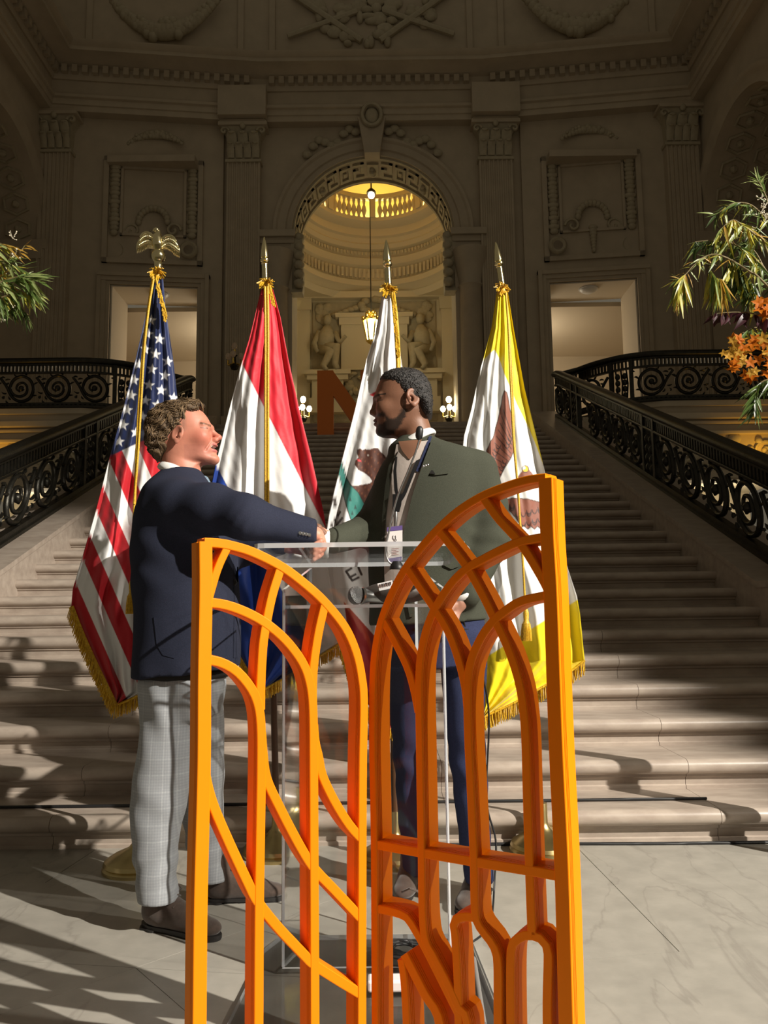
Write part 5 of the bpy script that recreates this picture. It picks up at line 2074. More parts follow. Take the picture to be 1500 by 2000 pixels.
for k in range(26):
    t = k / 26
    p = at(527 + 6 * t + rr.uniform(-2, 2), 556 + 30 * t, dp - 0.045)
    q = at(529 + 6 * t + rr.uniform(-4, 4), 572 + 30 * t, dp - 0.05)
    mb.tube([p, q], 0.003, 5)
mb.build('hanging_tassels', M_CORD, r_, 60, kind='stuff')


# ---- bear flag
def col_ca(U, Vv, s):
    C = paint(U, Vv, WHITE)
    BR = (0.085, 0.030, 0.020)
    GR = (0.035, 0.20, 0.17)
    DK = (0.05, 0.035, 0.03)
    bear = [(697, 878), (704, 876), (708, 879), (713, 877), (722, 878), (730, 875), (738, 875), (743, 882), (750, 888), (756, 896), (770, 905), (800, 930), (812, 1010), (780, 1075), (735, 1050), (722, 985), (700, 982),
            (683, 968), (676, 960), (680, 948), (700, 948), (722, 944), (727, 940), (722, 932), (712, 924), (700, 918), (693, 908), (694, 900), (700, 893), (697, 886)]
    C[inpoly(U, Vv, bear)] = BR
    n = np.sin(U * 0.5) * np.sin(Vv * 0.37 + U * 0.2)
    C[inpoly(U, Vv, bear) & (n > 0.72)] = (0.17, 0.06, 0.03)
    C[inpoly(U, Vv, [(697, 896), (706, 899), (706, 902), (699, 901)])] = (0.65, 0.05, 0.06)
    C[np.hypot(U - 719, Vv - 889) < 1.6] = (0.5, 0.45, 0.4)
    g1 = [(663, 901), (668, 905), (672, 914), (676, 932), (684, 946), (700, 962), (712, 985), (722, 1015), (728, 1050), (690, 1030), (680, 1000), (672, 972), (668, 952), (662, 930), (658, 920)]
    C[inpoly(U, Vv, g1)] = GR
    edge = np.min([seg_d(U, Vv, g1[i], g1[(i + 1) % len(g1)]) for i in range(len(g1))], 0)
    C[edge < 0.9] = DK
    for (x, y) in ((667, 920), (684, 975), (694, 990), (700, 1008), (688, 1002)):
        C[inpoly(U, Vv, [(x, y - 5), (x + 3, y + 4), (x - 3, y + 4)])] = (0.02, 0.07, 0.06)
    # letters running down the fold
    strokes = [((650, 957), (652, 963)), ((653, 972), (646, 985)), ((653, 972), (657, 984)), ((657, 984), (640, 998)), ((646, 985), (640, 998)), ((655, 1000), (664, 1000)), ((664, 1000), (645, 1030)),
               ((668, 1012), (650, 1036)), ((672, 1022), (655, 1041)), ((666, 1038), (676, 1028)),
               # E further down
               ((676, 1116), (686, 1110)), ((676, 1116), (688, 1134)), ((683, 1128), (694, 1122)), ((688, 1134), (700, 1128)), ((700, 1108), (706, 1122))]
    for a, b in strokes:
        C[seg_d(U, Vv, a, b) < 2.3] = DK
    # red stripe at the foot
    C[(Vv > 1150) & (U < 676 + (Vv - 1180) * 0.9) & (U > 666 + (Vv - 1144) * 0.16)] = (0.33, 0.010, 0.016)
    C[Vv > 1330] = (0.33, 0.010, 0.016)
    C[inpoly(U, Vv, [(721, 771), (735, 764), (745, 768), (738, 776), (730, 775)])] = (0.6, 0.02, 0.03)
    return C


r_, tp, base, dp = flag('parade_flag', 'white flag with a brown bear and spear finial behind the bearded man', 3.39,
                        [(572, 747), (650, 733), (700, 716), (800, 693), (900, 667), (960, 652), (1000, 643), (1040, 637), (1112, 640), (1200, 655), (1262, 667), (1340, 695), (1425, 752)],
                        [(572, 771), (640, 779), (700, 783), (800, 800), (900, 820), (1000, 835), (1100, 848), (1250, 860), (1380, 800), (1425, 768)],
                        572, 1425, col_ca, [(2.2, 2.0, 0.6), (4.1, 0.6, 0.35)], (772, 1668), (757, 566), 'spear',
                        [([(667, 1262), (690, 1330), (722, 1395), (752, 1425)], (-3, 18)), ([(752, 1424), (768, 1424)], (0, 20))], seed=3,
                        foldfn=lambda U, V_, s: 0.03 * np.exp(-((U - (733 - (V_ - 700) * 0.235)) / 9.0) ** 2) * np.clip((V_ - 620) / 100, 0, 1))
spear(r_, at(759, 556, dp), at(754, 468, dp))
bow(r_, (758, 563), dp - 0.01, 17, seed=5)
cord(r_, [(766, 572), (771, 620), (775, 680), (777, 720), (778, 790)], dp - 0.09, 0.008)
cord(r_, [(769, 572), (775, 620), (779, 680), (780, 720), (781, 790)], dp - 0.09, 0.006)
mb = MB()
rr = random.Random(5)
for k in range(60):
    t = k / 60
    p = at(768 + 9 * t + rr.uniform(-3, 3), 570 + 110 * t, dp - 0.095)
    q = at(769 + 9 * t + rr.uniform(-4, 4), 590 + 110 * t, dp - 0.10)
    mb.tube([p, q], 0.003, 5)
mb.build('hanging_tassels', M_CORD, r_, 60, kind='stuff')


# ---- yellow bordered flag with the winged emblem
def col_sf(U, Vv, s):
    YL = (0.83, 0.66, 0.010)
    C = paint(U, Vv, YL)
    bnd = np.array([(683, 966), (690, 970), (700, 975), (730, 985), (760, 998), (790, 1010), (830, 1030), (865, 1045), (905, 1060), (920, 1066), (1000, 1095), (1200, 1160)])
    lft = np.array([(683, 966), (690, 957), (700, 948), (710, 935), (720, 900)])
    r1 = np.interp(Vv, bnd[:, 0], bnd[:, 1])
    l1 = np.interp(Vv, lft[:, 0], lft[:, 1])
    low = 1285 - (U - 947) * 0.628
    wh = (Vv > 683) & (U < r1) & (U > l1) & (Vv < low)
    C[wh] = (0.80, 0.80, 0.78)
    BR = (0.24, 0.085, 0.055)
    DK = (0.035, 0.02, 0.018)
    wing = [(985, 763), (990, 766), (993, 780), (996, 800), (1001, 815), (1004, 850), (1004, 880), (998, 895), (985, 915), (974, 938), (965, 940), (955, 935), (953, 905), (950, 880), (955, 870), (958, 862), (963, 855), (966, 845), (968, 835), (972, 822), (975, 808), (979, 790), (981, 775)]
    C[inpoly(U, Vv, wing)] = BR
    ed = np.min([seg_d(U, Vv, wing[i], wing[(i + 1) % len(wing)]) for i in range(len(wing))], 0)
    C[ed < 0.8] = DK
    for k in range(9):
        a = (983 - k * 3.4, 800 + k * 13)
        b = (1000 - k * 0.4, 850 + k * 9)
        C[(seg_d(U, Vv, a, b) < 0.7) & inpoly(U, Vv, wing)] = DK
    for k in range(14):
        c = (960 + (k * 13) % 42, 840 + (k * 29) % 80)
        rr_ = np.hypot((U - c[0]) / 4.5, (Vv - c[1]) / 7.5)
        C[(np.abs(rr_ - 1) < 0.16) & (Vv > c[1]) & inpoly(U, Vv, wing)] = DK
    w2 = [(988, 976), (1000, 973), (1030, 974), (1052, 980), (1066, 990), (1066, 1030), (1057, 1034), (1050, 1028), (1044, 1034), (1037, 1028), (1031, 1034), (1024, 1028), (1018, 1030), (1010, 1015), (998, 1000), (988, 990)]
    C[inpoly(U, Vv, w2)] = BR
    ed = np.min([seg_d(U, Vv, w2[i], w2[(i + 1) % len(w2)]) for i in range(len(w2))], 0)
    C[ed < 0.8] = DK
    for k in range(18):
        c = (1000 + (k * 11) % 66, 985 + (k * 17) % 40)
        rr_ = np.hypot((U - c[0]) / 4.5, (Vv - c[1]) / 8)
        C[(np.abs(rr_ - 1) < 0.16) & (Vv > c[1]) & inpoly(U, Vv, w2)] = DK
    C[inpoly(U, Vv, [(1018, 922), (1024, 916), (1033, 917), (1040, 925), (1046, 940), (1010, 942), (1012, 930)])] = BR
    bk = (np.hypot(U - 1026, Vv - 916) < 6.5)
    C[bk & ~(np.hypot(U - 1023, Vv - 914) < 3.6)] = (0.75, 0.45, 0.03)
    C[np.abs(np.hypot(U - 1026, Vv - 916) - 6.5) < 0.8] = DK
    return C


r_, tp, base, dp = flag('parade_flag', 'white flag with yellow border and brown winged emblem at the far right', 3.50,
                        [(572, 970), (640, 960), (700, 944), (720, 938), (800, 920), (850, 906), (950, 895), (1100, 905), (1250, 935), (1330, 939), (1402, 942)],
                        [(572, 992), (640, 1003), (700, 1014), (760, 1025), (850, 1047), (920, 1064), (1040, 1090), (1100, 1106), (1165, 1127), (1200, 1133), (1290, 1142), (1330, 1085), (1402, 944)],
                        572, 1402, col_sf, [(2.4, 1.2, 0.6), (4.6, 0.2, 0.4), (7.5, 1.0, 0.15)], (1062, 1662), (979, 566), 'spear',
                        [([(942, 1402), (1000, 1375), (1060, 1342), (1110, 1314), (1142, 1290)], (2, 24))], seed=4,
                        foldfn=lambda U, V_, s: 0.022 * np.exp(-((U - (994 + (V_ - 800) * 0.03)) / 10.0) ** 2) * np.clip((V_ - 760) / 120, 0, 1))
spear(r_, at(980, 552, dp), at(968, 472, dp))
bow(r_, (981, 560), dp - 0.01, 16, seed=9)
cord(r_, [(988, 572), (994, 640), (1000, 740), (1004, 850), (1010, 940), (1018, 1050), (1023, 1130), (1026, 1192)], dp - 0.11, 0.005, ((1027, 1192), (1028, 1250)))
cord(r_, [(988, 572), (993, 640), (997, 740), (1003, 860), (1012, 960), (1016, 1040)], dp - 0.112, 0.005)
# =================================================================== people
def fmesh(name, F_, m, parent, it=2, cols=None, label=None):
    V, Fq = F_.mesh()
    V = smooth_verts(V, Fq, it)
    c = cols(V) if cols is not None else None
    o = link(name, np_mesh(name, V, Fq, True, c), m, parent)
    if label:
        o['label'] = label
    return o, V, Fq


def keys_px(rows):
    """rows (v, uL, uR, yc, b) -> loft keys"""
    out = []
    for v, uL, uR, yc, b in rows:
        p, q = at(uL, v, yc), at(uR, v, yc)
        out.append(((p[2] + q[2]) / 2, (p[0] + q[0]) / 2, yc, (q[0] - p[0]) / 2, b))
    return out


def bounds(pts, m):
    P = np.array(pts)
    return P.min(0) - m, P.max(0) + m


def resample(pl, n):
    P = np.array(pl, float)
    S = np.concatenate([[0], np.cumsum(np.linalg.norm(np.diff(P, axis=0), axis=1))])
    s = np.linspace(0, S[-1], n)
    return np.stack([np.interp(s, S, P[:, k]) for k in range(2)], 1)


def strip(name, A, B, bvh, off, m, parent, ydef, th=0.004, nu=14, nv=5, smooth_d=True):
    """patch of cloth lying on a surface, between two outlines given as photo polylines"""
    a, b = resample(A, nu), resample(B, nu)
    D = np.zeros((nu, nv))
    UV = np.zeros((nu, nv, 2))
    for i in range(nu):
        for j in range(nv):
            t = j / (nv - 1)
            u, v = a[i] * (1 - t) + b[i] * t
            d = Vector(ray(u, v)).normalized()
            hit = bvh.ray_cast(Vector(CAM), d)
            UV[i, j] = (u, v)
            D[i, j] = hit[0][1] if hit[0] is not None else np.nan
    good = D[~np.isnan(D)]
    fill = np.median(good) if len(good) else ydef
    D = np.where(np.isnan(D), fill, D)
    if smooth_d:
        for _ in range(1):
            E_ = np.pad(D, 1, mode='edge')
            D = np.minimum(D, (E_[1:-1, 1:-1] * 2 + E_[:-2, 1:-1] + E_[2:, 1:-1] + E_[1:-1, :-2] + E_[1:-1, 2:]) / 6)
    mb = MB()
    fr = [[at(*UV[i, j], D[i, j] - off) for j in range(nv)] for i in range(nu)]
    bk = [[at(*UV[i, j], D[i, j] - off + th) for j in range(nv)] for i in range(nu)]
    rings = [fr[i] + bk[i][::-1] for i in range(nu)]
    mb.loft(rings)
    return mb.build(name, m, parent, 40)


def shoe(heel, toe, root, m, L=0.30, laces=True, ank=None, wide=1.0):
    """laced ankle boot. heel, toe: floor points"""
    h, t = np.array([heel[0], heel[1], 0.0]), np.array([toe[0], toe[1], 0.0])
    d = (t - h) / np.linalg.norm(t - h)
    s = np.array([-d[1], d[0], 0])
    k = L / 0.30

    def w(x, y, z):
        return h + d * x * k + s * y * k + np.array([0, 0, z * k])
    lo, hi = bounds([w(-0.03, 0, 0), w(0.33, 0, 0.2), w(0, 0.08, 0), w(0.3, -0.08, 0), w(0, -0.08, 0), w(0.3, 0.08, 0)], 0.03)
    F_ = Field(lo, hi, 0.0045)
    F_.cap(w(0.048, 0, 0.052), w(0.06, 0, 0.05), 0.040 * k, 0.040 * k, 0.01)
    F_.cap(w(0.05, 0, 0.06), w(0.055, 0, 0.135), 0.040 * k, 0.044 * k, 0.02)
    F_.cap(w(0.07, 0, 0.085), w(0.165, 0, 0.052), 0.043 * k, 0.034 * k, 0.03)
    F_.cap(w(0.09, 0, 0.045), w(0.205, 0.004, 0.036), 0.038 * k, 0.037 * k * wide, 0.02)
    R3 = np.stack([d, s, np.array([0, 0, 1.0])], 1)
    F_.ell(w(0.235, 0.004, 0.030), (0.062 * k, 0.042 * k * wide, 0.027 * k), 0.02, rot=R3)
    zc = 0.014 * k
    F_.d = np.maximum(F_.d, (zc - F_.ax[2])[None, None, :])
    o, V, Fq = fmesh('shoe', F_, m, root, 2)
    out = []
    for a in np.linspace(0, 2 * PI, 30, endpoint=False):
        x = 0.15 + 0.153 * math.cos(a)
        ww = (0.033 + 0.012 * max(0, math.cos(a * 1.0 - 0.3))) if True else 0
        wd = np.interp(x, [0.0, 0.05, 0.12, 0.2, 0.25, 0.3], [0.017, 0.034, 0.032, 0.040, 0.038, 0.018]) * wide
        out.append((x, wd * (1 if math.sin(a) >= 0 else -1) * min(1, abs(math.sin(a)) * 2.2) ** 0.7))
    mb = MB()
    mb.prism(out, lambda a, b, z: w(a, b, z), 0.006, 0.017)
    mb.prism([(x * 0.27 + 0.0, y) for x, y in out], lambda a, b, z: w(a, b, z), 0.0, 0.007)
    mb.prism([(0.1 + x * 0.66, y * 0.92) for x, y in out], lambda a, b, z: w(a, b, z), 0.001, 0.007)
    so = mb.build('sole', M_SOLE, o, 40)
    if laces:
        mb = MB()
        for q in range(3):
            x = 0.105 + 0.018 * q
            z = 0.128 - 0.016 * q
            mb.tube(crom([w(x, -0.03, z - 0.012), w(x + 0.008, 0, z), w(x, 0.03, z - 0.012)], 4), 0.0028, 6)
        for q in (-1, 1):
            mb.tube(crom([w(0.1, 0, 0.132), w(0.112, q * 0.02, 0.138), w(0.125, q * 0.03, 0.122), w(0.118, q * 0.022, 0.112)], 4), 0.0022, 5)
        mb.build('laces', M_SUEDE, o, 60)
    return o


def torus_loop(c, ax1, ax2, r1, r2, n=40):
    return [np.array(c) + np.array(ax1) * r1 * math.cos(a) + np.array(ax2) * r2 * math.sin(a) for a in np.linspace(0, 2 * PI, n)]


def make_head(root, org, crop0, k, face, base, nosep, earp, neckp, lips, eye, chin, skin_fn, hairkeys, hair_fn, hair_amp, hairvox, cheek, brow, ear_r, nm, hair_e=2.3):
    """profile-driven head. base rows: (cy, x_front, x_back, half_width_mm) in enlarged-photo units; k metres per unit;
    face=+1 looks to +x, -1 to -x. org: world point of crop0."""
    def X(cx):
        return org[0] + (cx - crop0[0]) * k

    def Zc(cy):
        return org[2] - (cy - crop0[1]) * k
    Y0 = org[1]
    P = lambda cx, cy, lat=0.0: np.array([X(cx), Y0 + lat, Zc(cy)])

    def keys(rows):
        out = []
        for cy, xf, xb, w_ in rows:
            out.append((Zc(cy), (X(xf) + X(xb)) / 2, Y0, abs(X(xf) - X(xb)) / 2, w_ / 1000))
        return out
    allx = [r[1] for r in base] + [r[2] for r in base] + [nosep[1][0]]
    lo = np.array([min(X(min(allx)), X(neckp[1][0]) - 0.1) - 0.03, Y0 - 0.12, Zc(max(neckp[1][1], 1350)) - 0.02])
    hi = np.array([max(X(max(allx)), X(neckp[1][0]) + 0.1) + 0.03, Y0 + 0.12, Zc(140) + 0.03])
    F_ = Field(lo, hi, 0.003)
    F_.loftz(keys(base), 0.012, e=2.25)
    # neck
    F_.cap(P(*neckp[0]), P(*neckp[1]), neckp[2], neckp[3], 0.03)
    # nose
    (n0, n1, n2) = nosep
    F_.cap(P(*n0), P(*n1), 0.0080, 0.0092, 0.016)
    F_.ell(P(*n1), (0.0095, 0.0115, 0.0095), 0.008)
    for s2 in (-1, 1):
        F_.ell(P(n2[0], n2[1], s2 * 0.012), (0.013, 0.009, 0.010), 0.007)
    # eye sockets, lids, brow
    for s2 in (-1, 1):
        F_.ell(P(eye[0] + face * 48, eye[1], s2 * 0.040), (0.013, 0.016, 0.011), 0.012, 'sub')
        F_.ell(P(eye[0] + face * 0, eye[1] + 2, s2 * 0.032), (0.014, 0.015, 0.0105), 0.006)
        F_.cap(P(brow[0], brow[1], s2 * 0.012), P(brow[0] - face * 75, brow[1] - 6, s2 * 0.05), 0.008, 0.006, 0.014)
        F_.ell(P(cheek[0], cheek[1], s2 * 0.045), (0.026, 0.020, 0.022), 0.03)
        # lid crease
        F_.cap(P(eye[0] + face * 22, eye[1] + 14, s2 * 0.040), P(eye[0] - face * 55, eye[1] + 16, s2 * 0.050), 0.0022, 0.0018, 0.004, 'sub')
        # nasolabial fold
        F_.cap(P(n2[0] - face * 30, n2[1] - 10, s2 * 0.024), P(lips[0][0] - face * 120, lips[1][1] + 10, s2 * 0.040), 0.003, 0.0025, 0.008, 'sub')
    # lips and chin
    F_.ell(P(lips[0][0], lips[0][1]), (0.010, 0.023, 0.0055), 0.006)
    F_.ell(P(lips[1][0], lips[1][1]), (0.010, 0.021, 0.0065), 0.006)
    mo = ((lips[0][0] + lips[1][0]) / 2, (lips[0][1] + lips[1][1]) / 2)
    gap = abs(lips[1][1] - lips[0][1]) * k * 0.22
    F_.ell(P(mo[0] + face * 20, mo[1]), (0.022, 0.027, max(0.0022, gap)), 0.003, 'sub')
    F_.ell(P(*chin), (0.016, 0.022, 0.016), 0.02)
    # ears: tilted rim, hollow shell, lobe
    for s2 in (-1, 1):
        lat = s2 * earp[2]
        rot = Matrix.Rotation(face * 0.25, 3, 'Y') @ Matrix.Rotation(s2 * face * 0.35, 3, 'Z')
        Rm = np.array(rot)
        c = P(earp[0], earp[1], lat)
        F_.ell(c, (ear_r[0], 0.007, ear_r[1]), 0.004, rot=Rm)
        F_.ell(c + Rm @ np.array([-face * 0.002, s2 * 0.006, 0.004]), (ear_r[0] * 0.72, 0.006, ear_r[1] * 0.68), 0.004, 'sub', rot=Rm)
        F_.ell(c + Rm @ np.array([face * 0.007, s2 * 0.003, -0.004]), (ear_r[0] * 0.36, 0.012, ear_r[1] * 0.36), 0.004, 'sub', rot=Rm)
        F_.ell(c + Rm @ np.array([face * 0.014, s2 * 0.002, -0.003]), (0.006, 0.006, 0.008), 0.004, rot=Rm)
        F_.ell(c + Rm @ np.array([face * 0.004, s2 * 0.001, -ear_r[1] * 0.82]), (0.010, 0.006, 0.010), 0.005, rot=Rm)

    def cols(V):
        cx = (V[:, 0] - org[0]) / k + crop0[0]
        cy = crop0[1] - (V[:, 2] - org[2]) / k
        lat = np.abs(V[:, 1] - Y0)
        return skin_fn(cx, cy, lat, V)
    fmesh(nm, F_, M_SKIN, root, 2, cols)
    # hair
    H_ = Field(lo - 0.02, hi + np.array([0.02, 0.02, 0.03]), hairvox)
    H_.loftz(keys(hairkeys), 0.006, e=hair_e)
    H_.disp(hair_amp)
    V, Fq = H_.mesh()
    cx = (V[:, 0] - org[0]) / k + crop0[0]
    cy = crop0[1] - (V[:, 2] - org[2]) / k
    ho = link('hair', np_mesh('hair', V, Fq, True, hair_fn(cx, cy, V)), M_HAIR, root)
    return P, V, Fq, ho


# ------------------------------------------------------------------ man in the navy jacket (left)
YA = 2.87
mA = empty('person', (at(330, 1400, YA)[0], YA, 0), 'man in navy jacket and grey check trousers shaking hands, facing right', 'person')
torso = keys_px([(918, 322, 388, YA, 0.07), (936, 300, 405, YA, 0.12), (958, 284, 418, YA, 0.185), (1000, 270, 436, YA, 0.205), (1060, 263, 450, YA, 0.205), (1130, 264, 462, YA, 0.2),
                 (1200, 268, 468, YA, 0.195), (1260, 266, 469, YA, 0.2), (1312, 263, 464, YA, 0.205)])
S1, E1, W1 = at(352, 985, 2.70), at(478, 1010, 2.60), at(612, 1040, 2.70)
S2, E2, W2 = at(385, 985, 3.04), at(425, 1090, 3.02), at(545, 1062, 2.92)
lo, hi = bounds([at(250, 1320, YA), at(250, 910, YA), at(640, 1000, 2.52), at(480, 1320, 3.14), at(300, 1200, 2.52)], 0.05)
F_ = Field(lo, hi, 0.0065)
F_.loftz(torso, 0.02, e=2.3, tilt=(0.10, 0))
F_.chain([S1, (S1 + E1) / 2 + np.array([0, 0, 0.004]), E1, W1], [0.080, 0.077, 0.067, 0.046], 0.05)
F_.chain([S2, E2, W2], [0.08, 0.062, 0.045], 0.03)
F_.d = np.where((F_.ax[0] > W1[0] + 0.012)[:, None, None], np.maximum(F_.d, 0.01), F_.d)


def foldsA(x, y, z):
    d = 0.0035 * np.sin(52 * z + 30 * x + 5 * np.sin(9 * y)) * np.exp(-((x - at(300, 1100, YA)[0]) / 0.10) ** 2 - ((z - at(300, 1110, YA)[2]) / 0.13) ** 2)
    d = d + 0.0016 * np.sin(150 * x - 60 * z + 2 * np.sin(40 * z)) * np.exp(-((x - E1[0]) / 0.05) ** 2 - ((z - E1[2] + 0.02) / 0.05) ** 2)
    d = d + 0.002 * np.sin(14 * x + 11 * y) * np.sin(12 * z + 3) + 0.003 * np.sin(40 * x + 8 * z) * np.exp(-((z - at(300, 1300, YA)[2]) / 0.06) ** 2)
    return d


F_.disp(foldsA)
jk, VJ, FJ = fmesh('jacket', F_, M_NAVY, mA, 2)
bvA = BVHTree.FromPolygons(VJ.tolist(), FJ.tolist())
# jacket details
strip('pocket_flap', [(300, 1205), (306, 1260), (318, 1280)], [(352, 1208), (352, 1270), (340, 1286)], bvA, 0.002, M_NAVY, jk, YA, 0.004, 16, 8)
strip('front_edge', [(456, 1092), (458, 1180), (456, 1285)], [(465, 1092), (467, 1180), (465, 1285)], bvA, 0.004, M_NAVY, jk, YA)
for u_, v_ in ((457, 1138),):
    mb = MB()
    h_ = bvA.ray_cast(Vector(CAM), Vector(ray(u_, v_)).normalized())[0]
    p = np.array(h_) if h_ else at(u_, v_, YA - 0.1)
    mb.lathe([(0, 0.006), (0.008, 0.006), (0.011, 0.003), (0.011, -0.002)], p, 14, axis=(0, -1, 0))
    mb.build('button', M_BLACK, jk, 40)
for q in range(4):
    p = at(586 + q * 6, 1041 + q * 1.2, 2.62)
    h_ = bvA.ray_cast(Vector(CAM), Vector(ray(586 + q * 6, 1041 + q * 1.2)).normalized())[0]
    p = np.array(h_) if h_ else p
    mb = MB()
    mb.lathe([(0, 0.004), (0.005, 0.004), (0.0065, 0.002), (0.0065, -0.002)], p, 12, axis=(0.1, -1, 0.1))
    mb.build('button', M_STEEL, jk, 40)
# shirt collar and tie
cC = at(357, 927, YA)
mb = MB()
ax1 = np.array([math.cos(0.47), 0, -math.sin(0.47)])
mb.tube(torus_loop(cC, ax1, (0, 1, 0), 0.078, 0.070), 0.014, 10, flat=1.7, up=(0, 0, 1))
mb.build('shirt_collar', M_SHIRT, mA, 180)
F_ = Field(at(385, 965, YA) - 0.05, at(440, 925, YA) + 0.06, 0.003)
F_.cap(at(399, 938, YA), at(404, 945, YA), 0.017, 0.015, 0.005)
F_.cap(at(404, 946, YA), at(420, 985, YA), 0.012, 0.022, 0.006, sq=(0.8, 1.3, 1))
fmesh('tie', F_, M_TIE, mA, 1)
F_ = Field(at(360, 1000, YA) - np.array([0, 0.12, 0]), at(470, 930, YA) + np.array([0, 0.12, 0]), 0.006)
F_.loftz(keys_px([(938, 360, 402, YA, 0.055), (960, 360, 414, YA, 0.06), (995, 360, 424, YA, 0.06)]), 0.01)
fmesh('shirt_front', F_, M_SHIRT, mA, 1)

# trousers
near = keys_px([(1330, 276, 400, 2.82, 0.11), (1400, 281, 388, 2.80, 0.10), (1470, 271, 384, 2.78, 0.095), (1550, 257, 370, 2.765, 0.085), (1620, 257, 352, 2.755, 0.078), (1690, 264, 342, 2.75, 0.074), (1758, 270, 347, 2.745, 0.074)])
far = keys_px([(1330, 330, 437, 2.96, 0.11), (1400, 348, 437, 2.98, 0.10), (1500, 346, 437, 2.99, 0.09), (1600, 357, 434, 2.995, 0.08), (1660, 368, 434, 3.0, 0.072), (1718, 377, 449, 3.0, 0.072)])
hip = keys_px([(1285, 276, 440, YA, 0.16), (1340, 276, 438, YA, 0.17), (1395, 285, 435, YA, 0.16)])
lo, hi = bounds([at(240, 1770, 2.74), at(240, 1280, 2.8), at(470, 1770, 3.1), at(300, 1500, 3.1), at(300, 1500, 2.62)], 0.03)
F_ = Field(lo, hi, 0.0065)
F_.loftz(hip, 0.02)
F_.loftz(near, 0.03)
F_.loftz(far, 0.02)


def foldsT(x, y, z):
    zk, zc = at(310, 1560, 2.77)[2], at(310, 1690, 2.75)[2]
    d = 0.0025 * np.sin(45 * z + 35 * x) * np.exp(-((z - zk) / 0.09) ** 2)
    d = d + 0.005 * np.sin(60 * z - 40 * x + 1) * np.exp(-((z - zc) / 0.07) ** 2)
    d = d + 0.005 * np.sin(60 * x + 22 * z) * np.exp(-((z - at(310, 1380, 2.8)[2]) / 0.10) ** 2)
    return d + 0.0015 * np.sin(20 * x + 9 * z + 12 * y)


F_.disp(foldsT)
fmesh('trousers', F_, M_PLAID, mA, 2)
mb = MB()
bc = at(358, 1312, YA)
mb.tube(torus_loop(bc, (1, 0, 0), (0, 1, 0), 0.158, 0.168), 0.012, 8, flat=1.6, up=(0, 0, 1))
mb.build('belt', M_BELT, mA, 60)
h0, t0 = atz(280, 1808, 0), atz(413, 1834, 0)
shoe(h0, t0, mA, M_SUEDE, 0.31)
h0, t0 = atz(396, 1762, 0), atz(538, 1756, 0)
shoe(h0, t0, mA, M_SUEDE, 0.30)

# head
kA = YA / FPX / 8.3333
orgA = at(270 + 750 / 8.3333, 770 + 600 / 8.3333, YA)
baseA = [(165, 850, 560, 34), (200, 950, 440, 55), (280, 1058, 310, 68), (380, 1135, 235, 73), (480, 1185, 208, 76), (560, 1202, 202, 76), (620, 1180, 208, 75), (700, 1200, 228, 74),
         (790, 1238, 265, 71), (840, 1258, 305, 68), (890, 1250, 355, 65), (950, 1258, 425, 61), (1010, 1240, 520, 56), (1080, 1275, 640, 49), (1125, 1262, 760, 38), (1155, 1215, 860, 24)]


def skinA(cx, cy, lat, V):
    n = nz(V, 60, 1)
    C = np.tile(np.array([0.53, 0.215, 0.145]), (len(cx), 1)) * (1 + 0.06 * n)[:, None]
    red = np.exp(-((cx - 1120) / 170) ** 2 - ((cy - 780) / 150) ** 2) + np.exp(-((cx - 1330) / 60) ** 2 - ((cy - 730) / 60) ** 2)
    C *= 1 - np.clip(red, 0, 1)[:, None] * np.array([0.02, 0.22, 0.22])
    stub = ((cy > 880) & (cx > 820) & (cx < 1240) & (cy < 1140))
    C[stub] *= np.array([0.90, 0.88, 0.92])
    sb = np.clip((880 - cx) / 60, 0, 1) * np.clip((cx - 790) / 20, 0, 1) * np.clip((cy - 430) / 40, 0, 1) * np.clip((700 - cy) / 50, 0, 1) * (lat > 0.05) * (0.45 + 0.25 * nz(V, 500, 8))
    C = C * (1 - sb[:, None]) + np.array([0.17, 0.13, 0.10]) * sb[:, None]
    brow = (np.abs(cy - 535 - (cx - 1150) * 0.05) < 19) & (cx > 1060) & (cx < 1215) & (lat > 0.012)
    C[brow] = C[brow] * 0.2 + np.array([0.12, 0.065, 0.038]) * 0.8
    lid = (np.abs(cy - 606 + (cx - 1120) * 0.06) < 8) & (cx > 1070) & (cx < 1185) & (lat > 0.018) & (lat < 0.06)
    C[lid] = (0.16, 0.07, 0.05)
    lip = (((np.abs(cy - 845) < 20) | (np.abs(cy - 945) < 26)) & (cx > 1205) & (lat < 0.024))
    C[lip] = (0.50, 0.15, 0.13)
    mouth = (np.abs(cy - 893) < 22) & (cx > 1190) & (lat < 0.026)
    C[mouth] = (0.10, 0.02, 0.02)
    C[mouth & (cy < 893)] = (0.75, 0.68, 0.60)
    return np.clip(C, 0, 1)


hairA = [(92, 960, 620, 22), (130, 1030, 480, 46), (190, 1050, 345, 66), (250, 1045, 268, 76), (320, 985, 212, 81), (400, 905, 172, 83), (500, 880, 148, 84), (590, 868, 140, 84), (640, 760, 142, 83), (690, 640, 146, 82),
         (780, 610, 160, 80), (860, 600, 182, 77), (940, 580, 212, 72), (1020, 545, 250, 64), (1085, 470, 300, 48), (1110, 420, 330, 30)]


def hampA(x, y, z):
    a, c = x * 1000, z * 1000
    b = y * 1000
    q = 2.2 * np.sin(0.045 * a + 0.05 * b) + 1.6 * np.sin(0.06 * c - 0.03 * a + 1)
    w1 = np.sin(0.13 * a + 0.16 * c + q + 0.05 * b)
    w2 = np.sin(0.24 * c - 0.10 * a + 0.12 * b + 1.3 * q)
    return -(0.0032 * w1 + 0.0020 * w2)


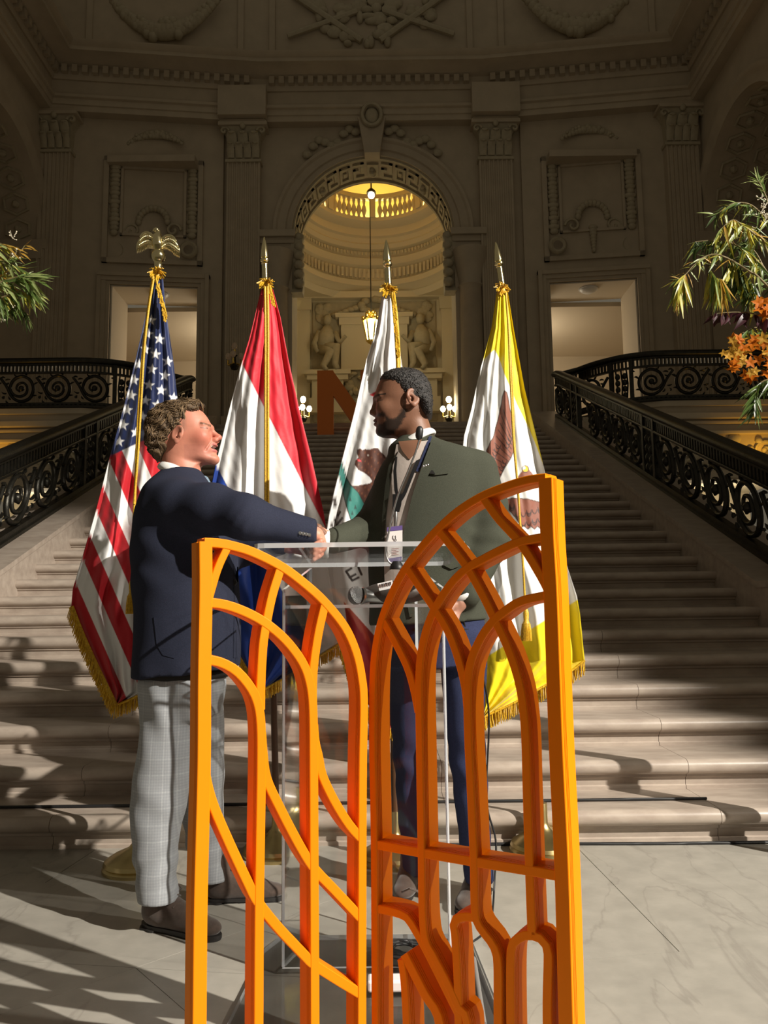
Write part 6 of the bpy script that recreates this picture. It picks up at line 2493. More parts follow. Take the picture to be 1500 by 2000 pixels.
def hcolA(cx, cy, V):
    n = nz(V, 180, 4)
    n2 = nz(V, 420, 9)
    t = np.clip(0.45 + 0.35 * n + 0.35 * n2, 0, 1)[:, None]
    C = np.array([0.050, 0.030, 0.016]) * (1 - t) + np.array([0.17, 0.105, 0.050]) * t
    g = (np.exp(-((cx - 780) / 90) ** 2 - ((cy - 520) / 110) ** 2))[:, None] * 0.6
    return C * (1 - g) + np.array([0.20, 0.165, 0.13]) * g


PA, VH, FH, hoA = make_head(mA, orgA, (750, 600), kA, 1, baseA, ((1192, 590), (1326, 716), (1268, 768)), (735, 728, 0.083), ((640, 930), (740, 1390), 0.062, 0.070),
                            ((1262, 848), (1256, 946)), (1130, 600), (1262, 1088), skinA, hairA, hcolA, hampA, 0.0028, (1070, 735), (1188, 545), (0.025, 0.034), 'head', 3.0)
# loose waves over the hair
mb = MB()
r5 = random.Random(12)
bvH = BVHTree.FromPolygons(VH.tolist(), FH.tolist())
cen = PA(620, 560)
cnt = 0
for k in range(1500):
    a = r5.uniform(0, 2 * PI)
    b = r5.uniform(-0.75, 1.0)
    d = Vector((math.cos(a) * math.sqrt(max(0, 1 - b * b)), math.sin(a) * math.sqrt(max(0, 1 - b * b)), b))
    loc_, nrm_, _, _ = bvH.ray_cast(Vector(cen), d)
    if loc_ is None:
        continue
    # flow: back and down from the brow
    flow = Vector((-0.75, 0, -0.35 - 0.6 * (1 - b)))
    t = (flow - nrm_ * flow.dot(nrm_)).normalized()
    t.rotate(Matrix.Rotation(0.9 * math.sin(75 * loc_.x + 50 * loc_.z + 20 * loc_.y) + r5.uniform(-0.2, 0.2), 3, nrm_))
    sd = nrm_.cross(t)
    L = r5.uniform(0.035, 0.07)
    ph = r5.random() * 6
    pts = []
    for q in np.linspace(0, 1, 7):
        p = loc_ + t * (L * (q - 0.3)) + sd * (0.004 * math.sin(q * 5.0 + 60 * loc_.x + 40 * loc_.z))
        near_ = bvH.find_nearest(p)
        n_ = near_[1]
        pts.append(np.array(near_[0] + n_ * (0.0006 + 0.0030 * math.sin(q * PI))))
    mb.tube(pts, [0.0006, 0.0019, 0.0018, 0.0004], 5, flat=0.6)
    cnt += 1
me = mb.mesh('hair_locks', 180, fix=False)
V = np.array(mb.v)
ca = me.color_attributes.new('Col', 'FLOAT_COLOR', 'POINT')
per = 35
lc = np.array([[r5.random()] for _ in range(len(V) // per + 1)]).repeat(per, 0)[:len(V)]
Cc = np.ones((len(V), 4), np.float32)
Cc[:, :3] = np.array([0.045, 0.027, 0.015]) * (1 - lc) + np.array([0.22, 0.14, 0.068]) * lc
ca.data.foreach_set('color', Cc.ravel().astype(np.float32))
link('hair_locks', me, M_HAIR, hoA)


# ------------------------------------------------------------------ hands
def hand(name, parent, palm, fingers, thumb, col, rpalm=0.022, rf=0.0088, wrist=None):
    pts = list(palm) + [p for f in fingers for p in f] + list(thumb)
    lo, hi = bounds(pts, 0.05)
    F_ = Field(lo, hi, 0.0024)
    if wrist is not None:
        F_.cap(wrist, palm[0], 0.027, 0.026, 0.02)
    F_.cap(palm[0], palm[1], rpalm, rpalm * 0.9, 0.012, sq=(1, 0.75, 1.25))
    for i, f in enumerate(fingers):
        rr = rf * (0.9 if i in (0, 2) else (1.0 if i == 1 else 0.8))
        F_.chain(f, [rr * 1.1, rr, rr * 0.95, rr * 0.8][:len(f)], 0.004)
    F_.chain(thumb, [rf * 1.5, rf * 1.2, rf * 0.95][:len(thumb)], 0.008)

    def cols(V):
        n = nz(V, 120, 5)
        return np.clip(np.array(col)[None, :] * (1 + 0.08 * n)[:, None], 0, 1)
    fmesh(name, F_, M_SKIN, parent, 1, cols)
    # nails
    mb = MB()
    for f in fingers:
        d = np.array(f[-1]) - np.array(f[-2])
        p = np.array(f[-1]) + np.array([0, -0.0062, 0.001])
        mb.ell(p, (0.0042, 0.0015, 0.0042), 8, 5)
    mb.build('nails', mat('nail', (0.62, 0.36, 0.30), 0.3), parent, 180)


SKA, SKB = (0.58, 0.25, 0.17), (0.21, 0.10, 0.062)
yh = 2.70
# man in navy: right hand closing on the other's hand
fing = []
for i in range(4):
    fing.append([at(631 - i * 0.8, 1054 + i * 9.5, yh + 0.006), at(626 - i, 1057 + i * 10, yh - 0.022), at(616 - i, 1063 + i * 10, yh - 0.028), at(608 - i * 0.5 + (2 if i == 3 else 0), 1070 + i * 9, yh - 0.014)])
hand('hand', mA, [at(617, 1046, yh + 0.005), at(628, 1066, yh + 0.008)], fing, [at(618, 1040, yh + 0.03), at(628, 1036, yh + 0.05), at(640, 1040, yh + 0.055)], SKA, wrist=at(606, 1040, yh))
# his left hand, coming from behind
fing = [[at(560 + 0, 1058 + i * 6, 2.90), at(578, 1060 + i * 6, 2.88), at(592, 1064 + i * 6, 2.86), at(600, 1070 + i * 5, 2.85)] for i in range(4)]
hand('hand', mA, [at(552, 1062, 2.91), at(566, 1068, 2.90)], fing, [at(556, 1056, 2.9), at(574, 1048, 2.88), at(588, 1048, 2.87)], SKA, wrist=at(540, 1062, 2.92))

# ------------------------------------------------------------------ bearded man in the dark green jacket (right)
YB = 2.96
mB = empty('person', (at(850, 1400, YB)[0], YB, 0), 'bearded man in dark green jacket and navy trousers shaking hands, facing left', 'person')
torso = keys_px([(852, 783, 842, YB, 0.055), (866, 765, 866, YB, 0.085), (876, 752, 908, YB, 0.11), (884, 762, 934, YB, 0.125), (905, 746, 952, YB, 0.145), (936, 731, 954, YB, 0.158), (961, 724, 954, YB, 0.162), (1000, 717, 950, YB, 0.165), (1060, 718, 942, YB, 0.165),
                 (1120, 720, 940, YB, 0.165), (1170, 722, 944, YB, 0.17), (1216, 720, 950, YB, 0.175)])
S1, E1, W1 = at(934, 918, 2.94), at(956, 1060, 2.90), at(912, 1160, 2.80)
S2, E2, W2 = at(768, 950, 3.06), at(718, 1034, 2.96), at(650, 1057, 2.78)
lo, hi = bounds([at(625, 1060, 2.75), at(700, 845, YB), at(1005, 1000, YB), at(800, 1230, 3.2), at(800, 1230, 2.75)], 0.06)
F_ = Field(lo, hi, 0.0065)
F_.loftz(torso, 0.02, e=2.3, tilt=(0.04, 0))
F_.chain([S1, (S1 * 0.5 + E1 * 0.5) + np.array([0.012, 0, 0]), E1, W1], [0.071, 0.069, 0.067, 0.049], 0.04)
F_.chain([S2, E2, W2], [0.066, 0.058, 0.046], 0.03)


def foldsB(x, y, z):
    d = 0.003 * np.sin(95 * z + 50 * x + 2 * np.sin(30 * x)) * np.exp(-((x - E1[0]) / 0.08) ** 2 - ((z - E1[2]) / 0.09) ** 2)
    d = d + 0.002 * np.sin(110 * z - 60 * x) * np.exp(-((x - E2[0]) / 0.07) ** 2 - ((z - E2[2]) / 0.07) ** 2)
    return d + 0.002 * np.sin(15 * x + 10 * y) * np.sin(11 * z + 1)


F_.disp(foldsB)
jb, VJ, FJ = fmesh('jacket', F_, M_OLIVE, mB, 2)
bvB = BVHTree.FromPolygons(VJ.tolist(), FJ.tolist())
# shirt front between the lapels, then lapels, lanyard and badge
strip('shirt_front', [(774, 868), (768, 905), (757, 960), (751, 1030), (750, 1100), (752, 1160)], [(836, 860), (829, 915), (808, 970), (790, 1030), (784, 1100), (782, 1160)], bvB, 0.004, M_SHIRT2, jb, 2.85, 0.006, 18, 7)
strip('lapel', [(842, 862), (837, 875), (826, 905), (806, 965), (790, 1030), (782, 1075)], [(862, 872), (863, 882), (846, 912), (838, 925), (812, 985), (790, 1062)], bvB, 0.017, M_OLIVE, jb, 2.86, 0.014, 18, 5)
strip('lapel', [(775, 885), (760, 905), (752, 950), (746, 1010), (745, 1070)], [(779, 880), (768, 905), (760, 960), (753, 1020), (750, 1075)], bvB, 0.010, M_OLIVE, jb, 2.86, 0.010, 14, 4)
strip('lining_edge', [(838, 852), (826, 885), (812, 920)], [(844, 852), (832, 888), (818, 922)], bvB, 0.008, M_JEAN, jb, 2.86, 0.006, 8, 3)
strip('throat', [(778, 862), (785, 880), (798, 896)], [(824, 858), (815, 880), (801, 897)], bvB, 0.008, mat('throat_skin', (0.20, 0.095, 0.055), 0.55), jb, 2.86, 0.005, 8, 5)
cC = at(807, 863, YB)
mb = MB()
tl_ = math.atan2(40, 68)
mb.tube(torus_loop(cC, (-math.cos(tl_), 0, -math.sin(tl_)), (0, 1, 0), 0.079, 0.070), 0.011, 10, flat=1.9, up=(0, 0, 1))
mb.build('shirt_collar', M_SHIRT, mB, 180)
strip('breast_pocket', [(832, 917), (850, 921), (876, 919)], [(834, 926), (850, 928), (876, 925)], bvB, 0.006, M_OLIVE, jb, 2.86, 0.006, 10, 3)
strip('pocket_square', [(833, 921), (838, 917), (846, 919)], [(833, 926), (840, 925), (850, 926)], bvB, 0.009, M_BELT, jb, 2.86, 0.004, 6, 3)
strip('hip_pocket_flap', [(866, 1092), (880, 1090), (898, 1090)], [(868, 1105), (882, 1112), (897, 1106)], bvB, 0.008, M_OLIVE, jb, 2.86, 0.006, 8, 4)
strip('front_edge', [(782, 1075), (786, 1130), (800, 1205)], [(788, 1072), (792, 1130), (806, 1205)], bvB, 0.007, M_OLIVE, jb, 2.86, 0.006, 10, 3)


def onB(u, v, off=0.01, d=2.86):
    h_ = bvB.ray_cast(Vector(CAM), Vector(ray(u, v)).normalized())[0]
    return at(u, v, (h_[1] if h_ is not None else d) - off)


mb = MB()
pp = onB(832, 909, 0.016)
for dx in (-0.010, -0.002, 0.006):
    mb.ell((pp[0] + dx, pp[1], pp[2] + dx * 0.3), (0.006, 0.003, 0.005), 8, 6)
mb.build('lapel_pin', M_STEEL, jb, 180)
for off_, (A_, B_) in enumerate((([(772, 892), (768, 920), (770, 960), (776, 975)], [(776, 892), (774, 920), (777, 960), (780, 972)]), ([(812, 900), (800, 930), (786, 965), (779, 975)], [(820, 896), (807, 930), (792, 968), (784, 980)]))):
    strip('lanyard_strap', A_, B_, bvB, 0.014, M_BLACK, jb, 2.86, 0.003, 10, 3)
strip('lanyard_strap', [(767, 965), (767, 985), (766, 1000)], [(785, 965), (784, 985), (780, 1000)], bvB, 0.016, M_BLACK, jb, 2.86, 0.004, 6, 3)
mb = MB()
mb.tube([onB(773, 1000, 0.018), onB(773, 1012, 0.018), onB(772, 1028, 0.018)], [0.006, 0.008, 0.005], 8)
mb.build('lanyard_clip', M_STEEL, jb, 60)
# badge: card with purple bands and small print
yb0 = min(onB(760, 1060, 0.02)[1], onB(780, 1060, 0.02)[1]) - 0.004


def card(nm, poly, m, off, th=0.002):
    P = [at(u, v, yb0 - off) for u, v in poly]
    Q = [p + np.array([0, th, 0]) for p in P]
    n = len(P)
    mb = MB()
    mb.add(P + Q, [tuple(range(n)), tuple(range(2 * n - 1, n - 1, -1))] + [(i, n + i, n + (i + 1) % n, (i + 1) % n) for i in range(n)])
    return mb.build(nm, m, bd)


bd = empty('name_badge', at(770, 1100, yb0), 'white name badge with purple bands hanging on the bearded man\'s chest', 'badge')
card('badge_card', [(756, 1030), (786, 1026), (786, 1094), (757, 1100)], M_BADGE, 0.0)
card('badge_band', [(756, 1030), (786, 1026), (786, 1035), (756, 1038)], M_PURPLE, 0.0012)
card('badge_band', [(757, 1091), (785, 1087), (784, 1096), (758, 1100)], M_PURPLE, 0.0012)
mb = MB()
mb.tube(crom([at(u, v, yb0 - 0.0015) for u, v in ((768, 1046), (767.5, 1051), (771, 1055), (773, 1051), (772.5, 1046))], 3), 0.0009, 5)
mb.tube(crom([at(u, v, yb0 - 0.0015) for u, v in ((770.5, 1055), (771, 1059), (774, 1055.5), (774.5, 1053))], 3), 0.0009, 5)
mb.build('badge_symbol', M_PRINT, bd)
mb = MB()
for k in range(5):
    mb.tube([at(765, 1072 + k * 3, yb0 - 0.0013), at(779 - (k % 2) * 4, 1071 + k * 3, yb0 - 0.0013)], 0.0007, 4)
mb.build('badge_print', M_REDPRINT, bd)

# trousers and belt
near = keys_px([(1235, 850, 948, YB, 0.12), (1300, 862, 950, 2.98, 0.10), (1400, 868, 945, 2.96, 0.09), (1500, 880, 950, 2.94, 0.08), (1600, 892, 955, 2.93, 0.072), (1700, 906, 964, 2.93, 0.062), (1722, 908, 965, 2.93, 0.06)])
far = keys_px([(1235, 757, 860, YB, 0.12), (1300, 757, 850, 3.04, 0.10), (1400, 762, 842, 3.06, 0.09), (1500, 770, 832, 3.08, 0.08), (1600, 778, 826, 3.09, 0.07), (1690, 786, 826, 3.1, 0.058), (1706, 787, 827, 3.1, 0.057)])
hip = keys_px([(1195, 762, 944, YB, 0.15), (1240, 758, 948, YB, 0.155), (1300, 762, 946, YB, 0.14)])
lo, hi = bounds([at(740, 1720, 3.1), at(740, 1190, 3.1), at(980, 1740, 2.9), at(900, 1300, 3.25), at(900, 1300, 2.78)], 0.03)
F_ = Field(lo, hi, 0.0065)
F_.loftz(hip, 0.02)
F_.loftz(near, 0.02)
F_.loftz(far, 0.02)
F_.disp(lambda x, y, z: 0.004 * np.sin(50 * z + 30 * x) * np.exp(-((z - at(850, 1500, YB)[2]) / 0.10) ** 2) + 0.004 * np.sin(60 * z - 20 * x) * np.exp(-((z - at(850, 1660, YB)[2]) / 0.07) ** 2)
        + 0.003 * np.sin(40 * x + 20 * z) * np.exp(-((z - at(850, 1310, YB)[2]) / 0.08) ** 2))
fmesh('trousers', F_, M_JEAN, mB, 2)
mb = MB()
bc = at(853, 1228, YB)
mb.tube(torus_loop(bc, (1, 0, 0), (0, 1, 0), 0.170, 0.146), 0.013, 8, flat=1.7, up=(0, 0, 1))
mb.build('belt', M_BELT, mB, 60)
h0, t0 = atz(812, 1716, 0), atz(776, 1772, 0)
d_ = (t0 - h0) / np.linalg.norm(t0 - h0)
shoe(h0 - d_ * 0.02, t0, mB, M_SUEDE, 0.30, laces=False)
h0, t0 = atz(945, 1738, 0), atz(893, 1800, 0)
d_ = (t0 - h0) / np.linalg.norm(t0 - h0)
shoe(h0 - d_ * 0.02, t0, mB, M_SUEDE, 0.30, laces=False)
mb = MB()
mb.tube([atz(786, 1742, 0.075), atz(800, 1735, 0.10), atz(818, 1742, 0.075)], 0.006, 8, flat=0.6)
mb.build('shoe_strap', M_SUEDE, mB, 60)

kB = YB / FPX / 8.3333
orgB = at(700 + 700 / 8.3333, 700 + 700 / 8.3333, YB)
baseB = [(180, 600, 850, 30), (215, 500, 950, 52), (275, 402, 1050, 66), (350, 345, 1115, 73), (450, 298, 1165, 77), (550, 268, 1185, 78), (640, 252, 1190, 78), (680, 258, 1190, 78), (735, 285, 1185, 77), (800, 278, 1165, 76),
         (900, 272, 1120, 74), (970, 262, 1050, 71), (1040, 272, 960, 68), (1100, 272, 900, 65), (1150, 295, 850, 61), (1220, 300, 780, 54), (1275, 345, 700, 41), (1302, 410, 620, 25)]


def skinB(cx, cy, lat, V):
    n = nz(V, 60, 2)
    C = np.tile(np.array([0.205, 0.095, 0.055]), (len(cx), 1)) * (1 + 0.07 * n)[:, None]
    BD = np.array([0.022, 0.014, 0.010])
    beard = [(735, 640), (790, 700), (795, 900), (760, 1010), (700, 1110), (650, 1190), (560, 1290), (430, 1330), (300, 1300), (250, 1190), (250, 1130), (300, 1112), (380, 1120), (430, 1075), (425, 1030), (400, 1015), (240, 1012),
             (230, 960), (290, 948), (400, 955), (450, 1000), (500, 1060), (590, 1055), (650, 1000), (690, 930), (715, 850), (715, 720)]
    wsum = 0
    for q in range(6):
        j1, j2 = nz(V, 260, 20 + q), nz(V, 330, 40 + q)
        wsum = wsum + inpoly(cx + 34 * j1, cy + 34 * j2, beard)
    wsum = (wsum / 6.0)[:, None]
    wsum = wsum * np.where((cx > 690) & (cy < 900), 0.6, 0.97)[:, None]
    C = C * (1 - wsum) + BD * wsum
    brow = (np.abs(cy - 648 + (cx - 300) * 0.05) < 16) & (cx > 250) & (cx < 440) & (lat > 0.012)
    C[brow] = (0.03, 0.018, 0.013)
    lid = (np.abs(cy - 742) < 7) & (cx > 290) & (cx < 430) & (lat > 0.018) & (lat < 0.062)
    C[lid] = (0.025, 0.014, 0.010)
    lip = ((np.abs(cy - 1028) < 18) | (np.abs(cy - 1080) < 22)) & (cx < 330) & (lat < 0.022)
    C[lip] = (0.16, 0.06, 0.05)
    ear = (lat > 0.074) & (cx > 760) & (cx < 1000) & (cy > 570) & (cy < 900)
    C[ear] = np.array([0.26, 0.12, 0.075])
    return np.clip(C, 0, 1)


hairB = [(158, 660, 830, 24), (195, 490, 970, 55), (255, 395, 1070, 70), (340, 345, 1135, 79), (385, 352, 1160, 81), (420, 440, 1178, 82), (480, 505, 1195, 84), (560, 545, 1208, 84), (620, 590, 1212, 84), (690, 700, 1216, 83),
         (720, 860, 1216, 82), (780, 955, 1215, 80), (860, 965, 1210, 76), (930, 1020, 1206, 70), (985, 1095, 1200, 56)]


def hampB(x, y, z):
    a, b, c = x * 1000, y * 1000, z * 1000
    w = np.sin(1.05 * a + 0.4 * np.sin(0.5 * c)) * np.sin(1.0 * c + 0.6 * np.sin(0.4 * a)) * np.cos(0.8 * b)
    w2 = np.sin(0.7 * a + 0.9 * c + 0.8 * b)
    return -(0.0017 * w + 0.0008 * w2)


def hcolB(cx, cy, V):
    n = nz(V, 700, 6)
    t = np.clip(0.3 + 0.5 * n, 0, 1)[:, None]
    return np.array([0.010, 0.009, 0.009]) * (1 - t) + np.array([0.060, 0.052, 0.048]) * t


PB, VH, FH, hoB = make_head(mB, orgB, (700, 700), kB, -1, baseB, ((268, 712), (213, 882), (268, 905)), (878, 725, 0.085), ((850, 960), (960, 1420), 0.060, 0.066),
                            ((268, 1026), (272, 1082)), (345, 735), (345, 1215), skinB, hairB, hcolB, hampB, 0.0022, (420, 860), (268, 655), (0.026, 0.036), 'head', 2.6)
# tight curls
mb = MB()
bvH = BVHTree.FromPolygons(VH.tolist(), FH.tolist())
cen = PB(760, 560)
r5 = random.Random(31)
for k in range(900):
    a = r5.uniform(0, 2 * PI)
    b = r5.uniform(-0.45, 1.0)
    q = math.sqrt(max(0, 1 - b * b))
    loc_, nrm_, _, _ = bvH.ray_cast(Vector(cen), Vector((math.cos(a) * q, math.sin(a) * q, b)))
    if loc_ is None:
        continue
    e1 = nrm_.orthogonal().normalized()
    e1.rotate(Matrix.Rotation(r5.random() * 6.28, 3, nrm_))
    e2 = nrm_.cross(e1)
    rr = r5.uniform(0.0018, 0.0030)
    pts = [np.array(loc_ + nrm_ * (0.0004 + 0.0010 * math.sin(t)) + e1 * rr * math.cos(t) + e2 * rr * math.sin(t)) for t in np.linspace(0, 5.2, 7)]
    mb.tube(pts, 0.0010, 4)
me = mb.mesh('hair_curls', 180, fix=False)
n_ = len(mb.v)
ca = me.color_attributes.new('Col', 'FLOAT_COLOR', 'POINT')
Cc = np.ones((n_, 4), np.float32)
lc = np.repeat(np.array([r5.random() for _ in range(n_ // 28 + 1)]), 28)[:n_, None]
Cc[:, :3] = np.array([0.010, 0.009, 0.009]) * (1 - lc) + np.array([0.065, 0.058, 0.054]) * lc
ca.data.foreach_set('color', Cc.ravel())
link('hair_curls', me, M_HAIR, hoB)

# his right hand in the handshake, with shirt cuff
fing = [[at(622, 1050 + i * 8, 2.755), at(610, 1056 + i * 8, 2.745), at(601, 1062 + i * 8, 2.74), at(597, 1068 + i * 7, 2.745)] for i in range(4)]
hand('hand', mB, [at(640, 1056, 2.77), at(628, 1066, 2.76)], fing, [at(634, 1044, 2.75), at(622, 1030, 2.735), at(610, 1023, 2.73)], SKB, wrist=at(652, 1056, 2.78))
mb = MB()
cW = at(638, 1062, 2.775)
mb.tube(torus_loop(cW, (0, 1, 0), (0.12, 0, 1), 0.040, 0.046), 0.006, 8, flat=2.2, up=(1, 0, 0))
mb.build('shirt_cuff', M_SHIRT, mB, 60)
# his left hand hanging by the pocket, holding a folded pair of glasses
fing = [[at(880 + i * 5, 1198 + (i % 2), 2.76 + i * 0.004), at(877 + i * 5, 1212, 2.745 + i * 0.004), at(876 + i * 5, 1224, 2.745 + i * 0.004), at(879 + i * 4, 1233 - abs(i - 1) * 2, 2.76 + i * 0.004)] for i in range(4)]
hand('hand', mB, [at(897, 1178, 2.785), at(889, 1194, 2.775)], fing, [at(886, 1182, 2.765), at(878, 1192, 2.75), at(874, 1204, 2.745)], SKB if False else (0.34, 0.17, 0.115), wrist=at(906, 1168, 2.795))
mb = MB()
cW = at(906, 1166, 2.797)
mb.tube(torus_loop(cW, (0.9, 0, 0.35), (0, 1, 0), 0.042, 0.040), 0.006, 8, flat=2.0, up=(0, 0, 1))
mb.build('shirt_cuff', M_SHIRT, mB, 60)
M_TWIG = mat('twig_bark', (0.16, 0.12, 0.05), 0.7)
# =================================================================== flower arrangements at both edges
def leaf_mesh(name, width, droop, twist, fold=0.25, n=9):
    vs, fs = [], []
    for i in range(n + 1):
        t = i / n
        w = width * (math.sin(PI * min(1, t * 1.02) ** 0.75) ** 0.9 if 0 < t < 1 else 0.02)
        w = max(w, 0.004)
        x, z = t, -droop * t * t
        tw = twist * t
        for j, q in enumerate((-1, -0.5, 0, 0.5, 1)):
            yy = q * w
            zz = abs(q) * w * fold
            vs.append((x, yy * math.cos(tw) - zz * math.sin(tw), z + yy * math.sin(tw) + zz * math.cos(tw)))
    for i in range(n):
        for j in range(4):
            a = i * 5 + j
            fs.append((a, a + 1, a + 6, a + 5))
    me = bpy.data.meshes.new(name)
    me.from_pydata(vs, [], fs)
    me.shade_smooth()
    return me


def leaf_mat(name, c1, c2, rough=0.38):
    m = mat(name, c1, rough, noise_s=6, noise_a=0.3, col2=c2, spec=0.15 if 'petal' in name else 0.5)
    nt = m.node_tree
    b = nt.nodes['Principled BSDF']
    out = nt.nodes['Material Output']
    tl = nt.nodes.new('ShaderNodeBsdfTranslucent')
    tl.inputs[0].default_value = (c1[0] * 1.1, c1[1] * 1.15, c1[2] * 0.8, 1)
    mx = nt.nodes.new('ShaderNodeMixShader')
    mx.inputs[0].default_value = 0.3
    nt.links.new(b.outputs[0], mx.inputs[1])
    nt.links.new(tl.outputs[0], mx.inputs[2])
    nt.links.new(mx.outputs[0], out.inputs[0])
    return m


LG = leaf_mat('leaf_green', (0.13, 0.19, 0.045), (0.07, 0.12, 0.03))
LP = leaf_mat('leaf_pale', (0.34, 0.38, 0.16), (0.22, 0.28, 0.09))
LY = leaf_mat('leaf_yellow', (0.48, 0.42, 0.06), (0.28, 0.28, 0.04))
LO = leaf_mat('leaf_amber', (0.50, 0.27, 0.04), (0.30, 0.20, 0.04))
LD = leaf_mat('leaf_dark_green', (0.05, 0.08, 0.02), (0.03, 0.05, 0.015))
LB = leaf_mat('leaf_burgundy', (0.06, 0.012, 0.02), (0.03, 0.008, 0.012))
PO = leaf_mat('petal_orange', (0.52, 0.15, 0.006), (0.34, 0.08, 0.004), 0.6)
PY = leaf_mat('petal_yellow', (0.50, 0.30, 0.045), (0.40, 0.19, 0.02), 0.5)
SHAPES = {}
for nm_, m_ in (('green', LG), ('pale', LP), ('yellow', LY), ('amber', LO), ('dark', LD), ('burg', LB)):
    L_ = []
    for k, (w_, d_, t_) in enumerate(((0.055, 0.10, 0.2), (0.045, 0.35, -0.4), (0.065, 0.22, 0.6), (0.04, -0.12, 0.1))):
        if nm_ == 'burg':
            w_ *= 3.6
        me = leaf_mesh('leaf', w_, d_, t_)
        me.materials.append(m_)
        L_.append(me)
    SHAPES[nm_] = L_


def put_leaf(root, base, tip, kind, r, name='leaf', extra=False):
    b, t = Vector(base), Vector(tip)
    d = t - b
    L = d.length
    x = d.normalized()
    up = Vector((r.uniform(-0.6, 0.6), r.uniform(-1.0, -0.1), r.uniform(0.0, 1.0)))
    y = up.cross(x)
    if y.length < 1e-3:
        y = Vector((0, 1, 0))
    y.normalize()
    z = x.cross(y)
    me = r.choice(SHAPES[kind])
    Mx = Matrix(((x.x * L, y.x * L, z.x * L, b.x), (x.y * L, y.y * L, z.y * L, b.y), (x.z * L, y.z * L, z.z * L, b.z), (0, 0, 0, 1)))
    LEAFN[root.name] = LEAFN.get(root.name, 0) + 1
    if extra:
        mb = EXTRA.setdefault((root.name, kind), MB())
        mb.add([tuple(Mx @ v.co) for v in me.vertices], [tuple(p.vertices) for p in me.polygons])
        return
    o = bpy.data.objects.new(name, me)
    COL.objects.link(o)
    o.parent = root
    o.matrix_parent_inverse = Matrix.Translation(-root.location)
    o.matrix_basis = Mx
    return o


LEAFN, EXTRA = {}, {}


def spray(root, stem_px, dep, n, lens, ang0, spread, kinds, r, core, twig=True):
    """a twig with leaves; stem_px polyline in photo units"""
    S_ = crom([np.array(p, float) for p in stem_px], 8)
    if twig:
        mb = MB()
        pts = [np.array(core)] + [at(p[0], p[1], dep) for p in S_]
        mb.tube(crom(pts, 3), [0.005, 0.003, 0.0014], 6)
        mb.build('twig', M_TWIG, root, 60)
    for k in range(int(n * 2.4)):
        p = S_[min(len(S_) - 1, int(len(S_) * (k / 2.4 + r.random()) / n))]
        a = ang0 + r.uniform(-spread, spread)
        L = r.uniform(*lens)
        dz = r.uniform(-0.05, 0.05)
        b = at(p[0], p[1], dep + dz * 0.4)
        t = at(p[0] + L * math.cos(a), p[1] + L * math.sin(a), dep + dz * 0.4 + r.uniform(-0.05, 0.05))
        put_leaf(root, b, t, r.choice(kinds), r, extra=k >= n)


M_BERRY = mat('cream_berry', (0.62, 0.55, 0.42), 0.4)
rp = random.Random(17)
rp2 = random.Random(23)


def stand(root, x, y, ztop):
    mb = MB()
    mb.lathe([(0.17, 0.0), (0.17, 0.03), (0.09, 0.06), (0.055, 0.15), (0.05, ztop - 0.45), (0.07, ztop - 0.4), (0.105, ztop - 0.25), (0.11, ztop - 0.1), (0.09, ztop), (0.0, ztop - 0.02)], (x, y, 0), 24)
    mb.build('tall_vase', mat('smoky_vase', (0.10, 0.09, 0.08), 0.2), root, 45)


def berries(root, pts, dep, n, rad, r):
    mb = MB()
    for (u, v) in pts:
        for k in range(n):
            p = at(u + r.uniform(-10, 10), v + r.uniform(-9, 9), dep + r.uniform(-0.03, 0.03))
            mb.ell(p, rad * r.uniform(0.7, 1.2), 6, 4)
            mb.tube([p, at(u, v + 6, dep)], 0.0006, 3)
    mb.build('berries', M_BERRY, root, 60, kind='stuff')


# right arrangement
XR, YR = 1.98, 3.34
plR = empty('flower_arrangement', (XR, YR, 0), 'tall arrangement of willowy green leaves and orange flowers at the right edge', 'plant')
stand(plR, XR, YR, 1.78)
coreR = (XR, YR, 1.74)
core2 = at(1540, 600, YR)
mb = MB()
for k in range(7):
    q = core2 + np.array([0.03 * math.cos(k), 0.05 * math.sin(k * 2), 0.04 * math.sin(k)])
    mb.tube(crom([(XR + 0.03 * math.cos(k * 0.9), YR + 0.03 * math.sin(k * 0.9), 1.70), (np.array(coreR) + q) / 2 + np.array([0.03, 0, 0.03]), q], 5), 0.006, 6)
mb.build('stems', M_TWIG, plR, 60)
# sprays on the far side of the bunch
for k in range(9):
    u1, v1 = 1560 + 14 * (k % 5), 380 + 55 * k
    spray(plR, [(1545, 600), (1552 + 3 * k, (600 + v1) / 2), (u1, v1)], YR + 0.06 * math.sin(k * 2.1), 8, (28, 60), 1.3 - 0.2 * (k % 4), 1.2, ['green', 'yellow', 'dark', 'pale'], rp2, core2)
spray(plR, [(1510, 420), (1490, 370), (1480, 352)], YR, 12, (20, 42), -1.9, 1.3, ['green', 'pale'], rp, core2)
spray(plR, [(1500, 430), (1465, 400), (1430, 398), (1398, 420)], YR - 0.05, 26, (16, 42), 2.2, 1.4, ['green', 'pale', 'dark', 'yellow'], rp, core2)
spray(plR, [(1490, 470), (1450, 440), (1430, 430), (1405, 450)], YR - 0.1, 24, (24, 46), 1.2, 1.0, ['yellow', 'yellow', 'amber', 'pale'], rp, core2)
spray(plR, [(1490, 520), (1440, 480), (1400, 470), (1358, 472)], YR - 0.08, 30, (20, 50), 1.7, 1.3, ['yellow', 'green', 'pale', 'dark'], rp, core2)
spray(plR, [(1480, 540), (1410, 500), (1370, 505), (1335, 540), (1322, 545)], YR - 0.12, 22, (18, 40), 2.0, 1.5, ['yellow', 'pale', 'green', 'amber'], rp, core2)
spray(plR, [(1338, 535), (1330, 548), (1322, 560)], YR - 0.12, 22, (34, 66), 1.55, 0.42, ['amber', 'yellow', 'green', 'yellow'], rp, core2, False)
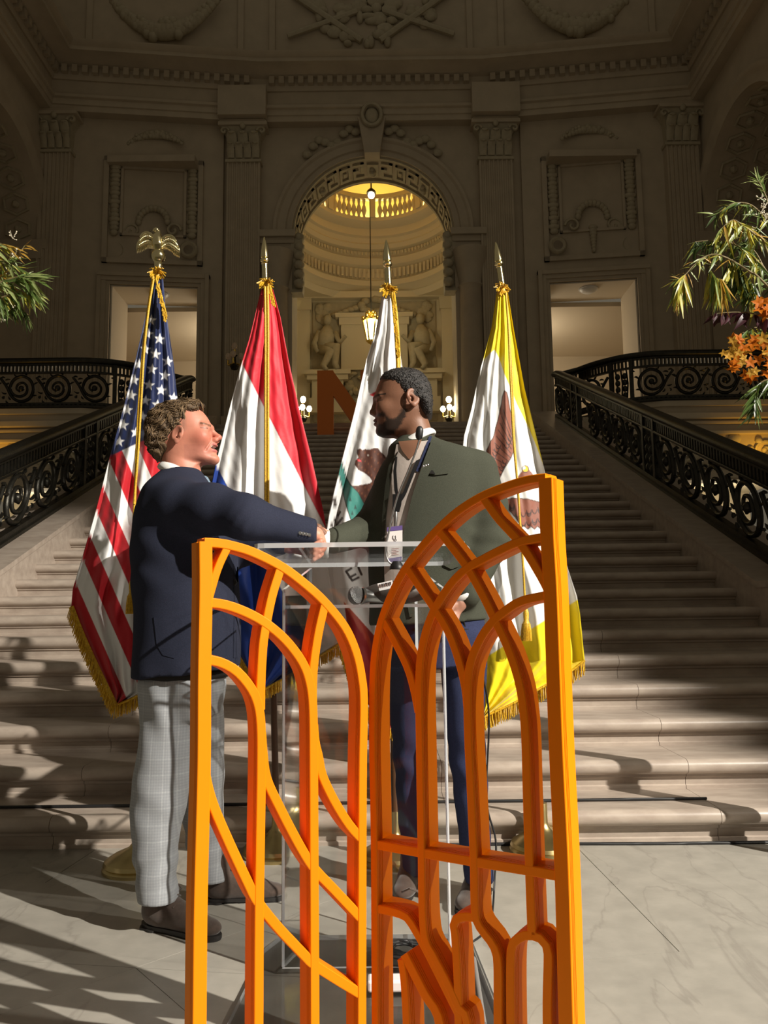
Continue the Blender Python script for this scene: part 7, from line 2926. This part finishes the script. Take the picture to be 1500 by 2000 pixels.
spray(plR, [(1385, 525), (1395, 540), (1410, 545)], YR - 0.10, 26, (40, 72), 1.45, 0.42, ['yellow', 'green', 'pale', 'amber'], rp, core2, False)
spray(plR, [(1430, 505), (1450, 530), (1475, 560)], YR - 0.02, 40, (36, 70), 1.7, 0.6, ['green', 'dark', 'yellow', 'dark'], rp, core2, False)
spray(plR, [(1510, 560), (1480, 500), (1460, 470), (1480, 440)], YR + 0.03, 30, (24, 56), 2.3, 1.5, ['dark', 'green', 'dark', 'pale'], rp, core2)
spray(plR, [(1530, 640), (1480, 615), (1440, 610), (1400, 612)], YR - 0.03, 13, (16, 36), 1.9, 1.0, ['burg'], rp, core2)
spray(plR, [(1520, 660), (1480, 640), (1450, 650)], YR, 10, (22, 46), 1.6, 0.9, ['green', 'yellow'], rp, core2)
spray(plR, [(1530, 740), (1490, 745), (1475, 770), (1480, 800)], YR + 0.02, 30, (22, 50), 1.9, 0.9, ['dark', 'green', 'green'], rp, at(1540, 660, YR))
berries(plR, [(1487, 382), (1492, 400), (1484, 412), (1470, 452), (1462, 458), (1495, 425)], YR - 0.06, 9, 0.0035, rp)
# blossoms: five petals each
pet = {}
for nm_, m_ in (('o', PO), ('y', PY)):
    me = leaf_mesh('petal', 0.26, 0.25, 0.0, 0.15, 6)
    me.materials.append(m_)
    pet[nm_] = me


def blossom(root, c, size, kind, r):
    ax = Vector((r.uniform(-0.9, 0.3), -1, r.uniform(-0.4, 0.9))).normalized()
    e1 = ax.orthogonal().normalized()
    e2 = ax.cross(e1)
    fl0 = empty('blossom', c)
    fl0.parent = root
    fl0.matrix_parent_inverse = Matrix.Translation(-root.location)
    a0 = r.random() * 6
    for k in range(5):
        a = a0 + k * 2 * PI / 5
        x = (e1 * math.cos(a) + e2 * math.sin(a) + ax * 0.35).normalized()
        y = ax.cross(x).normalized()
        z = x.cross(y)
        s = size
        o = bpy.data.objects.new('petal', pet[kind])
        COL.objects.link(o)
        o.parent = fl0
        o.matrix_basis = Matrix(((x.x * s, y.x * s, z.x * s, 0), (x.y * s, y.y * s, z.y * s, 0), (x.z * s, y.z * s, z.z * s, 0), (0, 0, 0, 1)))


for k in range(38):
    u = rp.uniform(1432, 1512)
    v = 700 + rp.uniform(-42, 40) + (1500 - u) * 0.02
    if u < 1445 and v > 725:
        continue
    blossom(plR, at(u, v, YR - 0.05 + rp.uniform(-0.05, 0.05)), 0.030, 'o' if rp.random() < 0.8 else 'y', rp)
for (u, v) in ((1431, 665), (1414, 690), (1428, 688), (1449, 708), (1437, 676), (1475, 725), (1466, 728), (1422, 697), (1452, 700), (1443, 690)):
    blossom(plR, at(u, v, YR - 0.12), 0.022, 'y', rp)
for (u, v) in ((1490, 590), (1500, 604), (1484, 605), (1507, 588), (1496, 615), (1480, 592)):
    blossom(plR, at(u, v, YR - 0.06), 0.034, 'o', rp)

# left arrangement
XL, YL = -1.53, 2.9
plL = empty('flower_arrangement', (XL, YL, 0), 'spray of narrow pale green leaves at the left edge', 'plant')
stand(plL, XL, YL, 1.70)
cL = at(-40, 560, YL)
mb = MB()
for k in range(6):
    q = cL + np.array([0.03 * math.cos(k), 0.05 * math.sin(k * 2), 0.04 * math.sin(k)])
    mb.tube(crom([(XL + 0.03 * math.cos(k * 0.9), YL + 0.03 * math.sin(k * 0.9), 1.63), (np.array([XL, YL, 1.68]) + q) / 2 + np.array([-0.03, 0, 0.02]), q], 5), 0.006, 6)
mb.build('stems', M_TWIG, plL, 60)
for k in range(8):
    u1, v1 = -70 - 16 * (k % 4), 430 + 40 * k
    spray(plL, [(-45, 570), (-55 - 3 * k, (570 + v1) / 2), (u1, v1)], YL + 0.06 * math.sin(k * 2.1), 8, (26, 54), 1.9 + 0.2 * (k % 4), 1.2, ['green', 'yellow', 'pale'], rp2, cL)
spray(plL, [(-30, 520), (0, 510), (30, 520), (55, 535)], YL, 22, (26, 48), 0.5, 1.0, ['pale', 'green', 'yellow'], rp, cL)
spray(plL, [(-20, 560), (20, 545), (45, 540), (60, 545)], YL - 0.05, 26, (26, 52), 0.35, 0.75, ['pale', 'green', 'green', 'pale'], rp, cL)
spray(plL, [(-20, 590), (20, 575), (50, 565), (62, 570)], YL - 0.04, 28, (26, 50), 0.9, 0.6, ['pale', 'green', 'yellow', 'green'], rp, cL)
spray(plL, [(-20, 600), (10, 600), (35, 600), (55, 615)], YL - 0.02, 24, (18, 40), 1.5, 0.6, ['pale', 'green', 'dark'], rp, cL)
spray(plL, [(-30, 480), (-5, 475), (10, 480)], YL, 8, (30, 56), 0.55, 0.35, ['amber', 'yellow', 'pale'], rp, cL)
spray(plL, [(-30, 560), (0, 540), (15, 560), (10, 590)], YL + 0.02, 34, (18, 40), 0.9, 1.6, ['yellow', 'pale', 'amber', 'pale'], rp, cL)
spray(plL, [(20, 500), (40, 490), (48, 480)], YL, 5, (14, 26), 0.3, 1.2, ['yellow', 'amber'], rp, cL)
berries(plL, [(25, 460), (30, 495), (5, 620), (12, 600), (28, 600)], YL - 0.03, 7, 0.003, rp)

for (rn, kd), mb in EXTRA.items():
    root = bpy.data.objects[rn]
    me = mb.mesh('fine_foliage', 180, fix=False)
    link('fine_foliage', me, {'green': LG, 'pale': LP, 'yellow': LY, 'amber': LO, 'dark': LD, 'burg': LB}[kd], root, kind='stuff')
